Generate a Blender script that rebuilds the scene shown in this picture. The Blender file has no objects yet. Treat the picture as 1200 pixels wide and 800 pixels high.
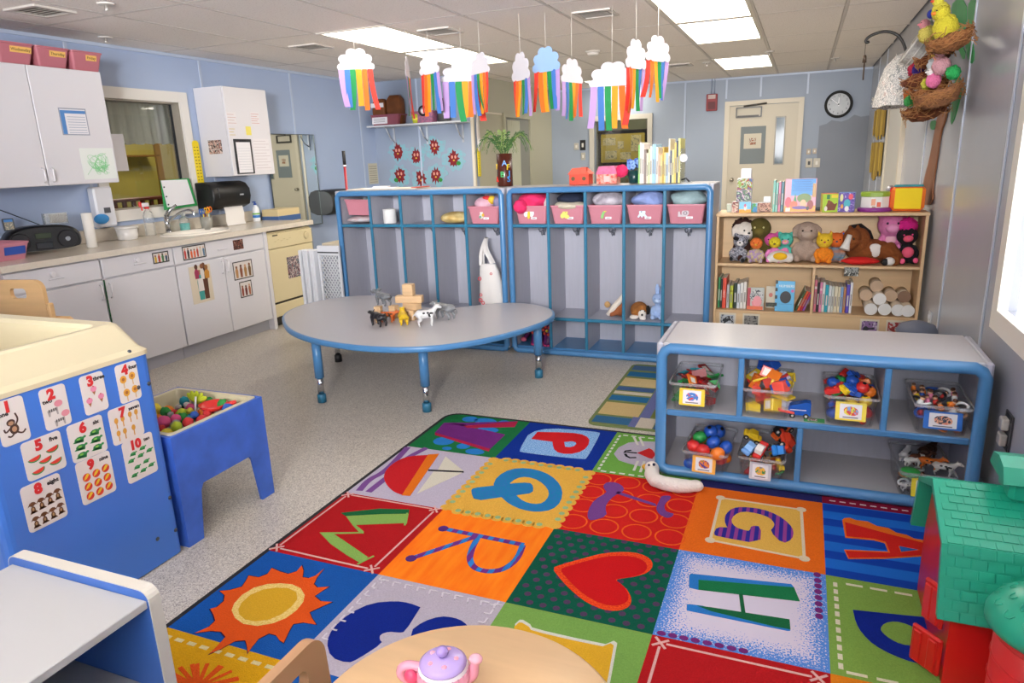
import bpy, bmesh, math, random
from mathutils import Vector, Matrix
from mathutils.geometry import tessellate_polygon
random.seed(7)
S = bpy.context.scene
COL = S.collection
PI = math.pi
# ---------------- camera, world, lights, exposure ----------------
cam = bpy.data.objects.new('camera', bpy.data.cameras.new('camera'))
COL.objects.link(cam)
cam.data.sensor_width = 36; cam.data.lens = 36*815.73/1200
def _cam():
    pitch, roll, yaw = 0.258635, 0.038788, -0.395730
    cy, sy, cp, sp = math.cos(yaw), math.sin(yaw), math.cos(pitch), math.sin(pitch)
    r = Vector((cy, -sy, 0)); f = Vector((sy*cp, cy*cp, -sp)); d = f.cross(r)
    c, s = math.cos(roll), math.sin(roll)
    R, D = c*r + s*d, -s*r + c*d
    m = Matrix((R, -D, -f)).transposed().to_4x4(); m.translation = Vector((0, 0, 1.43))
    return m
cam.matrix_world = _cam()
cam.data.clip_start = 0.05
S.camera = cam
w = bpy.data.worlds.new('world'); S.world = w; w.use_nodes = True
w.node_tree.nodes['Background'].inputs[0].default_value = (0.80, 0.88, 1.0, 1)
w.node_tree.nodes['Background'].inputs[1].default_value = 1.0
def area(name, loc, rot, sx, sy, power, col=(1, 1, 1)):
    l = bpy.data.lights.new(name, 'AREA'); l.shape = 'RECTANGLE'; l.size = sx; l.size_y = sy
    l.energy = power; l.color = col
    o = bpy.data.objects.new(name, l); COL.objects.link(o); o.location = loc; o.rotation_euler = rot
    return o
# photographer's flash: a softbox beside the camera, and two bounce heads aimed at the ceiling
area('flash_softbox', (0.05, -2.2, 2.1), (math.radians(99), 0, math.radians(17)), 0.8, 0.8, 122, (1, 0.985, 0.985)).data.spread = math.radians(70)
area('flash_bounce', (-1.3, -1.7, 1.5), (math.radians(128), 0, math.radians(14)), 1.8, 1.0, 115, (0.98, 0.98, 1)).data.spread = math.radians(100)
S.view_settings.view_transform = 'Standard'
S.view_settings.look = 'None'
S.view_settings.gamma = 1
S.view_settings.use_curve_mapping = False
S.view_settings.exposure = 0.0
PANEL_EMIT = 10.0
# ---------------- helpers ----------------
def lin(c):
    if isinstance(c, str):
        c = c.lstrip('#'); c = [int(c[i:i+2], 16) for i in (0, 2, 4)]
    o = []
    for v in c:
        v = v/255
        o.append(v/12.92 if v <= 0.04045 else ((v+0.055)/1.055)**2.4)
    return (o[0], o[1], o[2], 1)
MATS = {}
def mat(c, rough=0.5, metal=0.0, noise=None, bump=None, emit=0, trans=0, alpha=1, coat=0, grain=None, spec=0.5, c2=None):
    """colour, noise=(scale, amount) tint variation, bump=(scale, strength), grain=(sx,sy,sz,amount) streaks"""
    key = (str(c), rough, metal, noise, bump, emit, trans, alpha, coat, grain, spec, str(c2))
    if key in MATS: return MATS[key]
    m = bpy.data.materials.new('material'); m.use_nodes = True; MATS[key] = m
    nt = m.node_tree; n = nt.nodes; L = nt.links; b = n['Principled BSDF']
    b.inputs['Base Color'].default_value = lin(c); b.inputs['Roughness'].default_value = rough
    b.inputs['Metallic'].default_value = metal; b.inputs['Alpha'].default_value = alpha
    b.inputs['Transmission Weight'].default_value = trans; b.inputs['Coat Weight'].default_value = coat
    b.inputs['Specular IOR Level'].default_value = spec
    if emit:
        b.inputs['Emission Color'].default_value = lin(c); b.inputs['Emission Strength'].default_value = emit
    if noise or grain or bump:
        tc = n.new('ShaderNodeTexCoord')
    if noise or grain:
        nz = n.new('ShaderNodeTexNoise'); nz.inputs['Detail'].default_value = 4
        if grain:
            mp = n.new('ShaderNodeMapping'); mp.inputs['Scale'].default_value = grain[:3]
            L.new(tc.outputs['Object'], mp.inputs[0]); L.new(mp.outputs[0], nz.inputs[0]); nz.inputs['Scale'].default_value = 1; amt = grain[3]
        else:
            L.new(tc.outputs['Object'], nz.inputs[0]); nz.inputs['Scale'].default_value = noise[0]; amt = noise[1]
        r = n.new('ShaderNodeValToRGB')
        a = lin(c); k = 1-amt
        r.color_ramp.elements[0].position = 0.35; r.color_ramp.elements[1].position = 0.65
        r.color_ramp.elements[0].color = lin(c2) if c2 else (a[0]*k, a[1]*k, a[2]*k, 1)
        r.color_ramp.elements[1].color = a
        L.new(nz.outputs['Fac'], r.inputs[0]); L.new(r.outputs[0], b.inputs['Base Color'])
    if bump:
        nb = n.new('ShaderNodeTexNoise'); nb.inputs['Scale'].default_value = bump[0]; nb.inputs['Detail'].default_value = 3
        L.new(tc.outputs['Object'], nb.inputs[0])
        bp = n.new('ShaderNodeBump'); bp.inputs['Strength'].default_value = bump[1]; bp.inputs['Distance'].default_value = 0.01
        L.new(nb.outputs['Fac'], bp.inputs['Height']); L.new(bp.outputs[0], b.inputs['Normal'])
    return m
def printmat(cols, scale=30, rough=0.45, seed=0):
    """a printed picture: blotches of the given colours"""
    m = bpy.data.materials.new('print'); m.use_nodes = True
    nt = m.node_tree; n = nt.nodes; L = nt.links; b = n['Principled BSDF']; b.inputs['Roughness'].default_value = rough
    tc = n.new('ShaderNodeTexCoord'); mp = n.new('ShaderNodeMapping'); mp.inputs['Location'].default_value = (seed*1.7, seed*0.9, seed*2.3)
    nz = n.new('ShaderNodeTexNoise'); nz.inputs['Scale'].default_value = scale; nz.inputs['Detail'].default_value = 2.5; nz.inputs['Distortion'].default_value = 1.2
    L.new(tc.outputs['Object'], mp.inputs[0]); L.new(mp.outputs[0], nz.inputs[0])
    r = n.new('ShaderNodeValToRGB'); cr = r.color_ramp; cr.interpolation = 'CONSTANT'
    k = len(cols)
    for i, c in enumerate(cols):
        p = 0 if i == 0 else 0.33+0.34*(i-0.5)/(k-1) if k > 1 else 0
        e = cr.elements[i] if i < 2 else cr.elements.new(p)
        e.position = p; e.color = lin(c)
    L.new(nz.outputs['Fac'], r.inputs[0]); L.new(r.outputs[0], b.inputs['Base Color'])
    return m
class B:
    """collects shapes and links them as one mesh object"""
    def __init__(s, X=None): s.v = []; s.f = []; s.mi = []; s.sm = []; s.m = 0; s.X = X
    def mt(s, i): s.m = i; return s
    def at(s, X): s.X = X; return s
    def add(s, vs, fs, smooth=False):
        o = len(s.v)
        s.v += [tuple(s.X @ Vector(p)) for p in vs] if s.X is not None else [tuple(p) for p in vs]
        s.f += [tuple(i+o for i in f) for f in fs]; s.mi += [s.m]*len(fs); s.sm += [smooth]*len(fs)
        return s
    def box(s, x0, y0, z0, x1, y1, z1, r=0.0):
        x0, x1 = sorted((x0, x1)); y0, y1 = sorted((y0, y1)); z0, z1 = sorted((z0, z1))
        if r <= 0:
            vs = [(x, y, z) for x in (x0, x1) for y in (y0, y1) for z in (z0, z1)]
            return s.add(vs, [(0, 1, 3, 2), (4, 6, 7, 5), (0, 4, 5, 1), (2, 3, 7, 6), (0, 2, 6, 4), (1, 5, 7, 3)])
        r = min(r, (x1-x0)*.49, (y1-y0)*.49, (z1-z0)*.49)
        vs = []; ix = {}
        for i in (0, 1):
            for j in (0, 1):
                for k in (0, 1):
                    X = (x0, x1)[i]; Y = (y0, y1)[j]; Z = (z0, z1)[k]
                    xi = X+(r if i == 0 else -r); yi = Y+(r if j == 0 else -r); zi = Z+(r if k == 0 else -r)
                    for a, p in enumerate(((X, yi, zi), (xi, Y, zi), (xi, yi, Z))):
                        ix[i, j, k, a] = len(vs); vs.append(p)
        fs = []
        for e in (0, 1):
            fs.append([ix[e, j, k, 0] for j, k in ((0, 0), (0, 1), (1, 1), (1, 0))])
            fs.append([ix[j, e, k, 1] for j, k in ((0, 0), (0, 1), (1, 1), (1, 0))])
            fs.append([ix[j, k, e, 2] for j, k in ((0, 0), (0, 1), (1, 1), (1, 0))])
            for g in (0, 1):
                fs.append([ix[0, e, g, 1], ix[1, e, g, 1], ix[1, e, g, 2], ix[0, e, g, 2]])
                fs.append([ix[e, 0, g, 0], ix[e, 1, g, 0], ix[e, 1, g, 2], ix[e, 0, g, 2]])
                fs.append([ix[e, g, 0, 0], ix[e, g, 1, 0], ix[e, g, 1, 1], ix[e, g, 0, 1]])
                for h in (0, 1): fs.append([ix[e, g, h, a] for a in (0, 1, 2)])
        return s.add(vs, fs)
    def tube(s, pts, r, n=10, caps=True, closed=False, smooth=True):
        P = [Vector(p) for p in pts]; k = len(P)
        R = r if isinstance(r, (list, tuple)) else [r]*k
        vs = []; fs = []; nrm = None
        for i in range(k):
            if closed: t = (P[(i+1) % k]-P[i-1])
            else: t = P[min(i+1, k-1)]-P[max(i-1, 0)]
            t.normalize()
            if nrm is None: nrm = t.orthogonal().normalized()
            else:
                nrm = nrm - t*nrm.dot(t)
                nrm = nrm.normalized() if nrm.length > 1e-6 else t.orthogonal().normalized()
            bi = t.cross(nrm)
            for j in range(n):
                a = 2*PI*j/n
                vs.append(P[i]+(nrm*math.cos(a)+bi*math.sin(a))*R[i])
        for i in range(k if closed else k-1):
            i2 = (i+1) % k
            for j in range(n):
                fs.append((i*n+j, i*n+(j+1) % n, i2*n+(j+1) % n, i2*n+j))
        s.add(vs, fs, smooth)
        if caps and not closed:
            s.add(vs[:n], [tuple(range(n))]); s.add(vs[-n:], [tuple(range(n))])
        return s
    def cyl(s, p0, p1, r0, r1=None, n=16): return s.tube([p0, p1], [r0, r0 if r1 is None else r1], n)
    def lathe(s, prof, c=(0, 0, 0), n=20, smooth=True):
        vs = []; fs = []; k = len(prof)
        for (r, z) in prof:
            for j in range(n):
                a = 2*PI*j/n; vs.append((c[0]+r*math.cos(a), c[1]+r*math.sin(a), c[2]+z))
        for i in range(k-1):
            for j in range(n): fs.append((i*n+j, i*n+(j+1) % n, (i+1)*n+(j+1) % n, (i+1)*n+j))
        s.add(vs, fs, smooth)
        if prof[0][0] > 1e-5: s.add(vs[:n], [tuple(range(n))])
        if prof[-1][0] > 1e-5: s.add(vs[-n:], [tuple(range(n))])
        return s
    def sph(s, c, r, n=14, k=9, M=None):
        if not isinstance(r, (tuple, list)): r = (r, r, r)
        vs = []; fs = []
        for i in range(k+1):
            t = PI*i/k
            for j in range(n):
                a = 2*PI*j/n
                p = Vector((r[0]*math.sin(t)*math.cos(a), r[1]*math.sin(t)*math.sin(a), r[2]*math.cos(t)))
                if M is not None: p = M @ p
                vs.append(p+Vector(c))
        for i in range(k):
            for j in range(n): fs.append((i*n+j, i*n+(j+1) % n, (i+1)*n+(j+1) % n, (i+1)*n+j))
        return s.add(vs, fs, True)
    def ext(s, loops, d0, d1, M=None):
        """polygon with holes in a plane, extruded from d0 to d1 along its normal; M maps (u,v,w) to the world"""
        if not isinstance(loops[0][0], (tuple, list)): loops = [loops]
        flat = [p for l in loops for p in l]; k = len(flat)
        tris = tessellate_polygon([[Vector((p[0], p[1], 0)) for p in l] for l in loops])
        vs = [Vector((p[0], p[1], d0)) for p in flat]+[Vector((p[0], p[1], d1)) for p in flat]
        fs = [tuple(t) for t in tris]+[tuple(i+k for i in t) for t in tris]
        o = 0
        for l in loops:
            m = len(l)
            for i in range(m): fs.append((o+i, o+(i+1) % m, o+(i+1) % m+k, o+i+k))
            o += m
        if M is not None: vs = [M @ v for v in vs]
        return s.add(vs, fs)
    def flat(s, loops, z):
        if not isinstance(loops[0][0], (tuple, list)): loops = [loops]
        flat = [p for l in loops for p in l]
        tris = tessellate_polygon([[Vector((p[0], p[1], 0)) for p in l] for l in loops])
        return s.add([(p[0], p[1], z) for p in flat], [tuple(t) for t in tris])
    def build(s, name, mats, parent=None, local=False, label=None, kind=None, remesh=0, sub=0):
        me = bpy.data.meshes.new(name)
        vs = s.v
        if parent is not None and not local:
            l = WLOC.get(parent.name, Vector((0, 0, 0))); vs = [(v[0]-l.x, v[1]-l.y, v[2]-l.z) for v in vs]
        me.from_pydata([tuple(v) for v in vs], [], s.f)
        if not isinstance(mats, (list, tuple)): mats = [mats]
        for m in mats: me.materials.append(m)
        me.polygons.foreach_set('material_index', s.mi); me.polygons.foreach_set('use_smooth', s.sm)
        bm = bmesh.new(); bm.from_mesh(me); bmesh.ops.remove_doubles(bm, verts=bm.verts, dist=1e-6)
        bmesh.ops.recalc_face_normals(bm, faces=bm.faces); bm.to_mesh(me); bm.free()
        o = bpy.data.objects.new(name, me); COL.objects.link(o)
        if parent is not None:
            o.parent = parent
            l = WLOC.get(parent.name, Vector((0, 0, 0))); WLOC[o.name] = Vector((0, 0, 0)) if local else l
        if label: o['label'] = label
        if kind: o['kind'] = kind
        if remesh:
            md = o.modifiers.new('blend', 'REMESH'); md.mode = 'VOXEL'; md.voxel_size = remesh; md.use_smooth_shade = True
            ms = o.modifiers.new('smooth', 'SMOOTH'); ms.factor = 0.5; ms.iterations = 4
        if sub:
            md = o.modifiers.new('sub', 'SUBSURF'); md.levels = sub; md.render_levels = sub
        return o
WLOC = {}
def thing(name, label, cat, loc=(0, 0, 0), group=None, rz=0):
    o = bpy.data.objects.new(name, None); COL.objects.link(o); o.location = loc; o.rotation_euler = (0, 0, rz)
    o.empty_display_size = 0.05
    WLOC[o.name] = Vector(loc); return tag(o, label, cat, group)
def tag(o, label, cat, group=None):
    o['label'] = label; o['category'] = cat
    if group: o['group'] = group
    return o
def struct(o): o['kind'] = 'structure'; return o
def root(name, loc=(0, 0, 0)):
    o = bpy.data.objects.new(name, None); COL.objects.link(o); o.location = loc; WLOC[o.name] = Vector(loc); o['kind'] = 'structure'; return o
def dup(src, loc, label, rz=0, group=None, scale=1):
    """a copy of a thing with copies of its parts and sub-parts"""
    r = src.copy(); COL.objects.link(r); r.location = loc; r.rotation_euler = (0, 0, rz); r.scale = (scale,)*3
    r['label'] = label; WLOC[r.name] = Vector(loc)
    if group: r['group'] = group
    for ch in KIDS.get(src.name, list(src.children)):
        c = ch.copy(); COL.objects.link(c); c.parent = r
        for g in list(ch.children):
            d = g.copy(); COL.objects.link(d); d.parent = c
    return r
KIDS = {}
def share(src, name, parent, X):
    """another piece with the same mesh"""
    o = bpy.data.objects.new(name, src.data); COL.objects.link(o); o.parent = parent; o.matrix_local = X
    return o
def textbm(txt, size, mat_, name, parent, M, depth=0.0005, local=False, label=None, bold=0):
    cu = bpy.data.curves.new('t', 'FONT'); cu.body = txt; cu.size = size; cu.align_x = 'CENTER'; cu.align_y = 'CENTER'
    cu.extrude = depth; cu.offset = bold; cu.resolution_u = 3
    ob = bpy.data.objects.new('t', cu); COL.objects.link(ob)
    bpy.context.view_layer.update()
    me = bpy.data.meshes.new_from_object(ob); bpy.data.objects.remove(ob); bpy.data.curves.remove(cu)
    me.transform(M)
    if parent is not None and not local:
        me.transform(Matrix.Translation(-WLOC.get(parent.name, Vector((0, 0, 0)))))
    me.materials.clear(); me.materials.append(mat_)
    o = bpy.data.objects.new(name, me); COL.objects.link(o)
    if parent is not None: o.parent = parent
    if label: o['label'] = label
    return o
def plane_M(o, u, v):
    """matrix mapping (u,v,w) in a plane at origin o with axes u and v to the world"""
    u = Vector(u).normalized(); v = Vector(v); v = (v-u*v.dot(u)).normalized(); n = u.cross(v)
    m = Matrix((u, v, n)).transposed().to_4x4(); m.translation = Vector(o); return m
def circ(cx, cy, rx, ry=None, n=20, a0=0):
    ry = rx if ry is None else ry
    return [(cx+rx*math.cos(a0+2*PI*i/n), cy+ry*math.sin(a0+2*PI*i/n)) for i in range(n)]
def rrect(x0, y0, x1, y1, r, n=4):
    p = []
    for cx, cy, a in ((x1-r, y1-r, 0), (x0+r, y1-r, 90), (x0+r, y0+r, 180), (x1-r, y0+r, 270)):
        for i in range(n+1):
            t = math.radians(a+90*i/n); p.append((cx+r*math.cos(t), cy+r*math.sin(t)))
    return p
def smoothloop(p, it=2):
    for _ in range(it):
        q = []
        for i in range(len(p)):
            a, b = p[i], p[(i+1) % len(p)]
            q += [tuple(a[k]*.75+b[k]*.25 for k in range(len(a))), tuple(a[k]*.25+b[k]*.75 for k in range(len(a)))]
        p = q
    return p
def smoothpath(p, it=2):
    for _ in range(it):
        q = [p[0]]
        for a, b in zip(p, p[1:]):
            q += [tuple(a[k]*.75+b[k]*.25 for k in range(len(a))), tuple(a[k]*.25+b[k]*.75 for k in range(len(a)))]
        p = q+[p[-1]]
    return p
def band(path, wd):
    """outline of a stroke of width wd along a 2D path"""
    l = []; r = []
    for i, p in enumerate(path):
        a = path[max(i-1, 0)]; b = path[min(i+1, len(path)-1)]
        d = Vector((b[0]-a[0], b[1]-a[1])); d = d.normalized() if d.length > 0 else Vector((1, 0)); n = Vector((-d.y, d.x))*wd/2
        l.append((p[0]+n.x, p[1]+n.y)); r.append((p[0]-n.x, p[1]-n.y))
    return l+r[::-1]
WHITE = mat('#e6e4e8', 0.4)
# ---------------- the room ----------------
XL, XR, YB, YF, ZC = -4.98, 0.745, 10.6, -2.4, 2.38
def floormat():
    m = bpy.data.materials.new('speckled_vinyl'); m.use_nodes = True
    nt = m.node_tree; n = nt.nodes; L = nt.links; b = n['Principled BSDF']; b.inputs['Roughness'].default_value = 0.30
    tc = n.new('ShaderNodeTexCoord')
    v = n.new('ShaderNodeTexVoronoi'); v.inputs['Scale'].default_value = 260; L.new(tc.outputs['Object'], v.inputs[0])
    r = n.new('ShaderNodeValToRGB'); cr = r.color_ramp; cr.interpolation = 'CONSTANT'
    cols = ['#c0b8ac', '#cac2b6', '#a8a096', '#d2cbbf', '#bcb4a8', '#dad4c9', '#c6beb2', '#958f88']
    for i, c in enumerate(cols):
        e = cr.elements[i] if i < 2 else cr.elements.new(i/8)
        e.position = i/8; e.color = lin(c)
    sp = n.new('ShaderNodeSeparateColor'); L.new(v.outputs['Color'], sp.inputs[0]); L.new(sp.outputs[0], r.inputs[0])
    L.new(r.outputs[0], b.inputs['Base Color'])
    return m
def tilemat():
    m = bpy.data.materials.new('acoustic_tile'); m.use_nodes = True
    nt = m.node_tree; n = nt.nodes; L = nt.links; b = n['Principled BSDF']; b.inputs['Roughness'].default_value = 0.9
    tc = n.new('ShaderNodeTexCoord'); v = n.new('ShaderNodeTexNoise'); v.inputs['Scale'].default_value = 90; v.inputs['Detail'].default_value = 3
    L.new(tc.outputs['Object'], v.inputs[0]); r = n.new('ShaderNodeValToRGB')
    r.color_ramp.elements[0].position = 0.32; r.color_ramp.elements[0].color = lin('#d6cfc9'); r.color_ramp.elements[1].position = 0.42; r.color_ramp.elements[1].color = lin('#efe9e4')
    L.new(v.outputs['Fac'], r.inputs[0]); L.new(r.outputs[0], b.inputs['Base Color']); return m
M_FLOOR = floormat(); M_TILE = tilemat()
M_WALL = mat('#a9bad8', 0.42, noise=(1.1, 0.05)); M_WALLR = mat('#b0b3bd', 0.24, noise=(1.4, 0.06), bump=(2.5, 0.05))
M_WALLB = mat('#9fabbd', 0.5, noise=(1.0, 0.05)); M_BATTEN = mat('#b9c6db', 0.35); M_OLIVE = mat('#b3b09a', 0.55)
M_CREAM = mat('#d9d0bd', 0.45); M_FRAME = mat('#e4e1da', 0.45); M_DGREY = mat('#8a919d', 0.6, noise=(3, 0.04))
floor = B().box(XL-2.6, YF-.1, -0.12, 1.2, 12.3, 0).build('floor', M_FLOOR); struct(floor)
ceil = root('ceiling', (0, 0, ZC))
B().box(XL-2.6, YF-.1, ZC+0.03, 1.2, 12.3, ZC+0.1).build('plenum', M_TILE, ceil)
GX = [-0.40+0.61*i for i in range(-9, 3)]; GY = [4.66+1.22*j for j in range(-6, 6)]
g = B()
for x in GX[1:]: g.box(x-.011, YF, ZC-.004, x+.011, YB, ZC+.028)
for y in GY: g.box(XL, y-.011, ZC-.0035, XR, y+.011, ZC+.028)
g.build('grid_bars', mat('#cfc8c2', 0.5), ceil)
LIGHTS = [(-3.45, 4.66), (-3.45, 5.88), (-1.01, 4.66), (-1.01, 5.88), (-1.01, 8.32), (-2.84, 9.54)]
tile = B().box(-.292, -.597, 0, .292, .597, .012, .004)
t0 = None
for i in range(len(GX)):
    for j in range(len(GY)-1):
        x, y = GX[i], GY[j]
        if any(abs(x-a) < .1 and abs(y-b_) < .1 for a, b_ in LIGHTS): continue
        x1 = min(x+.61, XR); x0 = max(x, XL)
        if x1-x0 < .1: continue
        if t0 is None: t0 = tile.build('ceiling_tile', M_TILE, ceil, local=True); o = t0
        else: o = share(t0, 'ceiling_tile', ceil, Matrix())
        o.matrix_local = Matrix.Translation(((x0+x1)/2, y+.61, -.003)) @ Matrix.Diagonal(((x1-x0-.026)/.584, 1, 1, 1))
        if y+.61 > YB: bpy.data.objects.remove(o)
# panelled walls: left (with the window opening), right, back, box room, front
WY0, WY1, WZ0, WZ1 = 3.93, 4.74, 1.14, 1.985
wl = root('wall_left')
b = B(); b.box(XL-.12, YF, 0, XL, WY0, ZC+.03); b.box(XL-.12, WY1, 0, XL, 7.75, ZC+.03)
b.box(XL-.12, WY0, 0, XL, WY1, WZ0); b.box(XL-.12, WY0, WZ1, XL, WY1, ZC+.03)
b.build('wall_panel', M_WALL, wl)
for y in (1.35, 2.57, 3.79, 5.03, 6.23, 7.45): B().box(XL, y-.014, 0.1, XL+.006, y+.014, ZC, .002).build('batten', M_BATTEN, wl)
wr = root('wall_right')
RW0, RW1, RZ0, RZ1 = 1.45, 3.07, 0.80, 1.75
b = B(); b.box(XR, YF, 0, XR+.12, RW0, ZC+.03); b.box(XR, RW1, 0, XR+.12, YB, ZC+.03)
b.box(XR, RW0, 0, XR+.12, RW1, RZ0); b.box(XR, RW0, RZ1, XR+.12, RW1, ZC+.03); b.build('wall_panel', M_WALLR, wr)
for y in (1.0, 2.2, 3.41, 4.36, 5.56, 8.75, 9.6): B().box(XR-.006, y-.013, 0.1, XR, y+.013, ZC, .002).build('batten', mat('#c3cad8', 0.3), wr)
wb = root('wall_back')
BW0, BW1, BZ0, BZ1 = -2.955, -2.15, 0.95, 1.90
b = B(); b.box(-3.63, YB, 0, BW0, YB+.12, ZC+.03); b.box(BW1, YB, 0, XR, YB+.12, ZC+.03)
b.box(BW0, YB, 0, BW1, YB+.12, BZ0); b.box(BW0, YB, BZ1, BW1, YB+.12, ZC+.03); b.build('wall_panel', M_WALLB, wb)
for x in (-1.62, -1.06, -0.61, -0.02): B().box(x-.013, YB-.006, 2.1 if -1.1 < x < 0 else .1, x+.013, YB, ZC, .002).build('batten', M_BATTEN, wb)
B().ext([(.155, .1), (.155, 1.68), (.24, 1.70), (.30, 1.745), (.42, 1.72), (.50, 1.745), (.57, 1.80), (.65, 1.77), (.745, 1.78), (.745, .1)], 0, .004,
        plane_M((0, YB, 0), (1, 0, 0), (0, 0, 1))).build('grey_patch', M_DGREY, wb, label='darker grey wall patch')  # flat darker grey area with an uneven top edge, laid on the wall
wx = root('wall_inner')
b = B(); b.box(XL, 7.75, 0, -3.63, 7.87, ZC+.03); b.build('wall_panel', mat('#98a5ba', .42, noise=(1.1, .05)), wx)
b = B(); b.box(-3.75, 7.87, 0, -3.63, YB, ZC+.03); b.build('side_panel', M_OLIVE, wx, label='olive beige side wall panel')
for x in (-4.35,): B().box(x-.012, 7.744, .1, x+.012, 7.75, ZC, .002).build('batten', M_BATTEN, wx)
B().box(-3.63, 7.78, 1.955, -3.618, 8.62, 1.975).build('rail', M_CREAM, wx)
B().box(-3.655, 7.743, .0, -3.622, 7.78, ZC).build('corner_strip', M_CREAM, wx)
wf = B().box(XL-.12, YF-.12, 0, XR+.12, YF, ZC+.03).build('wall_front', M_WALL); struct(wf)
for nm, bx in (('baseboard_left', (XL, 5.6, 0, XL+.012, 7.75, .1)), ('baseboard_right', (XR-.012, YF, 0, XR, YB, .1)), ('baseboard_back', (-3.63, YB-.012, 0, XR, YB, .1))):
    struct(B().box(*bx).build(nm, mat('#8e95a0', .5)))
struct(B().box(XL, YF, 2.352, XL+.015, 7.75, ZC-.004).build('trim_1', M_BATTEN)); struct(B().box(-3.63, YB-.015, 2.352, XR, YB, ZC-.004).build('trim_2', M_BATTEN))
# ceiling light troffers
M_LAMP = mat('#fff6e6', 0.4, emit=PANEL_EMIT)
names = ['far half of the left ceiling light pair', '']
lab = ['near fluorescent ceiling panel of the left pair', 'far fluorescent ceiling panel of the left pair above clouds', 'near fluorescent ceiling panel of the right pair',
       'far fluorescent ceiling panel of the right pair', 'small looking fluorescent ceiling panel nearest the back door', 
 'fluorescent ceiling panel by the inner wall']
for (x, y), l in zip(LIGHTS, lab):
    r = thing('ceiling_light', l, 'ceiling light', (x+.305, y+.61, ZC), 'ceiling light panels')
    fr = B(); fr.ext([rrect(-.3, -.605, .3, .605, .002, 1), rrect(-.272, -.566, .272, .566, .002, 1)], -.008, .02); fr.build('frame', mat('#d8d2c6', .4), r, local=True)
    B().box(-.283, -.588, .0, .283, .588, .006).build('diffuser', M_LAMP, r, local=True)
# vents, smoke detector, sprinklers
def vent(x, y, l, n=6, s=.27):
    r = thing('ceiling_vent', l, 'vent', (x, y, ZC-.006), 'ceiling air vents')
    B().ext([rrect(-s/2, -s/2, s/2, s/2, .004, 1), rrect(-s/2+.03, -s/2+.03, s/2-.03, s/2-.03, .004, 1)], -.008, .004).build('frame', mat('#c9c3bb', .4), r, local=True)
    B().box(-s/2+.03, -s/2+.03, .002, s/2-.03, s/2-.03, .004).build('backing', mat('#7c766e', .8), r, local=True)
    sl = B().box(-s/2+.03, -.006, -.003, s/2-.03, .006, .0, .001)
    o = sl.build('slat', mat('#bdb6ad', .4), r, local=True)
    for i in range(n):
        p = o if i == 0 else share(o, 'slat', r, Matrix())
        p.matrix_local = Matrix.Translation((0, -s/2+.045+(s-.09)*i/(n-1), 0)) @ Matrix.Rotation(.5, 4, 'X')
vent(-4.26, 3.13, 'square ceiling vent above the left upper cabinet'); vent(-1.41, 5.12, 'square ceiling vent above the hanging clouds'); vent(-2.62, 5.10, 'square ceiling vent beside the left light pair')
vent(-3.84, 5.13, 'square ceiling vent left of the left light pair'); vent(-1.39, 8.62, 'far square ceiling vent before the back wall')
t = thing('smoke_detector', 'round white smoke detector on the ceiling', 'smoke detector', (-1.93, 6.9, ZC))
B().lathe([(.02, -.045), (.05, -.04), (.062, -.02)], n=20).build('sensor', mat('#d5d0ca', .4), t, local=True); B().lathe([(.062, -.02), (.075, -.012), (.075, -.003)], n=20).build('base', mat('#c9c3bb', .4), t, local=True)
for x, y, l in ((-3.8, 3.2, 'yellowed ceiling sprinkler head near the top left'), (-4.73, 3.93, 'ceiling sprinkler head above left window'), (-1.09, 8.6, 'square white ceiling sensor by the far vent'), (-.4, 8.1, 'ceiling sprinkler head near far light panel'), (.25, 9.2, 'ceiling sprinkler head above the clock')):
    t = thing('sprinkler', l, 'sprinkler', (x, y, ZC))
    B().lathe([(.045, -.012), (.05, -.003)], n=16).build('plate', mat('#d5d0ca', .4), t, local=True); B().lathe([(.004, -.045), (.016, -.04), (.01, -.03), (.008, -.012)], n=12).build('head', mat('#cfcac4', .3, .6), t, local=True)
# left window to the next room
wn = root('window_1')
def frame_x(x, y0, z0, y1, z1, wd, d, m, parent, name='window_frame'):
    B().ext([[(y0-wd, z0-wd), (y1+wd, z0-wd), (y1+wd, z1+wd), (y0-wd, z1+wd)], [(y0, z0), (y1, z0), (y1, z1), (y0, z1)]], 0, d, plane_M((x, 0, 0), (0, 1, 0), (0, 0, 1))).build(name, m, parent)
frame_x(XL-.002, WY0, WZ0, WY1, WZ1, .085, .022, M_FRAME, wn)
b = B(); b.box(XL-.12, WY0, WZ0-.001, XL, WY0+.012, WZ1); b.box(XL-.12, WY1-.012, WZ0, XL, WY1, WZ1); b.box(XL-.12, WY0, WZ1-.012, XL, WY1, WZ1); b.box(XL-.12, WY0, WZ0, XL, WY1, WZ0+.012); b.build('jamb', mat('#9d9689', .5), wn)
B().box(XL-.09, WY0+.012, WZ0+.012, XL-.084, WY1-.012, WZ1-.012).build('pane', mat('#ffffff', 0.02, trans=1, spec=.5), wn)
B().box(XL-.084, WY1-.03, WZ0+.012, XL-.074, WY1-.012, WZ1-.012).build('gasket', mat('#20252c', .4), wn)
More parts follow.
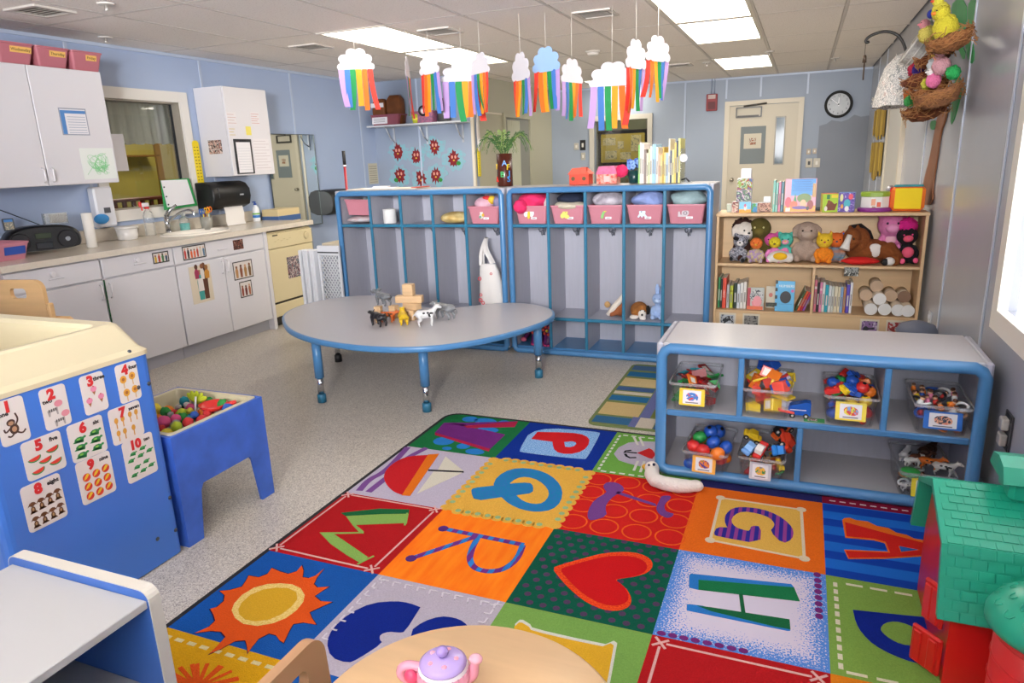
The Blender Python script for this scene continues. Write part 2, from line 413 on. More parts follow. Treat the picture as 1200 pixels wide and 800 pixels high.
# the room seen through it
nr = root('wall_adjoining')
X2 = XL-2.5; M_ADJ = mat('#a39a52', .6, noise=(2, .1))
B().box(X2-.05, 3.0, 0, X2, 9.0, ZC).build('far_panel', M_ADJ, nr)
B().box(X2, 2.95, 0, XL-.13, 3.0, ZC).build('near_panel', M_ADJ, nr); B().box(X2, 9.0, 0, XL-.13, 9.05, ZC).build('end_panel', M_ADJ, nr)
B().box(X2, 6.62, 0, X2+.03, 6.70, 2.1).build('wood_post', mat('#8c6b2c', .5), nr); B().box(X2, 6.9, 0, X2+.03, 7.3, 2.1).build('pale_door', mat('#b9ad84', .5), nr)
B().box(X2, 6.0, 1.60, X2+.22, 6.5, 1.62).build('wall_shelf', mat('#6b4a1e', .5), nr)
area('adjoining_room_lamp', (X2+1.2, 6.2, 2.3), (0, 0, 0), 1.0, .4, 26, (1, .88, .6))
t = thing('cot', 'dark red slatted cot seen through the left window', 'cot', (X2+.75, 5.65, 0))
b = B(); M_COT = mat('#5a1c12', .4)
B().box(X2+.72, 5.2, 1.12, X2+.78, 6.2, 1.16, .01).build('top_rail', M_COT, t); B().box(X2+.72, 5.2, .5, X2+.78, 6.2, .55, .01).build('bottom_rail', M_COT, t)
for i in range(9): B().box(X2+.735, 5.22+.115*i, .55, X2+.765, 5.26+.115*i, 1.12).build('slat', M_COT, t)
for y in (5.2, 6.16): B().box(X2+.72, y, 0, X2+.78, y+.04, 1.2).build('post', M_COT, t)
t = thing('framed_picture', 'dark blue picture on the far wall beyond the window', 'picture', (X2+.012, 7.1, 1.5))
B().box(0, -.11, -.17, .014, .11, .17).build('frame', mat('#55525a', .5), t, local=True); B().box(.014, -.09, -.15, .016, .09, .15).build('print', printmat(['#27305c', '#39447a', '#1d2340'], 14), t, local=True)
def curtain(y0, y1, z0, z1, x, name, n=40, amp=.018):
    b = B(); vs = []
    for i in range(n*2+1):
        y = y0+(y1-y0)*i/(n*2); dx = amp*math.sin(i*.9)+amp*.5*math.sin(i*2.3)
        vs += [(x+dx*.6, y, z1), (x+dx, y, z0+.006*math.sin(i*.7))]
    b.add(vs, [(2*i, 2*i+1, 2*i+3, 2*i+2) for i in range(n*2)], True); return b
o = curtain(3.95, 5.0, 1.655, 2.05, XL-.25, 'curtain').build('curtain', mat('#d8dccb', .8)); tag(o, 'pale cream valance curtain behind the left window', 'curtain')
t = thing('window_note', 'white notice with small black pictures taped on the window', 'notice', (XL-.08, 3.99, 1.5))
B().box(XL-.083, 3.99, (4.2002,1.4399)[1], XL-.081, (4.2116,1.7249)[0], (4.2116,1.7249)[1]).build('sheet', WHITE, t)
b = B(); b.box(XL-.081, 4.03, 1.555, XL-.0805, 4.055, 1.575); b.box(XL-.081, 4.07, 1.555, XL-.0805, 4.095, 1.575); b.build('picture', mat('#333', .6), t) if False else b.build('picture', mat('#333333', .6), t)
# back window and the hall beyond with its notice board
wn = root('window_2')
B().ext([[(BW0-.07, BZ0-.07), (BW1+.07, BZ0-.07), (BW1+.07, BZ1+.07), (BW0-.07, BZ1+.07)], [(BW0, BZ0), (BW1, BZ0), (BW1, BZ1), (BW0, BZ1)]], 0, .03, plane_M((0, YB, 0), (1, 0, 0), (0, 0, 1))).build('window_frame', mat('#c2beb4', .4), wn)
B().box(BW0, YB+.05, BZ0, BW1, YB+.055, BZ1).build('pane', mat('#ffffff', .02, trans=1), wn)
hw = root('wall_hall'); B().box(-5.5, 12.0, 0, .8, 12.1, ZC).build('hall_panel', mat('#6f7358', .6), hw)
B().box(.75, YB+.13, 0, .8, 12.0, ZC).build('hall_end', M_OLIVE, hw); B().box(-5.5, YB+.13, 0, -5.45, 12.0, ZC).build('hall_end', M_OLIVE, hw)
area('hall_lamp', (-2.7, 11.3, 2.33), (0, 0, 0), 1.2, .4, 11, (1, .9, .7))
t = thing('notice_board', 'yellow notice board with dark scalloped border beyond the back window', 'notice board', (-2.86, 11.99, 1.5))
B().box(-3.25, 11.98, 1.25, -2.45, 11.995, 1.77).build('backing', mat('#c2ac3c', .7, noise=(8, .12)), t)
for i in range(22):
    u = -3.25+.8*i/21
    for z in (1.25, 1.77): B().cyl((u, 11.975, z), (u, 11.98, z), .032, n=8).build('scallop', mat('#2c2412', .7), t)
for i in range(1, 14):
    for x in (-3.25, -2.45): B().cyl((x, 11.975, 1.25+.52*i/14), (x, 11.98, 1.25+.52*i/14), .03, n=8).build('scallop', mat('#2c2412', .7), t)
for x, z, w_, h in ((-3.08, 1.62, .22, .12), (-2.88, 1.56, .1, .12), (-2.62, 1.58, .17, .26), (-3.05, 1.4, .2, .14), (-2.8, 1.38, .18, .12)):
    B().box(x-w_/2, 11.972, z-h/2, x+w_/2, 11.979, z+h/2).build('paper', printmat(['#b8ae70', '#cfc489', '#8d8a66'], 18, seed=x), t)
# side door with blinds in the inner wall
dr = root('door_1', (-3.63, 9.1, 0))
frame_x(-3.632, 8.72, -.1, 9.6, 1.93, .055, .03, M_OLIVE, dr, 'door_frame')
B().box(-3.636, 8.72, .01, -3.628, 9.6, 1.93).build('door_panel', mat('#8f9088', .5), dr)
for i in range(9): B().box(-3.628, 8.80+.05*i, .9, -3.622, 8.842+.05*i, 1.9, .002).build('blind_slat', mat('#c9cab4', .5), dr)
# back door
dr = root('door_2', (-.57, YB, 0))
def frame_y(y, x0, z0, x1, z1, wd, d, m, parent, name='door_frame'):
    B().ext([[(x0-wd, z0-wd), (x1+wd, z0-wd), (x1+wd, z1+wd), (x0-wd, z1+wd)], [(x0, z0), (x1, z0), (x1, z1), (x0, z1)]], 0, d, plane_M((0, y, 0), (1, 0, 0), (0, 0, 1))).build(name, m, parent)
B().ext([(-1.07, 0), (-1.07, 2.06), (-.05, 2.06), (-.05, 0), (-.115, 0), (-.115, 2.0), (-1.005, 2.0), (-1.005, 0)], 0, .045, plane_M((0, YB, 0), (1, 0, 0), (0, 0, 1))).build('door_frame', M_CREAM, dr)
B().box(-1.005, YB-.02, .008, -.115, YB-.001, 1.995).build('door_leaf', mat('#cfc6b2', .45), dr)
B().box(-.39, YB-.024, 1.2, -.275, YB-.02, 1.82).build('glass_strip', mat('#5a6b74', .08), dr)
B().ext([rrect(-.4, 1.19, -.265, 1.83, .004, 1), rrect(-.385, 1.205, -.28, 1.815, .004, 1)], 0, .007, plane_M((0, YB-.02, 0), (1, 0, 0), (0, 0, 1))).build('lite_frame', mat('#9a958a', .4), dr)
B().box(-.345, YB-.0255, 1.25, -.305, YB-.0242, 1.74).build('glass_reflection_strip', mat('#9fb0b4', .3), dr) if False else None
B().box(-.9, YB-.05, 1.845, -.62, YB-.02, 1.865).build('closer_arm_low', mat('#55524d', .4), dr); 
B().ext([rrect(-.92, 1.835, -.58, 1.975, .004, 1), rrect(-.905, 1.85, -.595, 1.96, .004, 1)], 0, .03, plane_M((0, YB-.02, 0), (1, 0, 0), (0, 0, 1))).build('closer_frame', mat('#4d4a46', .35), dr)
B().tube([(-.82, YB-.06, 1.985), (-.52, YB-.05, 2.01)], .012, 8).build('closer_arm', mat('#5b5751', .35, .5), dr)
B().cyl((-.94, YB-.05, 1.0), (-.94, YB-.02, 1.0), .03).sph((-.94, YB-.07, 1.0), .03).build('door_knob', mat('#b5b0a4', .25, .9), dr)
t = thing('poster', 'grey poster with small animal drawing on the back door', 'poster', (-.68, YB-.022, 1.46))
B().box(-.845, YB-.024, 1.215, -.515, YB-.021, 1.715).build('sheet', mat('#7d8689', .6), t)
B().box(-.80, YB-.0255, 1.42, -.57, YB-.0242, 1.62).build('drawing_paper', mat('#d4ccb9', .6), t); B().box(-.73, YB-.0265, 1.47, -.64, YB-.0256, 1.56).build('animal_drawing', printmat(['#7b3f22', '#a05a2e', '#d4ccb9', '#5a2c18'], 40), t)
# right wall: back door, window
dr = root('door_3', (XR, 7.3, 0))
frame_x(XR-.03, 6.75, -.1, 7.85, 2.03, .07, .03, M_CREAM, dr, 'door_frame')
B().box(XR-.015, 6.75, .01, XR-.001, 7.85, 2.03).build('door_leaf', mat('#c9c7c2', .4), dr); B().cyl((XR-.06, 6.85, 1.0), (XR-.015, 6.85, 1.0), .026).build('door_knob', mat('#b5b0a4', .25, .9), dr)
wn = root('window_3')
B().ext([[(RW0-.08, RZ0-.08), (RW1+.08, RZ0-.08), (RW1+.08, RZ1+.08), (RW0-.08, RZ1+.08)], [(RW0, RZ0), (RW1, RZ0), (RW1, RZ1), (RW0, RZ1)]], 0, .035, plane_M((XR-.035, 0, 0), (0, 1, 0), (0, 0, 1))).build('window_frame', mat('#e8e3d6', .4), wn)
B().box(XR+.03, RW0, RZ0, XR+.035, RW1, RZ1).build('pane', mat('#f4f6fa', .5, emit=2.5), wn, label='bright daylight pane')
# ---------------- left side: cabinets, counter, sink, appliances ----------------
M_LAM = mat('#dcdade', 0.35); M_COUNTER = mat('#ddd3c3', 0.22, noise=(60, .06)); M_SEAM = mat('#8a7f78', .6)
MX = Matrix(((0, 0, 1, 0), (1, 0, 0, 0), (0, 1, 0, 0), (0, 0, 0, 1)))       # (y, z, depth) to the world, facing +x
def MXat(x, y=0, z=0): return Matrix.Translation((x, y, z)) @ MX
def picture_x(x, y0, z0, y1, z1, label, paper, border, figs, name='cabinet_picture', seed=0):
    """flat print lying on a face that looks to +x, with small painted figures (colour, head)"""
    t = thing(name, label, 'picture', (x, (y0+y1)/2, (z0+z1)/2), None)
    B().box(x, y0, z0, x+.0015, y1, z1).build('paper', paper, t)
    if border:
        bw = .008
        B().ext([[(y0, z0), (y1, z0), (y1, z1), (y0, z1)], [(y0+bw, z0+bw), (y1-bw, z0+bw), (y1-bw, z1-bw), (y0+bw, z1-bw)]], .001, .0022, MXat(x)).build('border', border, t)
    n = len(figs)
    rn = random.Random(seed)
    for i, (c, h) in enumerate(figs):
        u = y0+(y1-y0)*(i+.75)/(n+.5); H = (z1-z0)*rn.uniform(.62, .78); zb = z0+(z1-z0)*.1; wv = (y1-y0)/(n+.5)*.33
        b = B(); b.flat([(u-wv*.7, zb), (u+wv*.7, zb), (u+wv, zb+H*.6), (u+wv*.6, zb+H*.8), (u-wv*.6, zb+H*.8), (u-wv, zb+H*.6)], .0026).mt(1).flat(circ(u, zb+H*.9, wv*.75, n=8), .0027)
        b.v = [tuple(MXat(x) @ Vector(v)) for v in b.v]; b.build('figure', [mat(c, .6), mat(h, .6)], t)
    return t
# base cabinets
def base_unit(y0, y1, label, drawer, doors, knob=True):
    t = thing('base_cabinet', label, 'cabinet', (-4.66, (y0+y1)/2, 0), 'white base cabinets')
    b = B(); b.box(-4.975, y0, .1, -4.372, y1, .875); b.build('body', M_LAM, t)
    B().box(-4.93, y0, 0, -4.41, y1, .1).build('toe_kick', mat('#b9bac2', .5), t)
    if drawer:
        d = B().box(-4.37, y0+.004, .738, -4.352, y1-.004, .868, .003).build('drawer', M_LAM, t)
        B().box(-4.352, (y0+y1)/2-.05, .79, -4.345, (y0+y1)/2+.05, .797, .002).build('pull', M_LAM, d)
        if knob: B().cyl((-4.352, (y0+y1)/2-.02, .825), (-4.335, (y0+y1)/2-.02, .825), .018, .015).build('child_lock', mat('#e5e3e6', .3), d)
    k = len(doors)
    for i, hs in enumerate(doors):
        a = y0+(y1-y0)*i/k; c = y0+(y1-y0)*(i+1)/k
        d = B().box(-4.37, a+.004, .105, -4.352, c-.004, .726, .003).build('door', M_LAM, t)
        yh = c-.03 if hs > 0 else a+.03
        B().tube([(-4.352, yh, .60), (-4.332, yh, .61), (-4.332, yh, .69), (-4.352, yh, .70)], .006, 6).build('handle', mat('#e6e4e8', .3), d)
    return t
base_unit(2.64, 3.272, 'left white base cabinet with drawer behind the water table', True, (1,))
base_unit(3.28, 3.876, 'middle white base cabinet with bordered picture on its drawer', True, (-1,))
base_unit(3.88, 4.85, 'white sink base cabinet with people pictures on two doors', True, (1, -1), False)
struct(B().box(-4.97, 4.853, 0, -4.345, 4.89, .88).build('trim_3', M_LAM))
B().box(-4.352, 3.272, .11, -4.349, 3.28, .73).build('trim_4', mat('#1e5a34', .6))['kind'] = 'structure'
# worktop with an oval cut-out for the sink
ov = [(-4.66+.20*math.cos(a), 4.42+.30*math.sin(a)) for a in [2*PI*i/28 for i in range(28)]]
t = B().ext([[(-4.978, 2.62), (-4.325, 2.62), (-4.325, 5.525), (-4.978, 5.525)], ov], .88, .92).build('worktop', M_COUNTER); tag(t, 'long cream laminate worktop running along the left wall', 'worktop')
bs = B().box(-4.978, 2.62, .9205, -4.96, 5.525, 1.02, .004).build('backsplash', M_COUNTER); tag(bs, 'low cream backsplash strip behind the worktop', 'backsplash')
t = thing('sink', 'oval white sink set into the cream worktop', 'sink', (-4.66, 4.42, .92))
b = B(); n = 28; prof = [(1.08, .0), (1.06, .012), (.98, .012), (.94, -.02), (.85, -.11), (.5, -.14), (.05, -.145)]
vs = []; fs = []
for r_, z in prof:
    for i in range(n): a = 2*PI*i/n; vs.append((-4.66+.20*r_*math.cos(a), 4.42+.30*r_*math.sin(a), .92+z))
for k in range(len(prof)-1):
    for i in range(n): fs.append((k*n+i, k*n+(i+1) % n, (k+1)*n+(i+1) % n, (k+1)*n+i))
b.add(vs, fs, True).add(vs[-n:], [tuple(range(n))]); b.build('basin', mat('#ece6da', .15), t); B().cyl((-4.66, 4.42, .776), (-4.66, 4.42, .78), .025).build('drain', mat('#aaa', .3, .9) if False else mat('#a8a8aa', .3, .9), t)
M_CHROME = mat('#c9ccd0', .12, 1.0)
t = thing('faucet', 'chrome kitchen faucet with lever handle behind the sink', 'faucet', (-4.9, 4.36, .92))
B().cyl((-4.905, 4.36, .921), (-4.905, 4.36, .94), .026).cyl((-4.905, 4.36, .94), (-4.905, 4.36, 1.06), .02, .022).build('body', M_CHROME, t)
B().tube(smoothpath([(-4.905, 4.36, 1.0), (-4.82, 4.38, 1.07), (-4.72, 4.41, 1.11), (-4.67, 4.43, 1.10), (-4.665, 4.43, 1.06)]), .011, 8).build('spout', M_CHROME, t)
B().tube([(-4.905, 4.36, 1.06), (-4.88, 4.37, 1.10), (-4.82, 4.40, 1.15)], [.02, .016, .01], 8).build('lever', M_CHROME, t)
# upper cabinets
def upper(y0, y1, x1, doors, label, hand=True):
    t = thing('wall_cabinet', label, 'cabinet', (-4.8, (y0+y1)/2, 1.36))
    B().box(-4.975, y0, 1.36, x1-.02, y1, 2.113).build('body', M_LAM, t)
    for a, c, hs in doors:
        d = B().box(x1-.0195, a+.003, 1.362, x1, c-.003, 2.111, .003).build('door', M_LAM, t)
        if hand:
            yh = c-.03 if hs > 0 else a+.03
            B().tube([(x1, yh, 1.385), (x1+.02, yh, 1.395), (x1+.02, yh, 1.465), (x1, yh, 1.475)], .006, 6).build('handle', mat('#e6e4e8', .3), d)
    return t
upper(2.2, 3.735, -4.6, [(2.2, 2.69, 1), (2.69, 3.208, 1), (3.208, 3.735, -1)], 'long white wall cabinet with pink bins on top')
upper(4.92, 5.46, -4.65, [(4.92, 5.46, 1)], 'white wall cabinet with clipboard above the paper towel dispenser', False)
# things on the upper cabinets
t = thing('printed_chart', 'blue and white printed chart taped on the wall cabinet door', 'chart', (-4.6, 3.47, 1.77))
B().box(-4.6, 3.368, 1.685, -4.5985, 3.566, 1.86).build('sheet', mat('#9a9fae', .5), t); B().box(-4.5985, 3.376, 1.692, -4.598, 3.558, 1.852).build('page', WHITE, t)
B().box(-4.598, 3.376, 1.825, -4.5976, 3.558, 1.845).build('blue_bar', mat('#4f86c4', .5), t); B().box(-4.598, 3.376, 1.692, -4.5976, 3.405, 1.825).build('blue_margin', mat('#4f86c4', .5), t)
for i in range(7): B().box(-4.598, 3.42, 1.70+.017*i, -4.5977, 3.55, 1.7035+.017*i).build('text_line', mat('#9aa7bd', .5), t)
t = thing('crayon_drawing', 'green crayon scribble drawing taped at the cabinet door bottom', 'drawing', (-4.6, 3.59, 1.49))
B().box(-4.6, 3.463, 1.39, -4.5985, 3.72, 1.60).build('paper', mat('#e6ebe6', .6), t)
rn = random.Random(3)
for k in range(9):
    p = [(3.59+rn.uniform(-.10, .10), 1.49+rn.uniform(-.075, .075)) for _ in range(9)]
    b = B().tube([(-4.598, a, c) for a, c in smoothpath(p, 2)], .0011, 4); b.build('scribble', mat('#7fd08a', .6), t)
t = thing('clipboard', 'black clipboard with a form hanging on the far wall cabinet', 'clipboard', (-4.65, 5.07, 1.53))
B().box(-4.65, 4.965, 1.375, -4.645, 5.186, 1.675, .002).build('board', mat('#25262b', .4), t); B().box(-4.645, 4.99, 1.385, -4.643, 5.162, 1.648).build('form', WHITE, t)
B().box(-4.645, 5.04, 1.652, -4.636, 5.11, 1.672, .003).build('clip', mat('#3a3a40', .3, .8), t); B().tube([(-4.640, 4.968, 1.56), (-4.640, 4.965, 1.42)], .004, 6).build('pen', mat('#202024', .4), t)
for i in range(9): B().box(-4.643, 5.0, 1.41+.023*i, -4.6427, 5.15, 1.4125+.023*i).build('text_line', mat('#b9bcc6', .6), t)
def note(x, y0, z0, y1, z1, label, m, lines=0, lm=None):
    t = thing('taped_note', label, 'note', (x, (y0+y1)/2, (z0+z1)/2)); B().box(x, y0, z0, x+.0012, y1, z1).build('paper', m, t)
    for i in range(lines):
        z = z0+(z1-z0)*(i+.7)/(lines+.6); B().box(x+.0012, y0+.006, z, x+.0016, y1-.006-(y1-y0)*.2*(i % 2), z+.004).build('text_line', lm, t)
    return t
LINEM = mat('#9c8f94', .6)
note(-4.65, 4.93, 1.79, 5.04, 1.90, 'small printed note at upper left of far wall cabinet', mat('#e1dde0', .5), 4, mat('#c7a5a0', .6))
note(-4.65, 5.22, 1.80, 5.33, 1.91, 'small printed note at upper right of far wall cabinet', mat('#e1dde0', .5), 5, mat('#c98f8a', .6))
note(-4.65, 4.93, 1.69, 5.01, 1.78, 'little note with yellow strip above the clipboard', mat('#ddd9dc', .5), 3, mat('#c9b23c', .6))
note(-4.65, 5.14, 1.71, 5.205, 1.785, 'yellow square sticky note above the clipboard', mat('#e8da6a', .5))
note(-4.65, 5.21, 1.40, 5.42, 1.68, 'large faint printed list right of the clipboard', mat('#e3dfe2', .5), 10, mat('#c6bcc0', .6))
t = thing('animal_photo', 'small photograph on the side of the far wall cabinet', 'photo', (-4.83, 4.92, 1.61))
B().box(-4.89, 4.918, 1.555, -4.74, 4.92, 1.672).build('print', printmat(['#5a4038', '#c9a596', '#2c2422', '#d8c4ba', '#8a3f32'], 22), t)
t = thing('growth_ruler', 'yellow toothbrush shaped wall strip right of the left window', 'wall strip', (-4.955, 4.84, 1.48))
B().ext(rrect(4.80, 1.29, 4.872, 1.675, .03), 0, .004, MXat(-4.958)).build('strip', mat('#ecd21f', .45), t)
for i in range(11):
    for dy in (-.016, .016): B().box(-4.954, 4.836+dy-.010, 1.335+.028*i, -4.9535, 4.836+dy+.006, 1.341+.028*i).build('mark', mat('#3a3413', .5), t)
# three pink bins on the cabinet
def loft(b, loops, smooth=False, cap0=True, cap1=False):
    n = len(loops[0]); vs = [p for l in loops for p in l]; fs = []
    for k in range(len(loops)-1):
        for i in range(n): fs.append((k*n+i, k*n+(i+1) % n, (k+1)*n+(i+1) % n, (k+1)*n+i))
    b.add(vs, fs, smooth)
    if cap0: b.add(loops[0], [tuple(range(n))])
    if cap1: b.add(loops[-1], [tuple(range(n))])
    return b
def rloop(w_, d, r, z, x0=0, y0=0): return [(x0+p[0], y0+p[1], z) for p in rrect(-w_/2, -d/2, w_/2, d/2, r, 3)]
def tub_mesh(w_, d, h, t=.016, tw=.80, rim=.012):
    b = B(); loft(b, [rloop(w_*tw, d*tw, t, 0), rloop(w_*.965, d*.965, t, h-.012), rloop(w_, d, t, h-.010), rloop(w_, d, t, h), rloop(w_*.945, d*.945, t, h), rloop(w_*tw*.96, d*tw*.96, t, .006)])
    b.add(rloop(w_*tw*.96, d*tw*.96, t, .006), [tuple(range(16))]); return b
M_PINK = mat('#bd727d', .38); M_PINKL = mat('#c98391', .38)
for yc, txt, l in ((3.185, 'Wednesday', 'pink plastic bin labelled Wednesday on the wall cabinet'), (3.428, 'Thursday', 'pink plastic bin labelled Thursday on the wall cabinet'), (3.672, 'Friday', 'pink plastic bin labelled Friday on the wall cabinet')):
    t = thing('storage_bin', l, 'bin', (-4.785, yc, 2.1135), 'pink weekday bins on the wall cabinet')
    tub_mesh(.34, .235, .128).build('tub', M_PINK, t, local=True)
    w_ = {'W': .135, 'T': .11, 'F': .08}[txt[0]]; M = Matrix.Translation((.158, .03, .088)) @ Matrix.Rotation(.215, 4, 'Y')
    tb = B(M).box(0, -w_/2, -.018, .002, w_/2, .018); tb.build('name_tape', mat('#f0c06a', .5), t, local=True)
    textbm(txt, .026, mat('#5f4a24', .5), 'lettering', t, M @ Matrix.Translation((.0022, 0, 0)) @ MX, .0004, True)
# dispensers on the wall
def dispenser(x, y0, z0, y1, z1, d, label, paper):
    t = thing('paper_towel_dispenser', label, 'dispenser', (x, (y0+y1)/2, z0)); M_BLK = mat('#0b0c0e', .45)
    prof = [(0, z0), (d*.55, z0+.0), (d*.9, z0+.03), (d, z0+.10), (d*.98, z1-.07), (d*.8, z1-.02), (d*.5, z1), (0, z1)]
    b = B(); ys = [y0, y0+.015, y1-.015, y1]; sc = [.94, 1, 1, .94]; zc = (z0+z1)/2; loops = [[(x+px*s_, y, zc+(pz-zc)*s_) for px, pz in prof] for y, s_ in zip(ys, sc)]
    loft(b, loops, True, True, True).build('cover', M_BLK, t)
    B().box(x+d*.97, (y0+y1)/2-.05+.13, z1-.13, x+d*1.0, (y0+y1)/2+.13, z1-.115, .002).build('brand_plate', mat('#9a9da3', .3), t)
    B().box(x+d*.3, y0+.06, zc-.02, x+d*1.005, y0+.066, z1-.05, .001).build('seam', mat('#3a3c42', .3), t)
    if paper:
        pts = [(x+d*.72, z0+.02), (x+d*.78, z0-.05), (x+d*.74, z0-.11), (x+d*.80, z0-.150)]
        b = B(); yy0, yy1 = y0+.155, y0+.385; b.add([(px, y, z) for px, z in pts for y in (yy0, yy1)], [(2*i, 2*i+1, 2*i+3, 2*i+2) for i in range(3)], True); b.build('paper_towel', mat('#e9e6e2', .8), t)
dispenser(-4.975, 4.765, 1.075, 5.225, 1.315, .22, 'black paper towel dispenser with towel hanging above the counter', True)
dispenser(-4.978, 6.46, .885, 6.86, 1.155, .22, 'black paper towel dispenser mounted right of the mirror', False)
# mirror
t = thing('wall_mirror', 'tall frameless mirror on left wall reflecting the back door', 'mirror', (XL+.03, 6.1, 1.3))
M = Matrix.Translation((XL+.035, 6.10, 1.27)) @ Matrix.Rotation(math.radians(-1.5), 4, 'Z')
B(M).box(-.004, -.36, -.47, .002, .36, .47).build('glass', mat('#dfe6e4', .015, 1.0), t); B(M).ext([[(-.366, -.476), (.366, -.476), (.366, .476), (-.366, .476)], [(-.36, -.47), (.36, -.47), (.36, .47), (-.36, .47)]], -.004, .006, MX).build('edge_trim', mat('#59605f', .3, .7), t)
# counter things
t = thing('boombox', 'black portable stereo with raised antenna on the counter', 'stereo', (-4.75, 3.16, .92))
MB_ = mat('#08090b', .3)
R_ = Matrix.Translation((-4.79, 3.20, .92)) @ Matrix.Rotation(-.38, 4, 'Z')
b = B(R_); pr_ = [(-.23, .03), (-.215, .10), (-.17, .15), (-.08, .172), (.06, .172), (.17, .16), (.225, .12), (.235, .05), (.21, .008), (-.19, .008)]
lo = [[(x, u*(.93 if k else 1), .012+(v)*(1 if not k else .93)) for u, v in smoothloop(pr_, 2)] for x, k in ((-.09, 1), (-.07, 0), (.06, 0), (.085, 1))]
loft(b, lo, True, True, True).build('case', MB_, t)
for u in (-.135, .14):
    B(R_).cyl((.08, u, .085), (.10, u, .085), .062, .055, 24).build('speaker_grille', mat('#1d1e23', .5), t); B(R_).cyl((.10, u, .085), (.104, u, .085), .02, .014, 16).build('speaker_cone', mat('#8d9096', .2, .8), t)
B(R_).box(.08, -.05, .03, .095, .05, .075, .004).build('cassette_door', mat('#24262c', .2), t); B(R_).box(.08, -.045, .10, .092, .05, .135, .002).build('display', mat('#2e3a22', .15), t)
B(R_).tube([(-.05, .03, .18), (-.06, -.20, .31)], .0032, 6).build('antenna', mat('#3a3b3f', .2, .9), t)
t = thing('clear_cassette_box', 'clear plastic box standing on top of the black stereo', 'box', (-4.78, 3.3, 1.096))
R2 = R_ @ Matrix.Translation((0, .11, .172))
B(R2).box(-.03, -.07, .013, .03, .07, .02).box(-.03, -.07, .02, -.026, .07, .085).box(-.03, -.07, .02, .03, -.066, .085).box(-.03, .066, .02, .03, .07, .085).box(.026, -.07, .02, .03, .07, .085).build('shell', mat('#e4e4e0', .08, trans=.9), t)
B(R2).box(-.022, -.03, .021, .02, .062, .078).build('folded_paper', mat('#b5a99a', .6), t)
t = thing('framed_card', 'small framed card with blue top leaning on the stereo', 'card', (-4.82, 3.02, 1.1))
R3 = R_ @ Matrix.Translation((0, -.16, .158)) @ Matrix.Rotation(-.15, 4, 'Y'); B(R3).box(-.008, -.032, .005, .008, .032, .085, .003).build('frame', mat('#4a5158', .4), t); B(R3).box(.008, -.024, .012, .0095, .024, .062).build('print', printmat(['#b9a98a', '#8a8d84', '#d4c7a8'], 40), t); B(R3).box(.008, -.024, .062, .0095, .024, .078).build('blue_band', mat('#3c7fc0', .5), t)
t = thing('storage_bin', 'pink plastic bin with blue label at the counter end', 'bin', (-4.72, 2.86, .9205)); 
tub_mesh(.34, .22, .11).build('tub', M_PINKL, t, local=True); B(Matrix.Translation((.155, .0, .06)) @ Matrix.Rotation(.2, 4, 'Y')).box(0, -.05, -.025, .003, .08, .025).build('label', mat('#2f55b0', .5), t, local=True)
t = thing('paper_roll', 'tall white paper roll standing on the counter', 'roll', (-4.66, 3.47, .9205)); B().lathe([(.03, 0), (.034, .002), (.034, .24), (.03, .242), (.012, .242), (.012, .235)], n=20).build('roll', mat('#ece8e0', .7), t, local=True)
t = thing('tub_with_lid', 'white plastic tub with ridged lid on the counter', 'tub', (-4.86, 3.93, .9205))
B().lathe([(.064, 0), (.07, .005), (.078, .085)], n=24).build('tub', mat('#e6e3df', .3), t, local=True); B().lathe([(.083, .085), (.084, .10), (.078, .104), (.0, .104)], n=24).build('lid', mat('#dedbd6', .3), t, local=True)
def bottle(name, x, y, label, r, h, body, capm, liquid=None, tr=False, spray=False):
    t = thing(name, label, 'bottle', (x, y, .9205))
    if liquid: B().lathe([(r*.9, .003), (r*.93, .006), (r*.93, h*.42), (.0, h*.42)], n=18).build('liquid', liquid, t, local=True)
    B().lathe([(r*.9, 0), (r, .006), (r, h*.58), (r*.8, h*.70), (r*.36, h*.78), (r*.34, h*.84)], n=18).build('bottle', body, t, local=True)
    if spray:
        B().box(-.012, -.05, h*.86, .012, .02, h*.98, .006).build('spray_head', WHITE, t, local=True); B().box(-.009, -.07, h*.87, .009, -.045, h*1.02, .005).box(-.006, -.052, h*.76, .006, -.04, h*.9, .003).build('trigger', capm, t, local=True)
        B().cyl((0, 0, h*.80), (0, 0, h*.86), .018).build('collar', capm, t, local=True)
    else:
        B().cyl((0, 0, h*.82), (0, 0, h*.9), r*.42).cyl((0, 0, h*.9), (0, 0, h*.95), r*.16).box(-.006, -.03, h*.94, .006, .01, h, .003).build('pump', capm, t, local=True)
    return t
M_CLEAR = mat('#eef2f2', .08, trans=.85, alpha=.6); bottle('spray_bottle', -4.90, 4.18, 'clear spray bottle with red and white trigger', .04, .27, M_CLEAR, mat('#d8231f', .35), spray=True)
bottle('soap_bottle', -4.885, 4.52, 'clear soap bottle half full of turquoise liquid', .042, .16, M_CLEAR, mat('#d9dde0', .3), mat('#5cc7bf', .2))
bt = bottle('lotion_bottle', -4.9, 5.41, 'white lotion pump bottle with blue pump by the mirror', .034, .19, mat('#e9ecf0', .3), mat('#2a56b4', .3))
B().lathe([(.0345, .035), (.0345, .06)], n=18).build('blue_band', mat('#2f7fd0', .4), bt, local=True); B().lathe([(.0347, .065), (.0347, .08)], n=18).build('green_band', mat('#7cc25a', .4), bt, local=True)
t = thing('utensil_cup', 'grey cup holding scissors and crayons on the counter', 'cup', (-4.80, 4.68, .9205))
B().lathe([(.045, 0), (.052, .11), (.048, .11), (.042, .006), (0, .006)], n=20).build('cup', mat('#9b998f', .3), t, local=True)
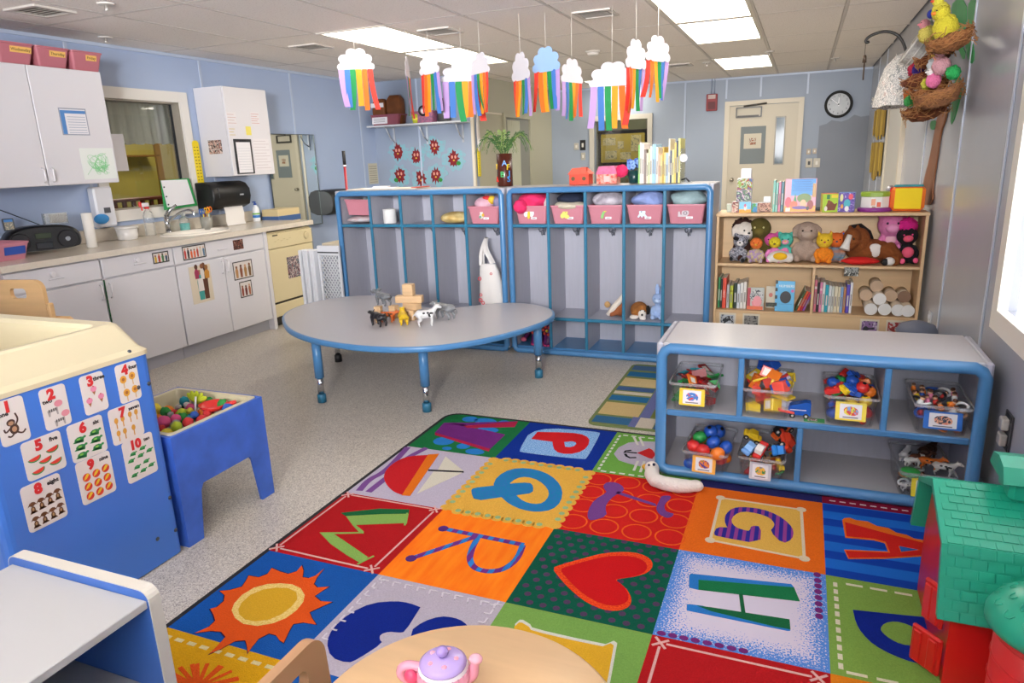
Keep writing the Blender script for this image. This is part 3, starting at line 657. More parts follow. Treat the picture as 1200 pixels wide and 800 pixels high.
for i in range(5):
    a = i*1.26; c_ = ('#d8d4cf', '#2a9a8c', '#d94f2a', '#8a8f96', '#e2c32c')[i]; B().cyl((.02*math.cos(a), .02*math.sin(a), .02), (.04*math.cos(a), .04*math.sin(a), .135), .005, n=7).build('crayon', mat(c_, .5), t, local=True)
for k, (yy, c_) in enumerate(((-.035, '#2467c0'), (.02, '#f0b81c'), (.05, '#f07a1c'))):
    b = B(); 
    for sgn in (-1, 1):
        b.tube([(0, yy+sgn*.014+.014*math.cos(q), .155+k*.006+.022*math.sin(q)) for q in [2*PI*i/10 for i in range(10)]], .0045, 6, closed=True)
    b.cyl((0, yy, .03), (0, yy, .14), .004, n=6).build('scissors', mat(c_, .35), t, local=True)
t = thing('open_binder', 'open green backed binder with white pages by the window', 'binder', (-4.955, 4.55, 1.1))
bp = [(4.3807,1.3525), (4.6504,1.3488), (4.6942,1.142), (4.4043,1.1314)]
B().ext(bp, 0, .006, MXat(-4.925)).build('pages', mat('#e6e6ea', .6), t)
B().ext([(bp[0][0]+.0, bp[0][1]-.0), (bp[1][0]+.03, bp[1][1]+.01), (bp[2][0]+.04, bp[2][1]-.02), (bp[3][0]-.03, bp[3][1]-.02)], 0, .004, MXat(-4.932)).build('cover', mat('#2f9a54', .5), t)
for zf in (.25, .6, .9): B().sph((-4.918, bp[0][0]+(bp[3][0]-bp[0][0])*zf+.012, bp[0][1]+(bp[3][1]-bp[0][1])*zf), .007, 8, 6).build('ring', mat('#3b3f44', .3, .8), t)
t = thing('soap_dispenser', 'white wall soap dispenser with blue bag left of the window', 'dispenser', (-4.97, 3.78, 1.15)); B().box(-4.975, 3.74, 1.03, -4.90, 3.90, 1.33, .012).build('case', mat('#dfe0e6', .35), t); B().box(-4.9, 3.80, 1.135, -4.893, 3.85, 1.175).build('slot', mat('#54565e', .4), t)
t = thing('blue_cloth', 'folded bright blue cloth hanging under the white dispenser', 'cloth', (-4.9, 3.83, 1.07)); B().sph((-4.885, 3.755, 1.095), (.02, .065, .038), 12, 8).build('cloth', mat('#3d93d8', .7, bump=(30, .3)), t, remesh=0)
t = thing('printed_label_sheet', 'grey printed sheet on wall under the long cabinet', 'notice', (-4.975, 3.80, 1.28)) if False else None
# cream box by the mirror
t = thing('cream_box', 'cream box with blue base at the far counter end', 'box', (-4.82, 5.42, .92))
B().box(-4.945, 5.535, .80, -4.74, 5.86, 1.02, .006).build('box', mat('#d9c596', .5), t); B().box(-4.948, 5.533, .9, -4.736, 5.865, .955, .003).build('blue_base', mat('#46679a', .5), t)
t = thing('low_shelf_cabinet', 'narrow grey ledge cabinet behind the counter end', 'cabinet', (-4.85, 5.75, 0)); B().box(-4.975, 5.53, .05, -4.72, 6.0, .795, .004).build('body', mat('#8f96a2', .5), t); B().box(-4.96, 5.54, 0, -4.74, 5.99, .05).build('base', mat('#6f7682', .5), t)
# pictures on the cabinet fronts
PAP = mat('#ddd6d0', .5); BLK = mat('#26221f', .5); SK = ['#8a5a3c', '#c99a78', '#5e3a26', '#d8b294']
picture_x(-4.3515, 3.69, .773, 3.832, .854, 'black bordered picture of four people on the middle drawer', PAP, BLK, [('#c9a227', SK[0]), ('#b53c2c', SK[1]), ('#4a7a4a', SK[2]), ('#3d4f66', SK[3])], seed=1)
picture_x(-4.3515, 3.962, .758, 4.19, .863, 'black bordered picture of seven people on the sink drawer', PAP, BLK, [('#c23a34', SK[1]), ('#2f2622', SK[0]), ('#e0632c', SK[2]), ('#e0632c', SK[0]), ('#b5402c', SK[3]), ('#c9c2b4', SK[1]), ('#5a7a96', SK[3])], seed=2)
t = picture_x(-4.3515, 4.49, .768, 4.603, .849, 'small dark photograph on the right of the sink drawer', printmat(['#4a2c26', '#7c463a', '#2a1c1a', '#b98a78'], 35), None, [])
t = picture_x(-4.3515, 3.994, .408, 4.208, .70, 'tall photo cutout of a family on the sink cabinet door', mat('#dccfb8', .5), None, [])
fx = -4.3494
for yc, zb, h, wv, c_, hd in ((4.09, .43, .20, .030, '#3f9a92', '#a87352'), (4.14, .43, .25, .028, '#5a3422', '#6e4530'), (4.065, .60, .075, .022, '#a33358', '#5b3826'), (4.12, .59, .085, .02, '#ddd6cf', '#8a5a3c'), (4.165, .59, .07, .026, '#c98a34', '#9a6a3a')):
    b = B(); b.flat([(yc-wv*.8, zb), (yc+wv*.8, zb), (yc+wv, zb+h*.7), (yc+wv*.5, zb+h), (yc-wv*.5, zb+h), (yc-wv, zb+h*.7)], 0).mt(1).flat(circ(yc, zb+h+.018, .017, .021, 10), .0003)
    b.v = [tuple(MXat(fx) @ Vector(v)) for v in b.v]; fx += .0005; b.build('figure', [mat(c_, .6), mat(hd, .6)], t)
b = B().ext([(4.062, .50), (4.118, .50), (4.115, .60), (4.065, .60)], 0, .0004, MXat(fx)); b.build('white_shirt', mat('#e4dcd6', .6), t)
picture_x(-4.3515, 4.45, .518, 4.674, .67, 'black bordered picture of four people on right sink door', PAP, BLK, [('#b98a5a', SK[0]), ('#8a5236', SK[2]), ('#a87c46', SK[1]), ('#7a5a34', SK[0])], seed=3)
picture_x(-4.3515, 4.495, .36, 4.637, .496, 'lower black bordered picture of three people on right sink door', PAP, BLK, [('#9a4632', SK[0]), ('#6e2a20', SK[2]), ('#b06a4a', SK[1])], seed=4)
# dishwasher
t = thing('dishwasher', 'cream built-in dishwasher at the end of the counter', 'dishwasher', (-4.66, 5.2, 0)); M_DW = mat('#d9cba2', .3)
B().box(-4.97, 4.893, .1, -4.372, 5.515, .862).build('cabinet', M_DW, t); B().box(-4.93, 4.9, 0, -4.43, 5.51, .1).build('kick_plate', mat('#45413a', .6), t)
B().box(-4.372, 4.897, .715, -4.345, 5.512, .85, .006).build('control_panel', M_DW, t); B().box(-4.372, 4.897, .235, -4.35, 5.512, .71, .004).build('door', M_DW, t)
B().box(-4.372, 4.897, .1, -4.352, 5.512, .215, .004).build('lower_panel', M_DW, t); B().box(-4.38, 4.897, .215, -4.36, 5.512, .235).build('shadow_gap', mat('#332e26', .7), t)
B().cyl((-4.345, 5.42, .79), (-4.33, 5.42, .79), .035, .03, 24).build('dial', mat('#cfc098', .3), t); B().box(-4.345, 4.96, .826, -4.3445, 5.03, .838).build('brand_lettering_bar', mat('#4a4234', .4), t)
for i in range(6): B().box(-4.345, 4.98+.04*i, .775+.012*(i % 2), -4.3425, 5.005+.04*i, .781+.012*(i % 2), .001).build('button', mat('#c7b98f', .3), t)
t = picture_x(-4.3495, 5.117, .42, 5.307, .617, 'dark photograph of children on the dishwasher door', printmat(['#23262e', '#8f5f66', '#45535e', '#c9b4b0', '#2d2430', '#6f7f88'], 22), None, [])
t = thing('wall_outlet', 'small wall outlet between the dishwasher and lockers', 'outlet', (XL, 6.12, .78))
B().box(XL, 6.07, .72, XL+.006, 6.15, .84, .002).build('plate', mat('#b7bcc4', .4), t); B().box(XL+.006, 6.095, .74, XL+.009, 6.125, .77).box(XL+.006, 6.095, .79, XL+.009, 6.125, .82).build('socket', mat('#5a5e66', .4), t)
# folded safety gate beside the lockers
t = thing('safety_gate', 'white folding safety gate leaning beside the left lockers', 'gate', (-3.6, 4.6, 0)); M_GATE = mat('#d9dbe0', .4)
for i in range(5):
    x = -3.755+.032*i; B().box(x, 4.56+.012*(i % 2), .02, x+.024, 4.66+.012*(i % 2), .765, .004).build('folded_panel', M_GATE, t)
fr = B(); fr.box(-3.595, 4.60, .72, -3.385, 4.625, .80, .004).box(-3.595, 4.60, .02, -3.385, 4.625, .06, .004).box(-3.595, 4.60, .06, -3.575, 4.625, .72, .004).box(-3.402, 4.60, .06, -3.385, 4.625, .72, .004).build('frame', M_GATE, t)
B().box(-3.59, 4.597, .742, -3.39, 4.60, .752).build('slot', mat('#33363c', .6), t)
b = B()
for i in range(-7, 17):
    for sg in (1, -1):
        u0 = -3.575; u1 = -3.402; z0 = .06+.04*i if sg > 0 else .06+.04*i+.2
        p0 = (u0, 4.612, z0); p1 = (u1, 4.612, z0+sg*.24)
        q0, q1 = Vector(p0), Vector(p1); lo_, hi_ = (q0, q1) if q0.z < q1.z else (q1, q0)
        if hi_.z <= .07 or lo_.z >= .71: continue
        if lo_.z < .06: lo_ = lo_.lerp(hi_, (.06-lo_.z)/(hi_.z-lo_.z))
        if hi_.z > .72: hi_ = lo_.lerp(hi_, (.72-lo_.z)/(hi_.z-lo_.z))
        b.tube([lo_, hi_], .0045, 5)
b.build('lattice_mesh', M_GATE, t, kind='stuff')
t = thing('folded_box', 'tall narrow beige box standing behind the safety gate', 'box', (-3.75, 5.05, 0)); B().box(-3.66, 4.75, 0, -3.47, 5.1, .80, .006).build('carton', mat('#c9bda4', .6), t)
B().box(-3.655, 4.747, .0, -3.475, 4.75, .74).build('grey_front', mat('#a9adb8', .5), t)
# wooden chair and orange bookshelf behind the water table
M_WOOD = mat('#d2a062', .4, grain=(3, 40, 3, .14)); M_WOOD2 = mat('#dcb27c', .42, grain=(2, 2, 30, .12)); M_PLY = mat('#cfa06d', .4, grain=(20, 2, 2, .16))
def chair(x, y, rz, label, wb=.27, top=.925, seat=.52, zb=.66, thick=.022, m=None):
    t = thing('wooden_chair', label, 'chair', (x, y, 0), None, rz); m = m or M_WOOD2
    MB2 = plane_M((0, 0, 0), (1, 0, 0), (0, 0, 1))
    o_ = rrect(-wb/2, zb-.13, wb/2, top, .05, 5)
    B().ext([o_, rrect(-.048, top-.095, .048, top-.042, .018, 4)], -.0, thick, plane_M((0, .13, 0), (1, 0, 0), (0, 0, 1))).build('backrest', m, t, local=True)
    B().box(-wb/2, -.16, seat-.02, wb/2, .105, seat, .006).build('seat', m, t, local=True)
    for sx in (-1, 1):
        B().box(sx*(wb/2-.004), -.15, 0, sx*(wb/2+.018), -.11, seat+.0, .006).build('leg', m, t, local=True)
        B().box(sx*(wb/2-.004), .095, 0, sx*(wb/2+.018), .13, top-.12, .006).build('leg', m, t, local=True)
        B().box(sx*(wb/2-.002), -.11, seat-.1, sx*(wb/2+.016), .10, seat-.06, .004).build('side_rail', m, t, local=True)
    return t
    return t
CH = chair(-3.665, 2.39, 3.33, 'light wooden toddler chair with a cutout handle behind the water table', wb=.30)
B().box(-.245, .06, .695, .12, .10, .73, .016).build('arm_rail', M_WOOD2, CH, local=True)
t = thing('orange_bookcase', 'orange bookcase at the near end of the counter', 'bookcase', (-4.5, 2.5, 0)); M_OR = mat('#e0561a', .4)
B().box(-4.90, 2.56, 0, -4.33, 2.585, .875, .003).build('side_panel', M_OR, t); B().box(-4.90, 2.1, 0, -4.33, 2.12, .875, .003).build('side_panel', M_OR, t)
for z in (.06, .45, .85): B().box(-4.90, 2.12, z, -4.34, 2.56, z+.02, .002).build('shelf', M_OR, t)
for i in range(6):
    c_ = ['#2a55a8', '#d9d4cc', '#c23a2c', '#2a55a8', '#3c8a5a', '#2f66b8'][i]; t = thing('book', '%s spined picture book in the orange bookcase, %s' % (('blue', 'white', 'red', 'dark blue', 'green', 'bright blue')[i], 'next to its right side panel' if i == 0 else 'further left'), 'book', (-4.5, 2.53-.035*i, .47), 'books in the orange bookcase')
    B().box(-4.62, 2.515-.035*i, .4705, -4.36, 2.545-.035*i, .70-.01*i, .003).build('cover', mat(c_, .4), t)
# ---------------- lockers, kidney table, water table, sensory table ----------------
M_BLUE = mat('#4b82b4', 0.3); M_TEAL = mat('#2f7595', 0.35); M_GLAM = mat('#b4b5c1', 0.4, grain=(60, 60, 6, .05)); M_GTOP = mat('#bdbbbf', 0.3, noise=(120, .04))
M_HOOK = mat('#b9bcc2', .2, .9)
def blob(c, r, amp, seed, n=28, k=18, freq=3.0, flat=0, X=None):
    rn = random.Random(seed); ph = [[rn.uniform(0, 6.3) for _ in range(3)]+[rn.uniform(.6, 1.6)*freq for _ in range(3)] for _ in range(5)]
    vs = []; fs = []
    for i in range(k+1):
        t = PI*i/k
        for j in range(n):
            a = 2*PI*j/n
            d = Vector((math.sin(t)*math.cos(a), math.sin(t)*math.sin(a), math.cos(t)))
            e = 1+amp*sum(math.sin(p[3]*d.x+p[0])*math.sin(p[4]*d.y+p[1])*math.cos(p[5]*d.z+p[2]) for p in ph)
            z = d.z*r[2]*e
            if flat and z < -flat: z = -flat
            vs.append((c[0]+d.x*r[0]*e, c[1]+d.y*r[1]*e, c[2]+z))
    for i in range(k):
        for j in range(n): fs.append((i*n+j, i*n+(j+1) % n, (i+1)*n+(j+1) % n, (i+1)*n+j))
    return B(X).add(vs, fs, True)
def locker(x0, x1, label):
    t = thing('cubby_locker', label, 'locker', ((x0+x1)/2, 4.87, 0), 'five section cubby lockers')
    y0, y1, h = 4.705, 5.06, 1.22; r = .021
    B().box(x0, y0+.0, 0.03, x0+.03, y1, h-.001, .006).build('side_panel', M_GLAM, t); B().box(x1-.03, y0, 0.03, x1, y1, h-.001, .006).build('side_panel', M_GLAM, t)
    B().box(x0+.03, y0, h-.032, x1-.03, y1, h, .004).build('top_panel', M_GTOP, t); B().box(x0+.03, y1-.012, .05, x1-.03, y1, h-.032).build('back_panel', M_GLAM, t)
    B().box(x0+.03, y0+.02, .0, x1-.03, y1, .05).build('base', M_BLUE, t)
    f = [(x0+r, y0, .05), (x0+r, y0, h-.05), (x0+r+.012, y0, h-.032), (x0+.05, y0, h-r), (x1-.05, y0, h-r), (x1-r-.012, y0, h-.032), (x1-r, y0, h-.05), (x1-r, y0, .05), (x1-r-.01, y0, r+.01), (x1-.05, y0, r), (x0+.05, y0, r), (x0+r+.01, y0, r+.01)]
    B().tube(f, r, 12, closed=True).build('edge_frame', M_BLUE, t)
    xs = [x0+.04+(x1-x0-.08)*i/5 for i in range(6)]
    for nm, z in (('upper_shelf', .94), ('lower_shelf', .265)):
        o = B().box(xs[0]-.01, y0+.012, z, xs[5]+.01, y1-.012, z+.018).build(nm, M_GLAM, t); B().box(xs[0]-.01, y0-.002, z-.003, xs[5]+.01, y0+.012, z+.021, .004).build('edge_strip', M_TEAL, o)
    for x in xs[1:5]:
        o = B().box(x-.008, y0+.012, .05, x+.008, y1-.012, h-.032).build('divider', M_GLAM, t); B().box(x-.011, y0-.004, .05, x+.011, y0+.012, h-.035, .004).build('edge_strip', M_TEAL, o)
    for i in range(5):
        xc = (xs[i]+xs[i+1])/2-.02; b = B()
        b.box(xc-.012, y1-.018, .845, xc+.012, y1-.012, .905, .002)
        for sx in (-1, 1): b.tube(smoothpath([(xc+sx*.006, y1-.018, .885), (xc+sx*.016, y1-.05, .87), (xc+sx*.022, y1-.06, .885), (xc+sx*.024, y1-.062, .90)], 1), .0045, 6)
        b.tube(smoothpath([(xc, y1-.018, .87), (xc, y1-.05, .845), (xc, y1-.065, .855), (xc, y1-.068, .875)], 1), .0045, 6); b.build('coat_hook', M_HOOK, t)
    return t, xs
_, LXA = locker(-3.445, -1.985, 'left blue edged cubby locker unit with mostly empty sections')
_, LXB = locker(-1.965, -.525, 'right blue edged cubby locker unit with five full pink bins')
def stick(b, loops, z=0): return b.flat(loops, z)
def animal_sticker(parent, M, kind):
    """flat picture label on a bin front: u right, v up"""
    P = {'bee': [('#dfe6f2', circ(-.022, .008, .017, .026)), ('#dfe6f2', circ(.022, .008, .017, .026)), ('#e4c832', circ(0, -.002, .011, .03))],
         'bear': [('#e6d668', circ(0, .012, .02, .02)), ('#e6d668', circ(-.018, -.01, .016, .018)), ('#e6d668', circ(.014, -.016, .018, .014)), ('#5a4a1c', circ(.004, .014, .003))],
         'dino': [('#7fc06a', [(-.012, -.03), (.004, -.03), (.01, 0), (.022, .02), (.012, .03), (-.004, .012), (-.012, -.01)]), ('#e6d84a', circ(.016, .024, .012, .01))],
         'octopus': [('#cfe0ee', circ(0, .012, .022, .02)), ('#cfe0ee', [(-.032, -.02), (-.02, .0), (.02, .0), (.034, -.018), (.022, -.024), (.01, -.012), (0, -.026), (-.012, -.012), (-.022, -.026)]), ('#49708f', circ(-.006, .014, .004))],
         'snail': [('#c9bfc4', circ(.012, .004, .024, .022)), ('#8a7a84', circ(.012, .004, .014, .013)), ('#c9bfc4', circ(.012, .004, .007)), ('#c9bfc4', [(-.034, -.02), (.03, -.02), (.02, -.008), (-.018, -.006), (-.024, .016), (-.034, .012)])],
         'duck': [('#dfe0d6', circ(0, .016, .012, .014)), ('#cfd6c8', circ(.0, -.012, .018, .018)), ('#e0b23c', circ(.014, -.002, .01, .012)), ('#6f9a8a', circ(-.008, -.016, .01, .01))]}[kind]
    for i, (c, l) in enumerate(P):
        b = B(M); b.flat(l, .0008+.0004*i); b.build('sticker', mat(c, .5), parent, local=True)
    b = B(M); b.flat(rrect(.018, -.034, .062, -.018, .003), .0006).build('name_label', mat('#e8e6ea', .5), parent, local=True)
    b = B(M); b.flat(rrect(.026, -.028, .052, -.0245, .001), .0011).build('name_line', mat('#6a6468', .6), parent, local=True)
def lbin(x, label, sticker, z=.9615, w_=.252, tilt=0):
    t = thing('pink_bin', label, 'bin', (x, 4.885, z), 'pink bins on the upper locker shelves')
    tub_mesh(w_, .345, .128, tw=.83).build('tub', M_PINKL, t, local=True)
    if sticker: animal_sticker(t, Matrix.Translation((-.015, -.1595, .066)) @ Matrix.Rotation(-.17, 4, 'X') @ Matrix(((1, 0, 0, 0), (0, 0, -1, -.0035), (0, 1, 0, 0), (0, 0, 0, 1))), sticker)
    return t
xc = [(LXB[i]+LXB[i+1])/2 for i in range(5)]; xa = [(LXA[i]+LXA[i+1])/2 for i in range(5)]
def cloth(x, y, z, r, c, label, seed, amp=.05, name='blanket', cat='blanket', bump=(40, .6), c2=None, flat=0):
    t = blob((x, y, z), r, amp, seed, flat=flat).build(name, mat(c, .85, bump=bump, noise=(16, .2) if not c2 else (16, .5), c2=c2)); return tag(t, label, cat, None)
lbin(xc[0], 'pink bin with winged bee sticker under the hot pink blanket', 'bee'); lbin(xc[1], 'pink bin with yellow bear sticker under navy and cream bedding', 'bear')
lbin(xc[2], 'pink bin with green dinosaur sticker under a white patterned blanket', 'dino'); lbin(xc[3], 'pink bin with blue octopus sticker under a periwinkle blanket', 'octopus'); lbin(xc[4], 'pink bin with grey snail sticker under a pale aqua blanket', 'snail')
lbin(xa[4], 'pink bin with duck sticker holding a doll in left locker', 'duck')
cloth(xc[0]-.01, 4.84, 1.115, (.118, .13, .065), '#f0306e', 'hot pink fuzzy blanket bulging out of a bin', 1, .07)
t = blob((xc[0]-.075, 4.715, 1.085), (.05, .05, .05), .05, 4).build('blanket', mat('#f0306e', .85, bump=(40, .6), noise=(16, .2))); tag(t, 'hot pink rolled blanket corner spilling over the bin edge', 'blanket')
cloth(xc[0]+.095, 4.86, 1.10, (.028, .10, .05), '#d8d6d4', 'small white cloth tucked beside the hot pink blanket', 2, .03)
cloth(xc[1], 4.86, 1.125, (.108, .13, .052), '#1c2740', 'navy blanket on top of cream sheet in a bin', 5, .05)
cloth(xc[1], 4.80, 1.085, (.113, .11, .032), '#ddd2bc', 'cream folded sheet under the navy blanket', 6, .04)
cloth(xc[2], 4.85, 1.115, (.116, .13, .06), '#d4cfd8', 'white and grey patterned blanket bulging from a bin', 7, .05, c2='#a79fac')
cloth(xc[3]+.005, 4.85, 1.115, (.112, .13, .06), '#93a6dc', 'periwinkle blue blanket bulging from a bin', 8, .06)
cloth(xc[4]-.005, 4.85, 1.118, (.118, .13, .06), '#a9c4c8', 'pale aqua blanket bulging from the rightmost bin', 9, .06)
t = thing('doll', 'soft doll with pink hat lying in the left locker bin', 'doll', (xa[4], 4.85, 1.08)); blob((xa[4]-.03, 4.83, 1.10), (.075, .09, .055), .02, 3).build('hat', mat('#e3b4c4', .85, bump=(60, .5)), t)
B().sph((xa[4]+.04, 4.80, 1.13), (.032, .03, .032), 12, 8).build('head', mat('#e8c038', .7), t); B().sph((xa[4]-.0, 4.80, 1.145), (.035, .03, .018), 12, 8).build('ribbon', mat('#cc2a30', .7), t); blob((xa[4]+.085, 4.80, 1.11), (.03, .04, .05), .08, 5).build('scarf', mat('#8d86a8', .8), t)
t = thing('pink_bin', 'pink bin tilted on white cloth in the first locker section', 'bin', (xa[0]-.005, 4.89, 1.02), 'pink bins on the upper locker shelves', 0); tub_mesh(.235, .33, .122, tw=.83).build('tub', M_PINKL, t, local=True); t.rotation_euler = (-.06, .02, 0)
t = cloth(xa[0]-.005, 4.86, .992, (.132, .17, .028), '#d8d3d6', 'folded white printed cloth under the tilted pink bin', 11, .03, 'folded_cloth', 'cloth', c2='#c7a9ac')
t = thing('soft_toy', 'small patterned soft toy inside the tilted pink bin', 'toy', (xa[0]+.05, 4.86, 1.12)); blob((xa[0]+.045, 4.87, 1.125), (.065, .08, .035), .05, 12).build('body', mat('#d7d9cc', .8, noise=(30, .4), c2='#5aa7b0'), t); B().sph((xa[0]+.015, 4.80, 1.13), (.022, .02, .02)).build('yellow_patch', mat('#e0c83a', .7), t)
t = thing('paper_towel_roll', 'white tissue roll standing in the second locker section', 'roll', (xa[1]-.02, 4.80, .9615)); B().lathe([(.02, .004), (.05, 0), (.052, .004), (.052, .106), (.05, .11), (.02, .11), (.02, .06)], n=24).build('roll', mat('#e6e5e4', .8), t, local=True)
t = cloth(xa[3], 4.83, 1.0, (.122, .12, .045), '#e3cf92', 'yellow printed folded blanket in the fourth locker section', 13, .05, 'folded_cloth', 'blanket', c2='#c4a25c', flat=.036)
# tote bag
t = thing('tote_bag', 'white canvas tote bag with red print hanging in left locker', 'bag', (-2.115, 4.8, .4)); M_CAN = mat('#dedbd8', .8, bump=(25, .4))
b = B(); lo = []
for z, w0, w1, d in ((.335, -2.212, -2.028, .05), (.40, -2.215, -2.022, .06), (.52, -2.213, -2.035, .055), (.62, -2.21, -2.06, .035), (.665, -2.205, -2.085, .018)):
    n = 20; lo.append([((w0+w1)/2+(w1-w0)/2*math.copysign(abs(math.cos(a))**.6, math.cos(a)), 4.725+d*math.copysign(abs(math.sin(a))**.8, math.sin(a))+.004*math.sin(5*a+z*30), z) for a in [2*PI*i/n for i in range(n)]])
loft(b, lo, True, True, False).build('bag', M_CAN, t)
for dy in (-.02, .02):
    pts = smoothpath([(-2.195, 4.725+dy, .655), (-2.198, 4.735+dy, .76), (-2.195, 4.85, .875), (-2.175, 4.735+dy, .79), (-2.105, 4.725+dy, .67)], 2)
    b = B(); vs = []
    for p in pts: vs += [(p[0]-.012, p[1], p[2]), (p[0]+.012, p[1]+.003, p[2])]
    b.add(vs, [(2*i, 2*i+1, 2*i+3, 2*i+2) for i in range(len(pts)-1)], True).build('strap', M_CAN, t)
b = B()
for (u, v, r) in ((-2.19, .40, .016), (-2.185, .44, .012), (-2.17, .38, .014), (-2.195, .56, .015), (-2.10, .60, .01)): b.ext([circ(u, v, r, n=12), circ(u, v, r*.55, n=12)], 0, .002, plane_M((0, 4.662 if v < .5 else 4.675, 0), (1, 0, 0), (0, 0, 1)))
b.build('red_print', mat('#d0505c', .7), t)
# shoes and toys in the lower cubbies
def boot(x, y, z, label, M1, M2, tilt=0):
    t = thing('rain_boot', label, 'boot', (x, y, z), 'purple flowered boots in the lower locker cubby'); t.rotation_euler = (0, tilt, 0)
    b = B(); loft(b, [[(px*s_, py*q-.02, zz) for px, py in circ(0, 0, .045, .06, 14)] for zz, s_, q in ((.0, .95, 1.3), (.03, 1, 1.3), (.06, .9, 1.0), (.10, .8, .8), (.19, .95, .85))], True, True, False).build('boot', M1, t, local=True)
    b = B(); 
    for a in range(6): b.sph((.03*math.cos(a), -.075, .115+.03*math.sin(a)), (.012, .006, .012), 8, 5)
    b.build('flower_print', M2, t, local=True); B().sph((0, -.078, .115), (.012, .007, .012), 8, 5).build('flower_centre', mat('#f2d43a', .5), t, local=True)
    B().ext(circ(0, -.02, .05, .085, 14), -.0, .014).build('sole', mat('#c93f78', .5), t, local=True)
M_PUR = mat('#6a1f72', .3)
boot(-1.80, 4.84, .052, 'purple flowered boot in cubby left of table leg', M_PUR, mat('#e6503c', .5)); boot(-1.70, 4.83, .052, 'purple flowered boot in cubby behind table leg', M_PUR, mat('#e6503c', .5))
t = thing('rain_boot', 'dark purple umbrella with pink handle end in the lower cubby', 'umbrella', (-1.86, 4.80, .07)); B().tube([(-1.90, 4.80, .085), (-1.86, 4.84, .16), (-1.835, 4.87, .235)], [.012, .03, .02], 10).build('folded_canopy', mat('#5a1452', .4), t); B().sph((-1.905, 4.795, .08), (.024, .02, .018), 10, 7).build('handle', mat('#e06a86', .4), t); t.name = 'folded_umbrella'
t = thing('dark_shoes', 'dark shoes in lower cubby of the left locker', 'shoes', (-2.12, 4.84, .06)); blob((-2.15, 4.84, .105), (.045, .11, .045), .06, 21, flat=.05).build('shoe', mat('#1d1b1d', .6), t); blob((-2.06, 4.85, .105), (.042, .10, .045), .06, 22, flat=.05).build('shoe', mat('#2a241e', .6), t)
# ---------------- kidney table ----------------
t = thing('kidney_table', 'low kidney shaped table with grey top and blue edge', 'table', (-2.35, 3.8, 0))
kp = [(-3.07, 3.50), (-3.30, 3.76), (-3.37, 4.08), (-3.27, 4.37), (-3.02, 4.52), (-2.75, 4.47), (-2.50, 4.25), (-2.26, 4.13), (-2.06, 4.32), (-1.86, 4.47), (-1.63, 4.43), (-1.46, 4.27), (-1.40, 4.04), (-1.47, 3.76), (-1.62, 3.44), (-1.86, 3.21), (-2.19, 3.135), (-2.58, 3.20), (-2.86, 3.33)]
kl = smoothloop(kp, 3)
def offset(l, d):
    o = []
    for i in range(len(l)):
        a, b_ = l[i-1], l[(i+1) % len(l)]; v = Vector((b_[0]-a[0], b_[1]-a[1])); v.normalize(); n = Vector((-v.y, v.x)); o.append((l[i][0]+n.x*d, l[i][1]+n.y*d))
    return o
area_ = sum(kl[i-1][0]*kl[i][1]-kl[i][0]*kl[i-1][1] for i in range(len(kl))); sg = 1 if area_ > 0 else -1
inn = offset(kl, sg*.012)
b = B(); b.ext(inn, .408, .4405); b.build('tabletop', M_GTOP, t)
b = B(); loft(b, [[(x, y, z) for x, y in offset(kl, sg*d)] for d, z in ((.012, .406), (.003, .408), (0, .415), (0, .433), (.004, .4395), (.016, .4408))], True, False, False).build('edge_band', M_BLUE, t)
def tleg(b0, x, y, foot):
    o = B().lathe([(.028, .16), (.028, .408)], (x, y, 0), 16).build('leg', M_BLUE, t)
    B().lathe([(.02, .05), (.02, .17)], (x, y, 0), 14).build('chrome_insert', M_CHROME, o); B().lathe([(.027, .0), (.027, .05), (.021, .055)], (x, y, 0), 14).build('foot_cap', foot, o)
FC = mat('#2c6f8f', .4)
for x, y, fc in ((-1.97, 3.375, FC), (-2.69, 3.335, FC), (-1.555, 4.165, FC), (-3.14, 4.13, mat('#1c1d20', .5))): tleg(None, x, y, fc)
# wooden blocks and toy animals on the table
M_BLOCK = mat('#dcb88c', .5, grain=(8, 8, 60, .14)); ZT = .4412
def block(x, y, z, sx, sy, sz, label, rz=0):
    t = thing('wooden_block', label, 'block', (x, y, z), 'wooden blocks stacked on the kidney table', rz); B().box(-sx/2, -sy/2, 0, sx/2, sy/2, sz, .003).build('block', M_BLOCK, t, local=True); return t
block(-2.27, 3.80, ZT, .035, .055, .065, 'wooden block standing as right support of the block tower', .1); block(-2.345, 3.84, ZT, .05, .05, .045, 'wooden block under the left of the block tower', .3)
block(-2.33, 3.83, ZT+.0455, .09, .05, .02, 'small flat wooden block second from the tower bottom', .4) ; block(-2.285, 3.82, ZT+.0665, .12, .055, .042, 'wooden block in the middle of the tower', -.25)
block(-2.30, 3.82, ZT+.109, .178, .05, .046, 'long wooden block laid across the tower', .22); block(-2.30, 3.82, ZT+.1555, .07, .055, .074, 'upright wooden block at the very top of the tower', .15)
block(-2.53, 3.80, ZT, .045, .05, .078, 'wooden block left of the tower under the grey elephant', .2); block(-2.43, 3.83, ZT, .05, .05, .082, 'wooden block behind the orange tiger toy', -.1)
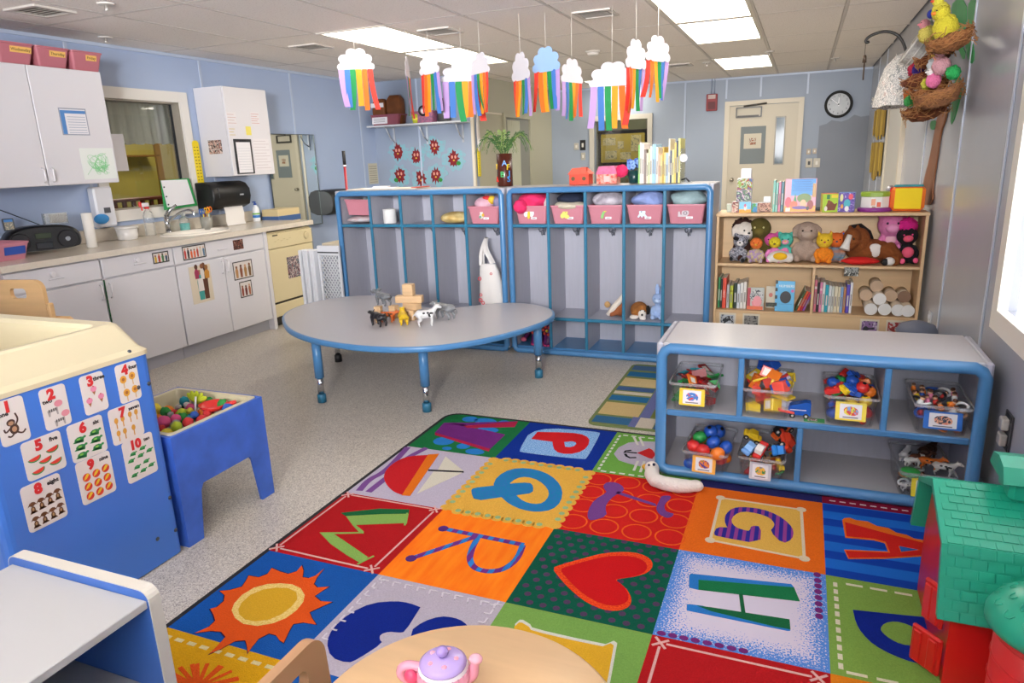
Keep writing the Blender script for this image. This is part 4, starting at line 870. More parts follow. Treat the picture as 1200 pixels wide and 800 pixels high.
def beast(x, y, z, rz, L, c, label, head=.3, leg=.45, neck=.25, c2=None, trunk=False, spots=None, name='toy_animal', tail=True, sq=(1, 1.3, .74)):
    """a small moulded animal: trunk, tapered jointed legs, neck and head in one skin; local +x is forward"""
    t = thing(name, label, 'toy animal', (x, y, z), 'plastic animals on the kidney table' if z > .4 else 'plastic animals in the toy animal bin', rz); k = L; t.scale = sq
    b = B(); b.sph((-.02*k, 0, .52*k), (.34*k, .155*k, .18*k), 12, 8).sph((.22*k, 0, .54*k), (.18*k, .16*k, .19*k), 10, 7).sph((-.26*k, 0, .53*k), (.17*k, .15*k, .18*k), 10, 7)
    b.tube([(.28*k, 0, .58*k), (.42*k, 0, (.60+neck*.6)*k)], [.13*k, .09*k], 8); b.sph((.50*k, 0, (.62+neck*.7)*k), (.15*k, .095*k, .10*k), 10, 7); b.sph((.62*k, 0, (.58+neck*.65)*k), (.085*k, .06*k, .06*k), 8, 6)
    for sy in (-1, 1):
        b.sph((.42*k, sy*.09*k, (.74+neck*.7)*k), (.03*k, .025*k, .05*k) if not trunk else (.04*k, .1*k, .11*k), 8, 5)
        b.tube([(.24*k, sy*.10*k, .5*k), (.25*k, sy*.10*k, .24*k), (.22*k, sy*.10*k, .03*k), (.27*k, sy*.10*k, .015*k)], [.08*k, .052*k, .042*k, .04*k], 8)
        b.tube([(-.27*k, sy*.10*k, .5*k), (-.20*k, sy*.10*k, .32*k), (-.31*k, sy*.10*k, .18*k), (-.27*k, sy*.10*k, .03*k), (-.23*k, sy*.10*k, .015*k)], [.10*k, .07*k, .045*k, .042*k, .04*k], 8)
    if trunk: b.tube([(.6*k, 0, .74*k), (.72*k, 0, .60*k), (.80*k, 0, .62*k), (.88*k, 0, .74*k)], [.06*k, .05*k, .04*k, .03*k], 8)
    if tail: b.tube([(-.42*k, 0, .58*k), (-.52*k, 0, .45*k), (-.54*k, 0, .30*k)], [.03*k, .022*k, .022*k], 6)
    b.build('body', c if not isinstance(c, str) else mat(c, .4), t, local=True, remesh=.028*k)
    if spots:
        rn = random.Random(5); b = B()
        for _ in range(9):
            sy = rn.choice((-1, 1)); b.sph((rn.uniform(-.3, .3)*k, sy*.135*k, rn.uniform(.45, .62)*k), (.06*k, .03*k, .045*k), 7, 5)
        b.build('spot', mat(spots, .4), t, local=True)
    e = B(); [e.sph((.58*k, sy*.07*k, (.66+neck*.7)*k), .016*k, 6, 4) for sy in (-1, 1)]; e.build('eye', mat('#141414', .3), t, local=True); return t
M_BLKA = mat('#1d1b20', .4)
beast(-2.40, 3.60, ZT, 2.75, .16, M_BLKA, 'black bear figure at the front of table animals', neck=.05); beast(-2.27, 3.68, ZT, 2.2, .14, '#d8b21f', 'yellow lioness figure between the bear and the cow', neck=.3, leg=.5)
beast(-2.40, 3.71, ZT, .2, .13, '#c75f1e', 'orange tiger figure behind the black bear', neck=.1, spots='#3a2414'); beast(-2.105, 3.67, ZT, .6, .15, '#dedede', 'white and black cow figure right of the lioness', neck=.3, sq=(1, 1.3, .95), spots='#26262a')
beast(-2.47, 3.68, ZT, 2.6, .09, '#cba878', 'small tan cub figure left of the black bear', neck=.2); beast(-2.49, 3.81, ZT+.083, 2.75, .16, '#6f7378', 'grey elephant figure standing on the blocks', trunk=True, neck=.1)
beast(-2.08, 3.88, ZT, 2.9, .19, '#83868a', 'grey rhinoceros figure behind the white cow', neck=.05)
# ---------------- water table with number cards ----------------
t = thing('water_table', 'big blue sided water table with cream tub and number cards', 'table', (-2.6, 1.44, 0)); M_WB = mat('#4377cf', .28); M_TUB = mat('#d2c7a6', .35)
X0, X1, Y0, Y1 = -3.45, -2.14, 1.135, 1.735
def rbox_loop(m, z, r=.03): return [(p[0], p[1], z) for p in rrect(X0+m, Y0+m, X1-m, Y1-m, r)]
b = B(); loft(b, [rbox_loop(0, .004), rbox_loop(0, .805)], False, False, False).build('side_panel', M_WB, t)
b = B(); loft(b, [rbox_loop(-.004, .80), rbox_loop(-.004, .815), rbox_loop(.012, .83), rbox_loop(.052, .915), rbox_loop(.062, .922), rbox_loop(.10, .918), rbox_loop(.112, .905), rbox_loop(.135, .70)], False, False, False)
b.add(rbox_loop(.135, .70), [tuple(range(20))]); b.build('tub', M_TUB, t)
sc = B()
for y, z in ((1.665, .69), (1.71, .69), (1.63, .108), (1.712, .10), (1.712, .236)): sc.sph((X1+.001, y, z), (.004, .008, .008), 10, 6)
sc.sph((X1-.006, 1.661, .822), (.006, .008, .008), 10, 6); sc.sph((X1-.006, 1.20, .822), (.006, .008, .008), 10, 6); sc.build('screw', mat('#5b6068', .3, .9), t)
CARDS = [('1', 'one', 1.19, .655, .795), ('2', 'two', 1.323, .655, .79), ('3', 'three', 1.457, .657, .791), ('4', 'four', 1.588, .652, .79), ('5', 'five', 1.237, .522, .648), ('6', 'six', 1.384, .518, .648),
         ('7', 'seven', 1.532, .518, .648), ('8', 'eight', 1.207, .363, .515), ('9', 'nine', 1.386, .366, .517), ('10', 'ten', 1.559, .362, .518)]
M_CARD = mat('#ded6d0', .5); M_RED = mat('#cf2a2c', .5); M_INK = mat('#2c282a', .5)
def icon(b, kind, u, v, s, mts):
    """tiny flat drawings on the cards"""
    def put(i, l, z=0): b.mt(i); b.flat(l, .0020+z)
    if kind == 'monkey':
        put(0, circ(u, v-.2*s, .26*s, .3*s)); put(0, circ(u-.12*s, v+.22*s, .24*s, .2*s), .0002); put(1, circ(u-.12*s, v+.18*s, .15*s, .12*s), .0004); put(1, circ(u, v-.2*s, .14*s, .16*s), .0004)
        for p in ([(u+.1*s, v), (u+.32*s, v+.3*s), (u+.2*s, v+.7*s)], [(u-.2*s, v-.1*s), (u-.5*s, v-.3*s), (u-.55*s, v-.05*s)], [(u, v-.4*s), (u-.25*s, v-.62*s), (u-.42*s, v-.5*s)], [(u+.1*s, v-.4*s), (u+.4*s, v-.6*s), (u+.6*s, v-.4*s)]): put(0, band(smoothpath(p), .1*s), .0001)
    elif kind == 'zebra': put(0, [(u-.5*s, v-.1*s), (u+.2*s, v+.0*s), (u+.2*s, v-.5*s), (u+.1*s, v-.5*s), (u+.05*s, v-.2*s), (u-.3*s, v-.25*s), (u-.35*s, v-.5*s), (u-.45*s, v-.5*s)]); put(1, circ(u+.3*s, v+.2*s, .28*s, .22*s), .0002); [put(2, [(u-.4*s+i*.15*s, v-.22*s), (u-.34*s+i*.15*s, v-.22*s), (u-.34*s+i*.15*s, v-.02*s), (u-.4*s+i*.15*s, v-.04*s)], .0003) for i in range(4)]
    elif kind == 'cone': put(1, [(u-.28*s, v+.0), (u+.28*s, v+.0), (u, v-.6*s)]); put(0, circ(u, v+.15*s, .38*s, .32*s), .0002); put(2, circ(u, v+.45*s, .08*s), .0003)
    elif kind == 'melon': put(0, [(u+.5*s*math.cos(a), v+.35*s*math.sin(a)) for a in [PI+PI*i/10+.25 for i in range(11)]]); put(1, [(u+.42*s*math.cos(a), v+.27*s*math.sin(a)+.02*s) for a in [PI+PI*i/10+.25 for i in range(11)]], .0002)
    elif kind == 'lolly': put(1, [(u-.05*s, v-.6*s), (u+.05*s, v-.6*s), (u+.05*s, v), (u-.05*s, v)]); put(0, circ(u, v+.2*s, .34*s, .36*s, 9), .0002); put(2, circ(u, v+.2*s, .16*s, n=8), .0004)
    elif kind == 'turtle': put(0, circ(u, v, .4*s, .22*s, 10)); put(0, circ(u+.45*s, v+.1*s, .13*s, .1*s, 8)); put(0, [(u-.4*s, v-.05*s), (u-.55*s, v-.15*s), (u-.35*s, v-.2*s), (u+.3*s, v-.3*s), (u+.35*s, v-.1*s)]); put(1, circ(u-.05*s, v+.05*s, .16*s, .08*s, 8), .0002)
    elif kind == 'key': put(0, [(u-.05*s, v-.6*s), (u+.06*s, v-.6*s), (u+.06*s, v), (u-.05*s, v)]); put(0, circ(u, v+.2*s, .22*s, .3*s, 9), .0001)
    elif kind == 'dog': put(0, circ(u, v-.25*s, .2*s, .32*s, 9)); put(0, circ(u, v+.25*s, .24*s, .2*s, 9), .0001); put(0, [(u-.3*s, v-.55*s), (u+.35*s, v-.55*s), (u+.2*s, v-.35*s), (u-.2*s, v-.35*s)]); put(1, circ(u, v-.2*s, .09*s, .16*s, 8), .0003); put(0, [(u-.4*s, v+.1*s), (u-.18*s, v+.42*s), (u-.12*s, v+.2*s)], .0002); put(0, [(u+.4*s, v+.1*s), (u+.18*s, v+.42*s), (u+.12*s, v+.2*s)], .0002)
    elif kind == 'ball': put(0, circ(u, v, .38*s, .38*s, 14)); put(1, [(u-.3*s, v-.2*s), (u, v-.1*s), (u+.3*s, v+.2*s), (u+.1*s, v+.34*s), (u-.15*s, v+.1*s)], .0002)
ICON = {'1': ('monkey', ['#4a3126', '#b98d6c'], [(.5, .40, .62)]), '2': ('zebra', ['#a39c97', '#d88a96', '#2a2426'], [(.45, .5, .50), (.64, .22, .50)]), '3': ('cone', ['#e08aa6', '#a8683c', '#c92a2a'], [(.5, .58, .3), (.25, .32, .3), (.75, .34, .3)]),
        '4': ('lolly', ['#e0a23a', '#d8b074', '#a9652a'], [(.28, .55, .40), (.70, .58, .40), (.33, .2, .40), (.73, .22, .40)]), '5': ('melon', ['#3a8a46', '#d8382f'], [(.25, .55, .3), (.72, .62, .3), (.5, .42, .3), (.28, .22, .3), (.74, .28, .3)]),
        '6': ('turtle', ['#2f8a4a', '#7fbf4a'], [(.27, .56, .3), (.72, .6, .3), (.27, .36, .3), (.72, .40, .3), (.27, .15, .3), (.72, .19, .3)]), '7': ('key', ['#d89a3c'], [(.2, .6, .25), (.4, .6, .25), (.64, .64, .25), (.84, .64, .25), (.2, .25, .25), (.4, .25, .25), (.68, .25, .25)]),
        '8': ('dog', ['#6b4226', '#b08a62'], [(.2, .52, .26), (.42, .53, .26), (.64, .55, .26), (.85, .57, .26), (.2, .2, .26), (.42, .21, .26), (.64, .22, .26), (.85, .24, .26)]),
        '9': ('ball', ['#d8402a', '#e8c02c'], [(.24, .6, .26), (.52, .6, .26), (.8, .62, .26), (.24, .38, .26), (.52, .38, .26), (.8, .4, .26), (.24, .16, .26), (.52, .16, .26), (.8, .18, .26)]),
        '10': ('turtle', ['#2f9a4e', '#5fb36a'], [(.3, .66, .2), (.62, .7, .2), (.2, .52, .2), (.52, .55, .2), (.82, .58, .2), (.35, .32, .2), (.66, .36, .2), (.22, .16, .2), (.52, .18, .2), (.8, .22, .2)])}
NAMES = {'monkey': 'a monkey', 'zebra': 'striped zebras', 'cone': 'pink ice cream cones', 'lolly': 'orange flower lollipops', 'melon': 'watermelon slices', 'turtle': 'green turtles', 'key': 'golden keys', 'dog': 'brown dogs', 'ball': 'beach balls'}
for n_, w_, y0, z0, z1 in CARDS:
    y1 = y0+(.085 if n_ in '1234' else .125); H = z1-z0; kd, cs, pts = ICON[n_]
    t = thing('number_card', 'number %s card showing %s on the blue water table' % (n_, NAMES[kd]) if n_ != '10' else 'number 10 card showing small green frogs on blue water table', 'card', (X1, (y0+y1)/2, z0), 'number cards on the water table')
    B().ext(rrect(y0, z0, y1, z1, .012), .0002, .0016, MXat(X1)).build('card', M_CARD, t)
    textbm(n_, .045, M_RED, 'number', t, MXat(X1+.0022, y0+(y1-y0)*(.42), z1-.024), .0004, bold=.0028); textbm(w_, .019, M_INK, 'word', t, MXat(X1+.0022, y0+(y1-y0)*(.80 if n_ not in '12' else .24), z1-(.02 if n_ not in '12' else .042)), .0003, bold=.0006)
    b = B(); mts = [mat(c, .5) for c in cs]+[mat('#333333', .5)]*2
    for (u, v, s) in pts: icon(b, kd, y0+(y1-y0)*u, z0+H*v, (y1-y0)*s*(1.15 if n_ != '1' else 1.0), None)
    b.v = [tuple(MXat(X1) @ Vector(v)) for v in b.v]; b.build('picture', mts, t)
# ---------------- blue sensory table with pom-poms ----------------
t = thing('sensory_table', 'small blue stained sensory table with cream bin', 'table', (-2.38, 2.0, 0)); M_BST = mat('#3f6cd0', .5, noise=(9, .25))
SX0, SX1, SY0, SY1, SH = -2.625, -2.135, 1.755, 2.245, .46
apr = [(SY0, 0), (SY0+.075, 0), (SY0+.10, .20), (SY0+.115, .225), (SY1-.115, .225), (SY1-.10, .20), (SY1-.075, 0), (SY1, 0), (SY1, SH), (SY0, SH)]
for x in (SX1-.016, SX0): B().ext(apr, 0, .016, MXat(x)).build('side_panel', M_BST, t)
apx = [(p[0]-SY0+SX0+.0, p[1]) for p in apr]
for y in (SY0, SY1-.016): B().ext([(min(max(p[0], SX0+.0165), SX1-.0165), p[1]) for p in apx], 0, -.016, plane_M((0, y, 0), (1, 0, 0), (0, 0, 1))).build('end_panel', M_BST, t)
b = B(); lo = [[(p[0], p[1], z) for p in rrect(SX0+m, SY0+m, SX1-m, SY1-m, .02)] for m, z in ((.014, .455), (.014, .463), (.034, .463), (.05, .34))]; loft(b, lo, False, False, False); b.add(lo[-1], [tuple(range(20))]); b.build('bin', M_TUB, t)
PC = [('pink', '#ef5f94'), ('orange', '#f2862c'), ('green', '#3aa04a'), ('yellow', '#f2dc4a'), ('red', '#d83a3c'), ('teal', '#2a9aa8'), ('lime', '#c2d83a'), ('grey', '#a9a7a2'), ('white', '#e6e0da'), ('salmon', '#f2a28a'), ('blue', '#3a6ac8'), ('black', '#26242a')]
rn = random.Random(11); PR = {}; placed = []
for i in range(900):
    if len(placed) > 150: break
    r = rn.choice((.014, .018, .022, .027)); x = rn.uniform(SX0+.075, SX1-.075); y = rn.uniform(SY0+.075, SY1-.075); layer = 0 if len(placed) < 70 else 1
    z = .387+r*.8+(.026 if layer else 0)
    if any((x-a)**2+(y-b_)**2+(z-c)**2 < (r+q)**2*.8 for a, b_, c, q in placed): continue
    placed.append((x, y, z, r)); nm, c = PC[rn.randrange(len(PC))]
    key = nm
    if key not in PR: PR[key] = blob((0, 0, 0), (1, 1, 1), .05, len(PR), 12, 8, 9).build('pompom', mat(c, .95, bump=(300, .6))).data; bpy.data.objects.remove(bpy.data.objects[[o.name for o in COL.objects if o.data == PR[key]][0]])
    o = bpy.data.objects.new('pompom', PR[key]); COL.objects.link(o); o.location = (x, y, z); o.scale = (r, r, r); tag(o, 'fuzzy %s pom-pom loose in the blue sensory table' % nm, 'pom-pom', '%s pom-poms in the sensory table' % nm)
t = thing('plastic_scoop', 'red plastic scoop holding pom-poms in the sensory table', 'scoop', (-2.30, 2.10, .40)); b = B(); b.lathe([(.0, 0), (.045, .006), (.06, .03), (.057, .03), (.042, .01), (0, .005)], (-2.29, 2.12, .425), 16).build('bowl', mat('#d8302c', .35), t); B().tube([(-2.23, 2.13, .453), (-2.19, 2.15, .462)], .009, 8).build('handle', mat('#d8302c', .35), t)
t = thing('felt_leaf', 'lime green felt tuft with white stick in the sensory table', 'toy', (-2.40, 2.13, .40)); B().cyl((-2.36, 2.08, .40), (-2.35, 2.09, .49), .004, n=6).build('stick', WHITE, t)
for k in range(5): a = -.9+.5*k; B().sph((-2.38+.035*math.sin(a), 2.12, .462+.012*math.cos(a)), (.012, .01, .032), 8, 6, Matrix.Rotation(a, 3, 'Y')).build('tuft', mat('#c3cf2e', .8), t)
# ---------------- low shelf at the lower left ----------------
t = thing('toy_shelf', 'low shelf with pale top and blue sides at lower left', 'shelf', (-1.55, .7, 0)); M_OFF = mat('#cfcac0', .4); M_BSD = mat('#3d69b8', .35); M_GWH = mat('#b4b4b4', .45)
LX0, LX1, LY1, LH = -1.79, -1.305, .975, .50
def end_panel(y):
    o = [(p[0], p[1]) for p in rrect(LX0, 0.0, LX1, LH+.018, .03, 5)]
    e = B().ext([o, [(p[0], p[1]) for p in rrect(LX0+.004, .004, LX1-.004, LH+.014, .027, 5)]], 0, .03, plane_M((0, y, 0), (1, 0, 0), (0, 0, 1))).build('edge_band', M_OFF, t)
    B().ext(rrect(LX0+.003, .003, LX1-.003, LH+.015, .027, 5), -.0005, .0305, plane_M((0, y, 0), (1, 0, 0), (0, 0, 1))).build('end_panel', M_BSD, t)
end_panel(LY1+.0); end_panel(-.02)
for nm, z in (('top_panel', LH-.025), ('shelf', .235), ('shelf', .03)):
    B().box(LX0+.02, .0, z, LX1-.006, LY1-.031, z+.02, .002).build(nm, M_GWH, t)
B().box(LX0+.02, .0, .05, LX0+.03, LY1-.031, LH-.03).build('back_panel', M_GWH, t)
# ---------------- round table, chair, teapot ----------------
t = thing('round_table', 'round maple toddler table at the bottom edge', 'table', (-.475, .849, 0))
B().lathe([(0, .478), (.272, .478), (.28, .484), (.28, .495), (.274, .5), (0, .5)], (-.475, .849, 0), 64).build('tabletop', mat('#d9b488', .38, grain=(3, 26, 3, .10)), t)
for a in (.8, 2.37, 3.94, 5.5): B().cyl((-.475+.2*math.cos(a), .849+.2*math.sin(a), 0), (-.475+.18*math.cos(a), .849+.18*math.sin(a), .478), .018, .022).build('leg', M_WOOD, t)
t = thing('wooden_chair', 'wooden toddler chair with cutout tucked under round table', 'chair', (-.85, .80, 0)); Mc = plane_M((-.832, .838, 0), (0, 1, 0), (-.06, 0, 1))
o_ = rrect(-.135, .2, .135, .512, .045, 6)
B().ext([o_, rrect(-.01, .425, .075, .472, .018, 4)], -.012, .012, Mc).build('backrest', mat('#b98f6a', .4, grain=(30, 3, 3, .14)), t)
B(Mc).box(-.12, .27, .0135, .12, .29, .25, .005).build('seat', M_WOOD2, t)
for u in (-.125, .105):
    for w_ in (.215, .0135): B(Mc).box(u, 0, w_, u+.02, .268, w_+.02, .004).build('leg', M_WOOD2, t)
t = thing('teapot', 'pink toy teapot with purple lid on the round table', 'teapot', (-.545, .925, .5)); c_ = (-.545, .925, .5005); M_TP = mat('#e59ab0', .25)
B().lathe([(.022, 0), (.03, .003), (.046, .018), (.05, .034), (.046, .048)], c_, 28).build('body', M_TP, t); B().lathe([(.0462, .044), (.045, .05), (.040, .056)], c_, 28).build('lace_collar', mat('#ebe4ea', .3), t)
b = B(); [b.sph((c_[0]+.0455*math.cos(a), c_[1]+.0455*math.sin(a), c_[2]+.047), .0022, 6, 4) for a in [2*PI*i/26 for i in range(26)]]; b.build('lace_dot', mat('#c78aa0', .4), t)
B().lathe([(.042, .054), (.043, .058), (.036, .064), (.016, .069), (.010, .071)], c_, 28).build('lid', mat('#b7a0dc', .2), t); B().lathe([(.007, .071), (.0115, .078), (.0095, .086), (0, .089)], c_, 16).build('lid_knob', mat('#a78fd2', .2), t)
b = B(); [b.sph((c_[0]+.024*math.cos(a), c_[1]+.024*math.sin(a), c_[2]+.0665), (.0055, .0055, .002), 8, 5) for a in (.3, 1.6, 2.9, 4.1, 5.3)]; b.build('lid_flower', mat('#e8a0b4', .3), t)
B().tube(smoothpath([(c_[0]+.042, c_[1]+.012, c_[2]+.022), (c_[0]+.054, c_[1]+.016, c_[2]+.035), (c_[0]+.054, c_[1]+.017, c_[2]+.054), (c_[0]+.058, c_[1]+.018, c_[2]+.064)]), .0085, 8).build('spout', M_TP, t); B().sph((c_[0]+.057, c_[1]+.018, c_[2]+.066), (.013, .012, .008), 10, 6).build('spout_lip', mat('#e8aabb', .25), t)
B().tube(smoothpath([(c_[0]-.040, c_[1]-.012, c_[2]+.045), (c_[0]-.070, c_[1]-.022, c_[2]+.05), (c_[0]-.078, c_[1]-.024, c_[2]+.026), (c_[0]-.044, c_[1]-.014, c_[2]+.012)]), .0095, 8).build('handle', M_TP, t)
B().sph((c_[0]-.05, c_[1]-.03, c_[2]+.036), (.014, .010, .014)).build('flower_cheek', mat('#d8486e', .3), t)
# ---------------- the letter rug ----------------
RUG = thing('letter_rug', 'large bright patchwork alphabet rug covering the floor', 'rug', (-.58, 2.1, 0))
RX = [-1.80, -1.313, -.822, -.338, .156, .648]; RY = [3.355, 2.862, 2.325, 1.826, 1.35, .86, .37, -.12]; RZT = .012
def carpet(c, speck=None, amt=.14, sc=220):
    if c: c = '#%02x%02x%02x' % tuple(int(int(c[i:i+2], 16)*.93) for i in (1, 3, 5))
    return mat(c, .95, noise=(sc, amt), bump=(260, .35), c2=speck, spec=.1)
B().ext(rrect(RX[0]-.02, RY[-1]-.02, RX[5]+.02, RY[0]+.02, .09, 6), 0.0005, RZT-.001).build('backing', mat('#17171c', .9), RUG)
def gradmat(c1, c2, x0, x1, y0, y1, wd=.07):
    """two yarns mixed: c2 specks get denser towards the border of the square"""
    m = bpy.data.materials.new('speckled_yarn'); m.use_nodes = True; nt = m.node_tree; n = nt.nodes; L = nt.links; b = n['Principled BSDF']; b.inputs['Roughness'].default_value = .95; b.inputs['Specular IOR Level'].default_value = .1
    tc = n.new('ShaderNodeTexCoord'); sp = n.new('ShaderNodeSeparateXYZ'); L.new(tc.outputs['Object'], sp.inputs[0])
    def mth(op, a, c=None):
        q = n.new('ShaderNodeMath'); q.operation = op
        for i, v in enumerate((a, c)):
            if v is None: continue
            if isinstance(v, (int, float)): q.inputs[i].default_value = v
            else: L.new(v, q.inputs[i])
        return q.outputs[0]
    dx = mth('SUBTRACT', (x1-x0)/2, mth('ABSOLUTE', mth('SUBTRACT', sp.outputs[0], (x0+x1)/2))); dy = mth('SUBTRACT', (y1-y0)/2, mth('ABSOLUTE', mth('SUBTRACT', sp.outputs[1], (y0+y1)/2)))
    d = mth('DIVIDE', mth('MINIMUM', dx, dy), wd)
    wn = n.new('ShaderNodeTexNoise'); wn.inputs['Scale'].default_value = 170; wn.inputs['Detail'].default_value = 1; L.new(tc.outputs['Object'], wn.inputs[0])
    f = mth('LESS_THAN', mth('MULTIPLY', d, .62), mth('ADD', mth('MULTIPLY', mth('SUBTRACT', wn.outputs[0], .5), 2.2), .36))
    mx = n.new('ShaderNodeMix'); mx.data_type = 'RGBA'; L.new(f, mx.inputs[0]); mx.inputs[6].default_value = lin(c1); mx.inputs[7].default_value = lin(c2); L.new(mx.outputs[2], b.inputs['Base Color']); return m
_z = [0]
def square(i, j, c, name='carpet_square', m=None, x1=None):
    _z[0] = 0
    loop = rrect(RX[i], RY[j+1], RX[i+1], RY[j], .001, 1)
    if (i, j) == (0, 0): loop = [(RX[0], RY[1]), (RX[1], RY[1]), (RX[1], RY[0])]+[(RX[0]+.075-.075*math.sin(a), RY[0]-.075+.075*math.cos(a)) for a in [PI/2*k/6 for k in range(7)]]
    return B().ext(loop, .001, RZT).build(name, m or carpet(c), RUG)
def patch(loops, c, sq, name, lvl=1, m=None):
    """a coloured shape tufted a hair higher than the square"""
    if isinstance(loops[0], B): b = loops[0]
    else: b = B().ext(loops, RZT-.002, RZT+.0006*lvl)
    return b.build(name, m or carpet(c), sq, kind='stuff' if isinstance(loops[0], B) else None)
def dashes(p0, p1, n, wd, fill=.6):
    b = B(); p0 = Vector(p0); p1 = Vector(p1)
    for i in range(n):
        a = p0.lerp(p1, (i+.5-fill/2)/n); c = p0.lerp(p1, (i+.5+fill/2)/n); b.ext(band([tuple(a), tuple(c)], wd), RZT-.002, RZT+.0006)
    return b
def strokes(paths, wd, lvl=1):
    b = B()
    for k, p in enumerate(paths): b.ext(band(p, wd), RZT-.002, RZT+.0006*lvl+.00005*k)
    return b
def dots(pts, r, lvl=1, ry=None, n=10):
    b = B(); [b.ext(circ(x, y, r, ry, n), RZT-.002, RZT+.0006*lvl) for x, y in pts]; return b
# row 1
s = square(0, 0, '#1f7a44')
for k, (u, v, a, c) in enumerate(((550, 108, 55, 18), (630, 140, 82, 20), (770, 133, 40, 14), (700, 118, 35, 9), (640, 205, 78, 20), (345, 280, 75, 30), (475, 315, 48, 20), (365, 330, 35, 12), (552, 352, 70, 20))): pass
BL = [[(-1.6549,3.3637),(-1.6094,3.3773),(-1.6733,3.403)], [(-1.5583,3.3154),(-1.4921,3.3352),(-1.5772,3.3576)], [(-1.4515,3.364),(-1.4192,3.3736),(-1.4638,3.3938)], [(-1.492,3.187),(-1.4313,3.2054),(-1.5095,3.2263)], [(-1.6515,2.979),(-1.5948,2.9964),(-1.6795,3.0328)], [(-1.5237,2.948),(-1.4883,2.959),(-1.5405,2.9827)], [(-1.592,2.8975),(-1.5662,2.9055),(-1.6024,2.9178)], [(-1.4377,2.9031),(-1.3873,2.9188),(-1.4534,2.9366)]]
for k, (c, a, v) in enumerate(BL): patch(circ(c[0], min(c[1], 3.342-abs(v[1]-c[1])), abs(a[0]-c[0])*1.0, abs(v[1]-c[1])*1.0, 16), '#2f86d8', s, 'blue_spot')
patch([(-1.7504,3.0648),(-1.7714,3.2093),(-1.6405,3.2163),(-1.6075,3.1854),(-1.5154,3.1799),(-1.3762,3.1509),(-1.3762,2.9548)], '#7a2f86', s, 'letter_v', 2)
patch([(-1.7714,3.2093),(-1.6461,3.2469),(-1.3825,3.3493),(-1.6408,3.198)], '#7a2f86', s, 'letter_v_arm', 2)
patch([(-1.7504,3.0648),(-1.3762,2.9548),(-1.3707,2.924),(-1.7355,3.037)], '#b3264e', s, 'letter_v_edge', 3); patch([(-1.6424,3.1975),(-1.3808,3.3451),(-1.3681,3.2645),(-1.6117,3.1752)], '#b3264e', s, 'letter_v_edge', 3)
s = square(1, 0, '#10359c')
pm = [(-1.2326,2.9845),(-1.2734,3.2961),(-0.9112,3.337),(-0.8988,3.291),(-0.882,2.9924),(-0.8944,2.9745),(-1.211,2.9615)]
patch(smoothloop(pm, 2), '#4f93dd', s, 'pale_blue_panel', 1, carpet('#4f93dd', '#a9cdf0', .5, 160))
patch([[(-1.2231,3.1364),(-1.2253,3.2348),(-1.1087,3.2636),(-1.0347,3.276),(-0.988,3.2703),(-0.9548,3.2478),(-0.9322,3.2129),(-0.9203,3.154),(-0.9214,3.099),(-0.9367,3.0528),(-0.9675,3.0199),(-1.0027,3.0089),(-1.0396,3.0178),(-1.0681,3.0475),(-1.0887,3.0897),(-1.1064,3.134)], [(-1.048,3.1489),(-1.0118,3.1695),(-0.9922,3.1629),(-0.9807,3.1415),(-0.9843,3.1128),(-1.0002,3.0927),(-1.0244,3.0913)]], '#dd2128', s, 'letter_p', 2)
s = square(2, 0, '#74b04c')
patch([(-0.7718,3.0816),(-0.7678,3.1631),(-0.736,3.2354),(-0.6791,3.2742),(-0.6162,3.285),(-0.5363,3.2865),(-0.4857,3.1709),(-0.4904,3.0196),(-0.5572,2.9805),(-0.6167,2.9797),(-0.6809,2.9959),(-0.7323,3.017)], '#c6bfd2', s, 'cat_face'); patch([(-0.6669,3.1242),(-0.6231,3.1978),(-0.6044,3.1834),(-0.5788,3.1321),(-0.5839,3.0787),(-0.5997,3.0813)], '#d22a2c', s, 'cat_nose', 2)
patch([strokes([[(-0.6665,3.1223),(-0.7096,3.1208),(-0.7269,3.1094),(-0.7242,3.1321),(-0.6999,3.1477)], [(-0.7202,3.0977),(-0.7065,3.0728),(-0.6878,3.0595),(-0.6591,3.0703)]], .013, 2)], '#17171c', s, 'cat_mouth')
patch([strokes([[(-0.7249,3.3142),(-0.6837,3.2201)], [(-0.6976,3.3225),(-0.6552,3.2186)], [(-0.6438,3.0354),(-0.6392,2.9279)], [(-0.614,3.0392),(-0.6078,2.9204)]], .012, 2)], '#e4e3dc', s, 'whisker')
patch([dashes((RX[2]+.025, RY[1]+.02), (RX[2]+.025, RY[0]-.03), 11, .012)], '#e4e3dc', s, 'stitch_line'); patch([dashes((RX[2]+.03, RY[1]+.018), (RX[3]-.02, RY[1]+.018), 10, .012)], '#e4e3dc', s, 'stitch_line'); patch([dashes((RX[2]+.03, RY[0]-.03), (RX[3]-.02, RY[0]-.03), 10, .012)], '#e4e3dc', s, 'stitch_line')
square(3, 0, '#2b2a66'); s = square(4, 0, '#8f1836'); patch([dashes((RX[4]+.02, RY[1]+.03), (RX[5]-.02, RY[1]+.03), 12, .008)], '#e0d0cf', s, 'stitch_line')
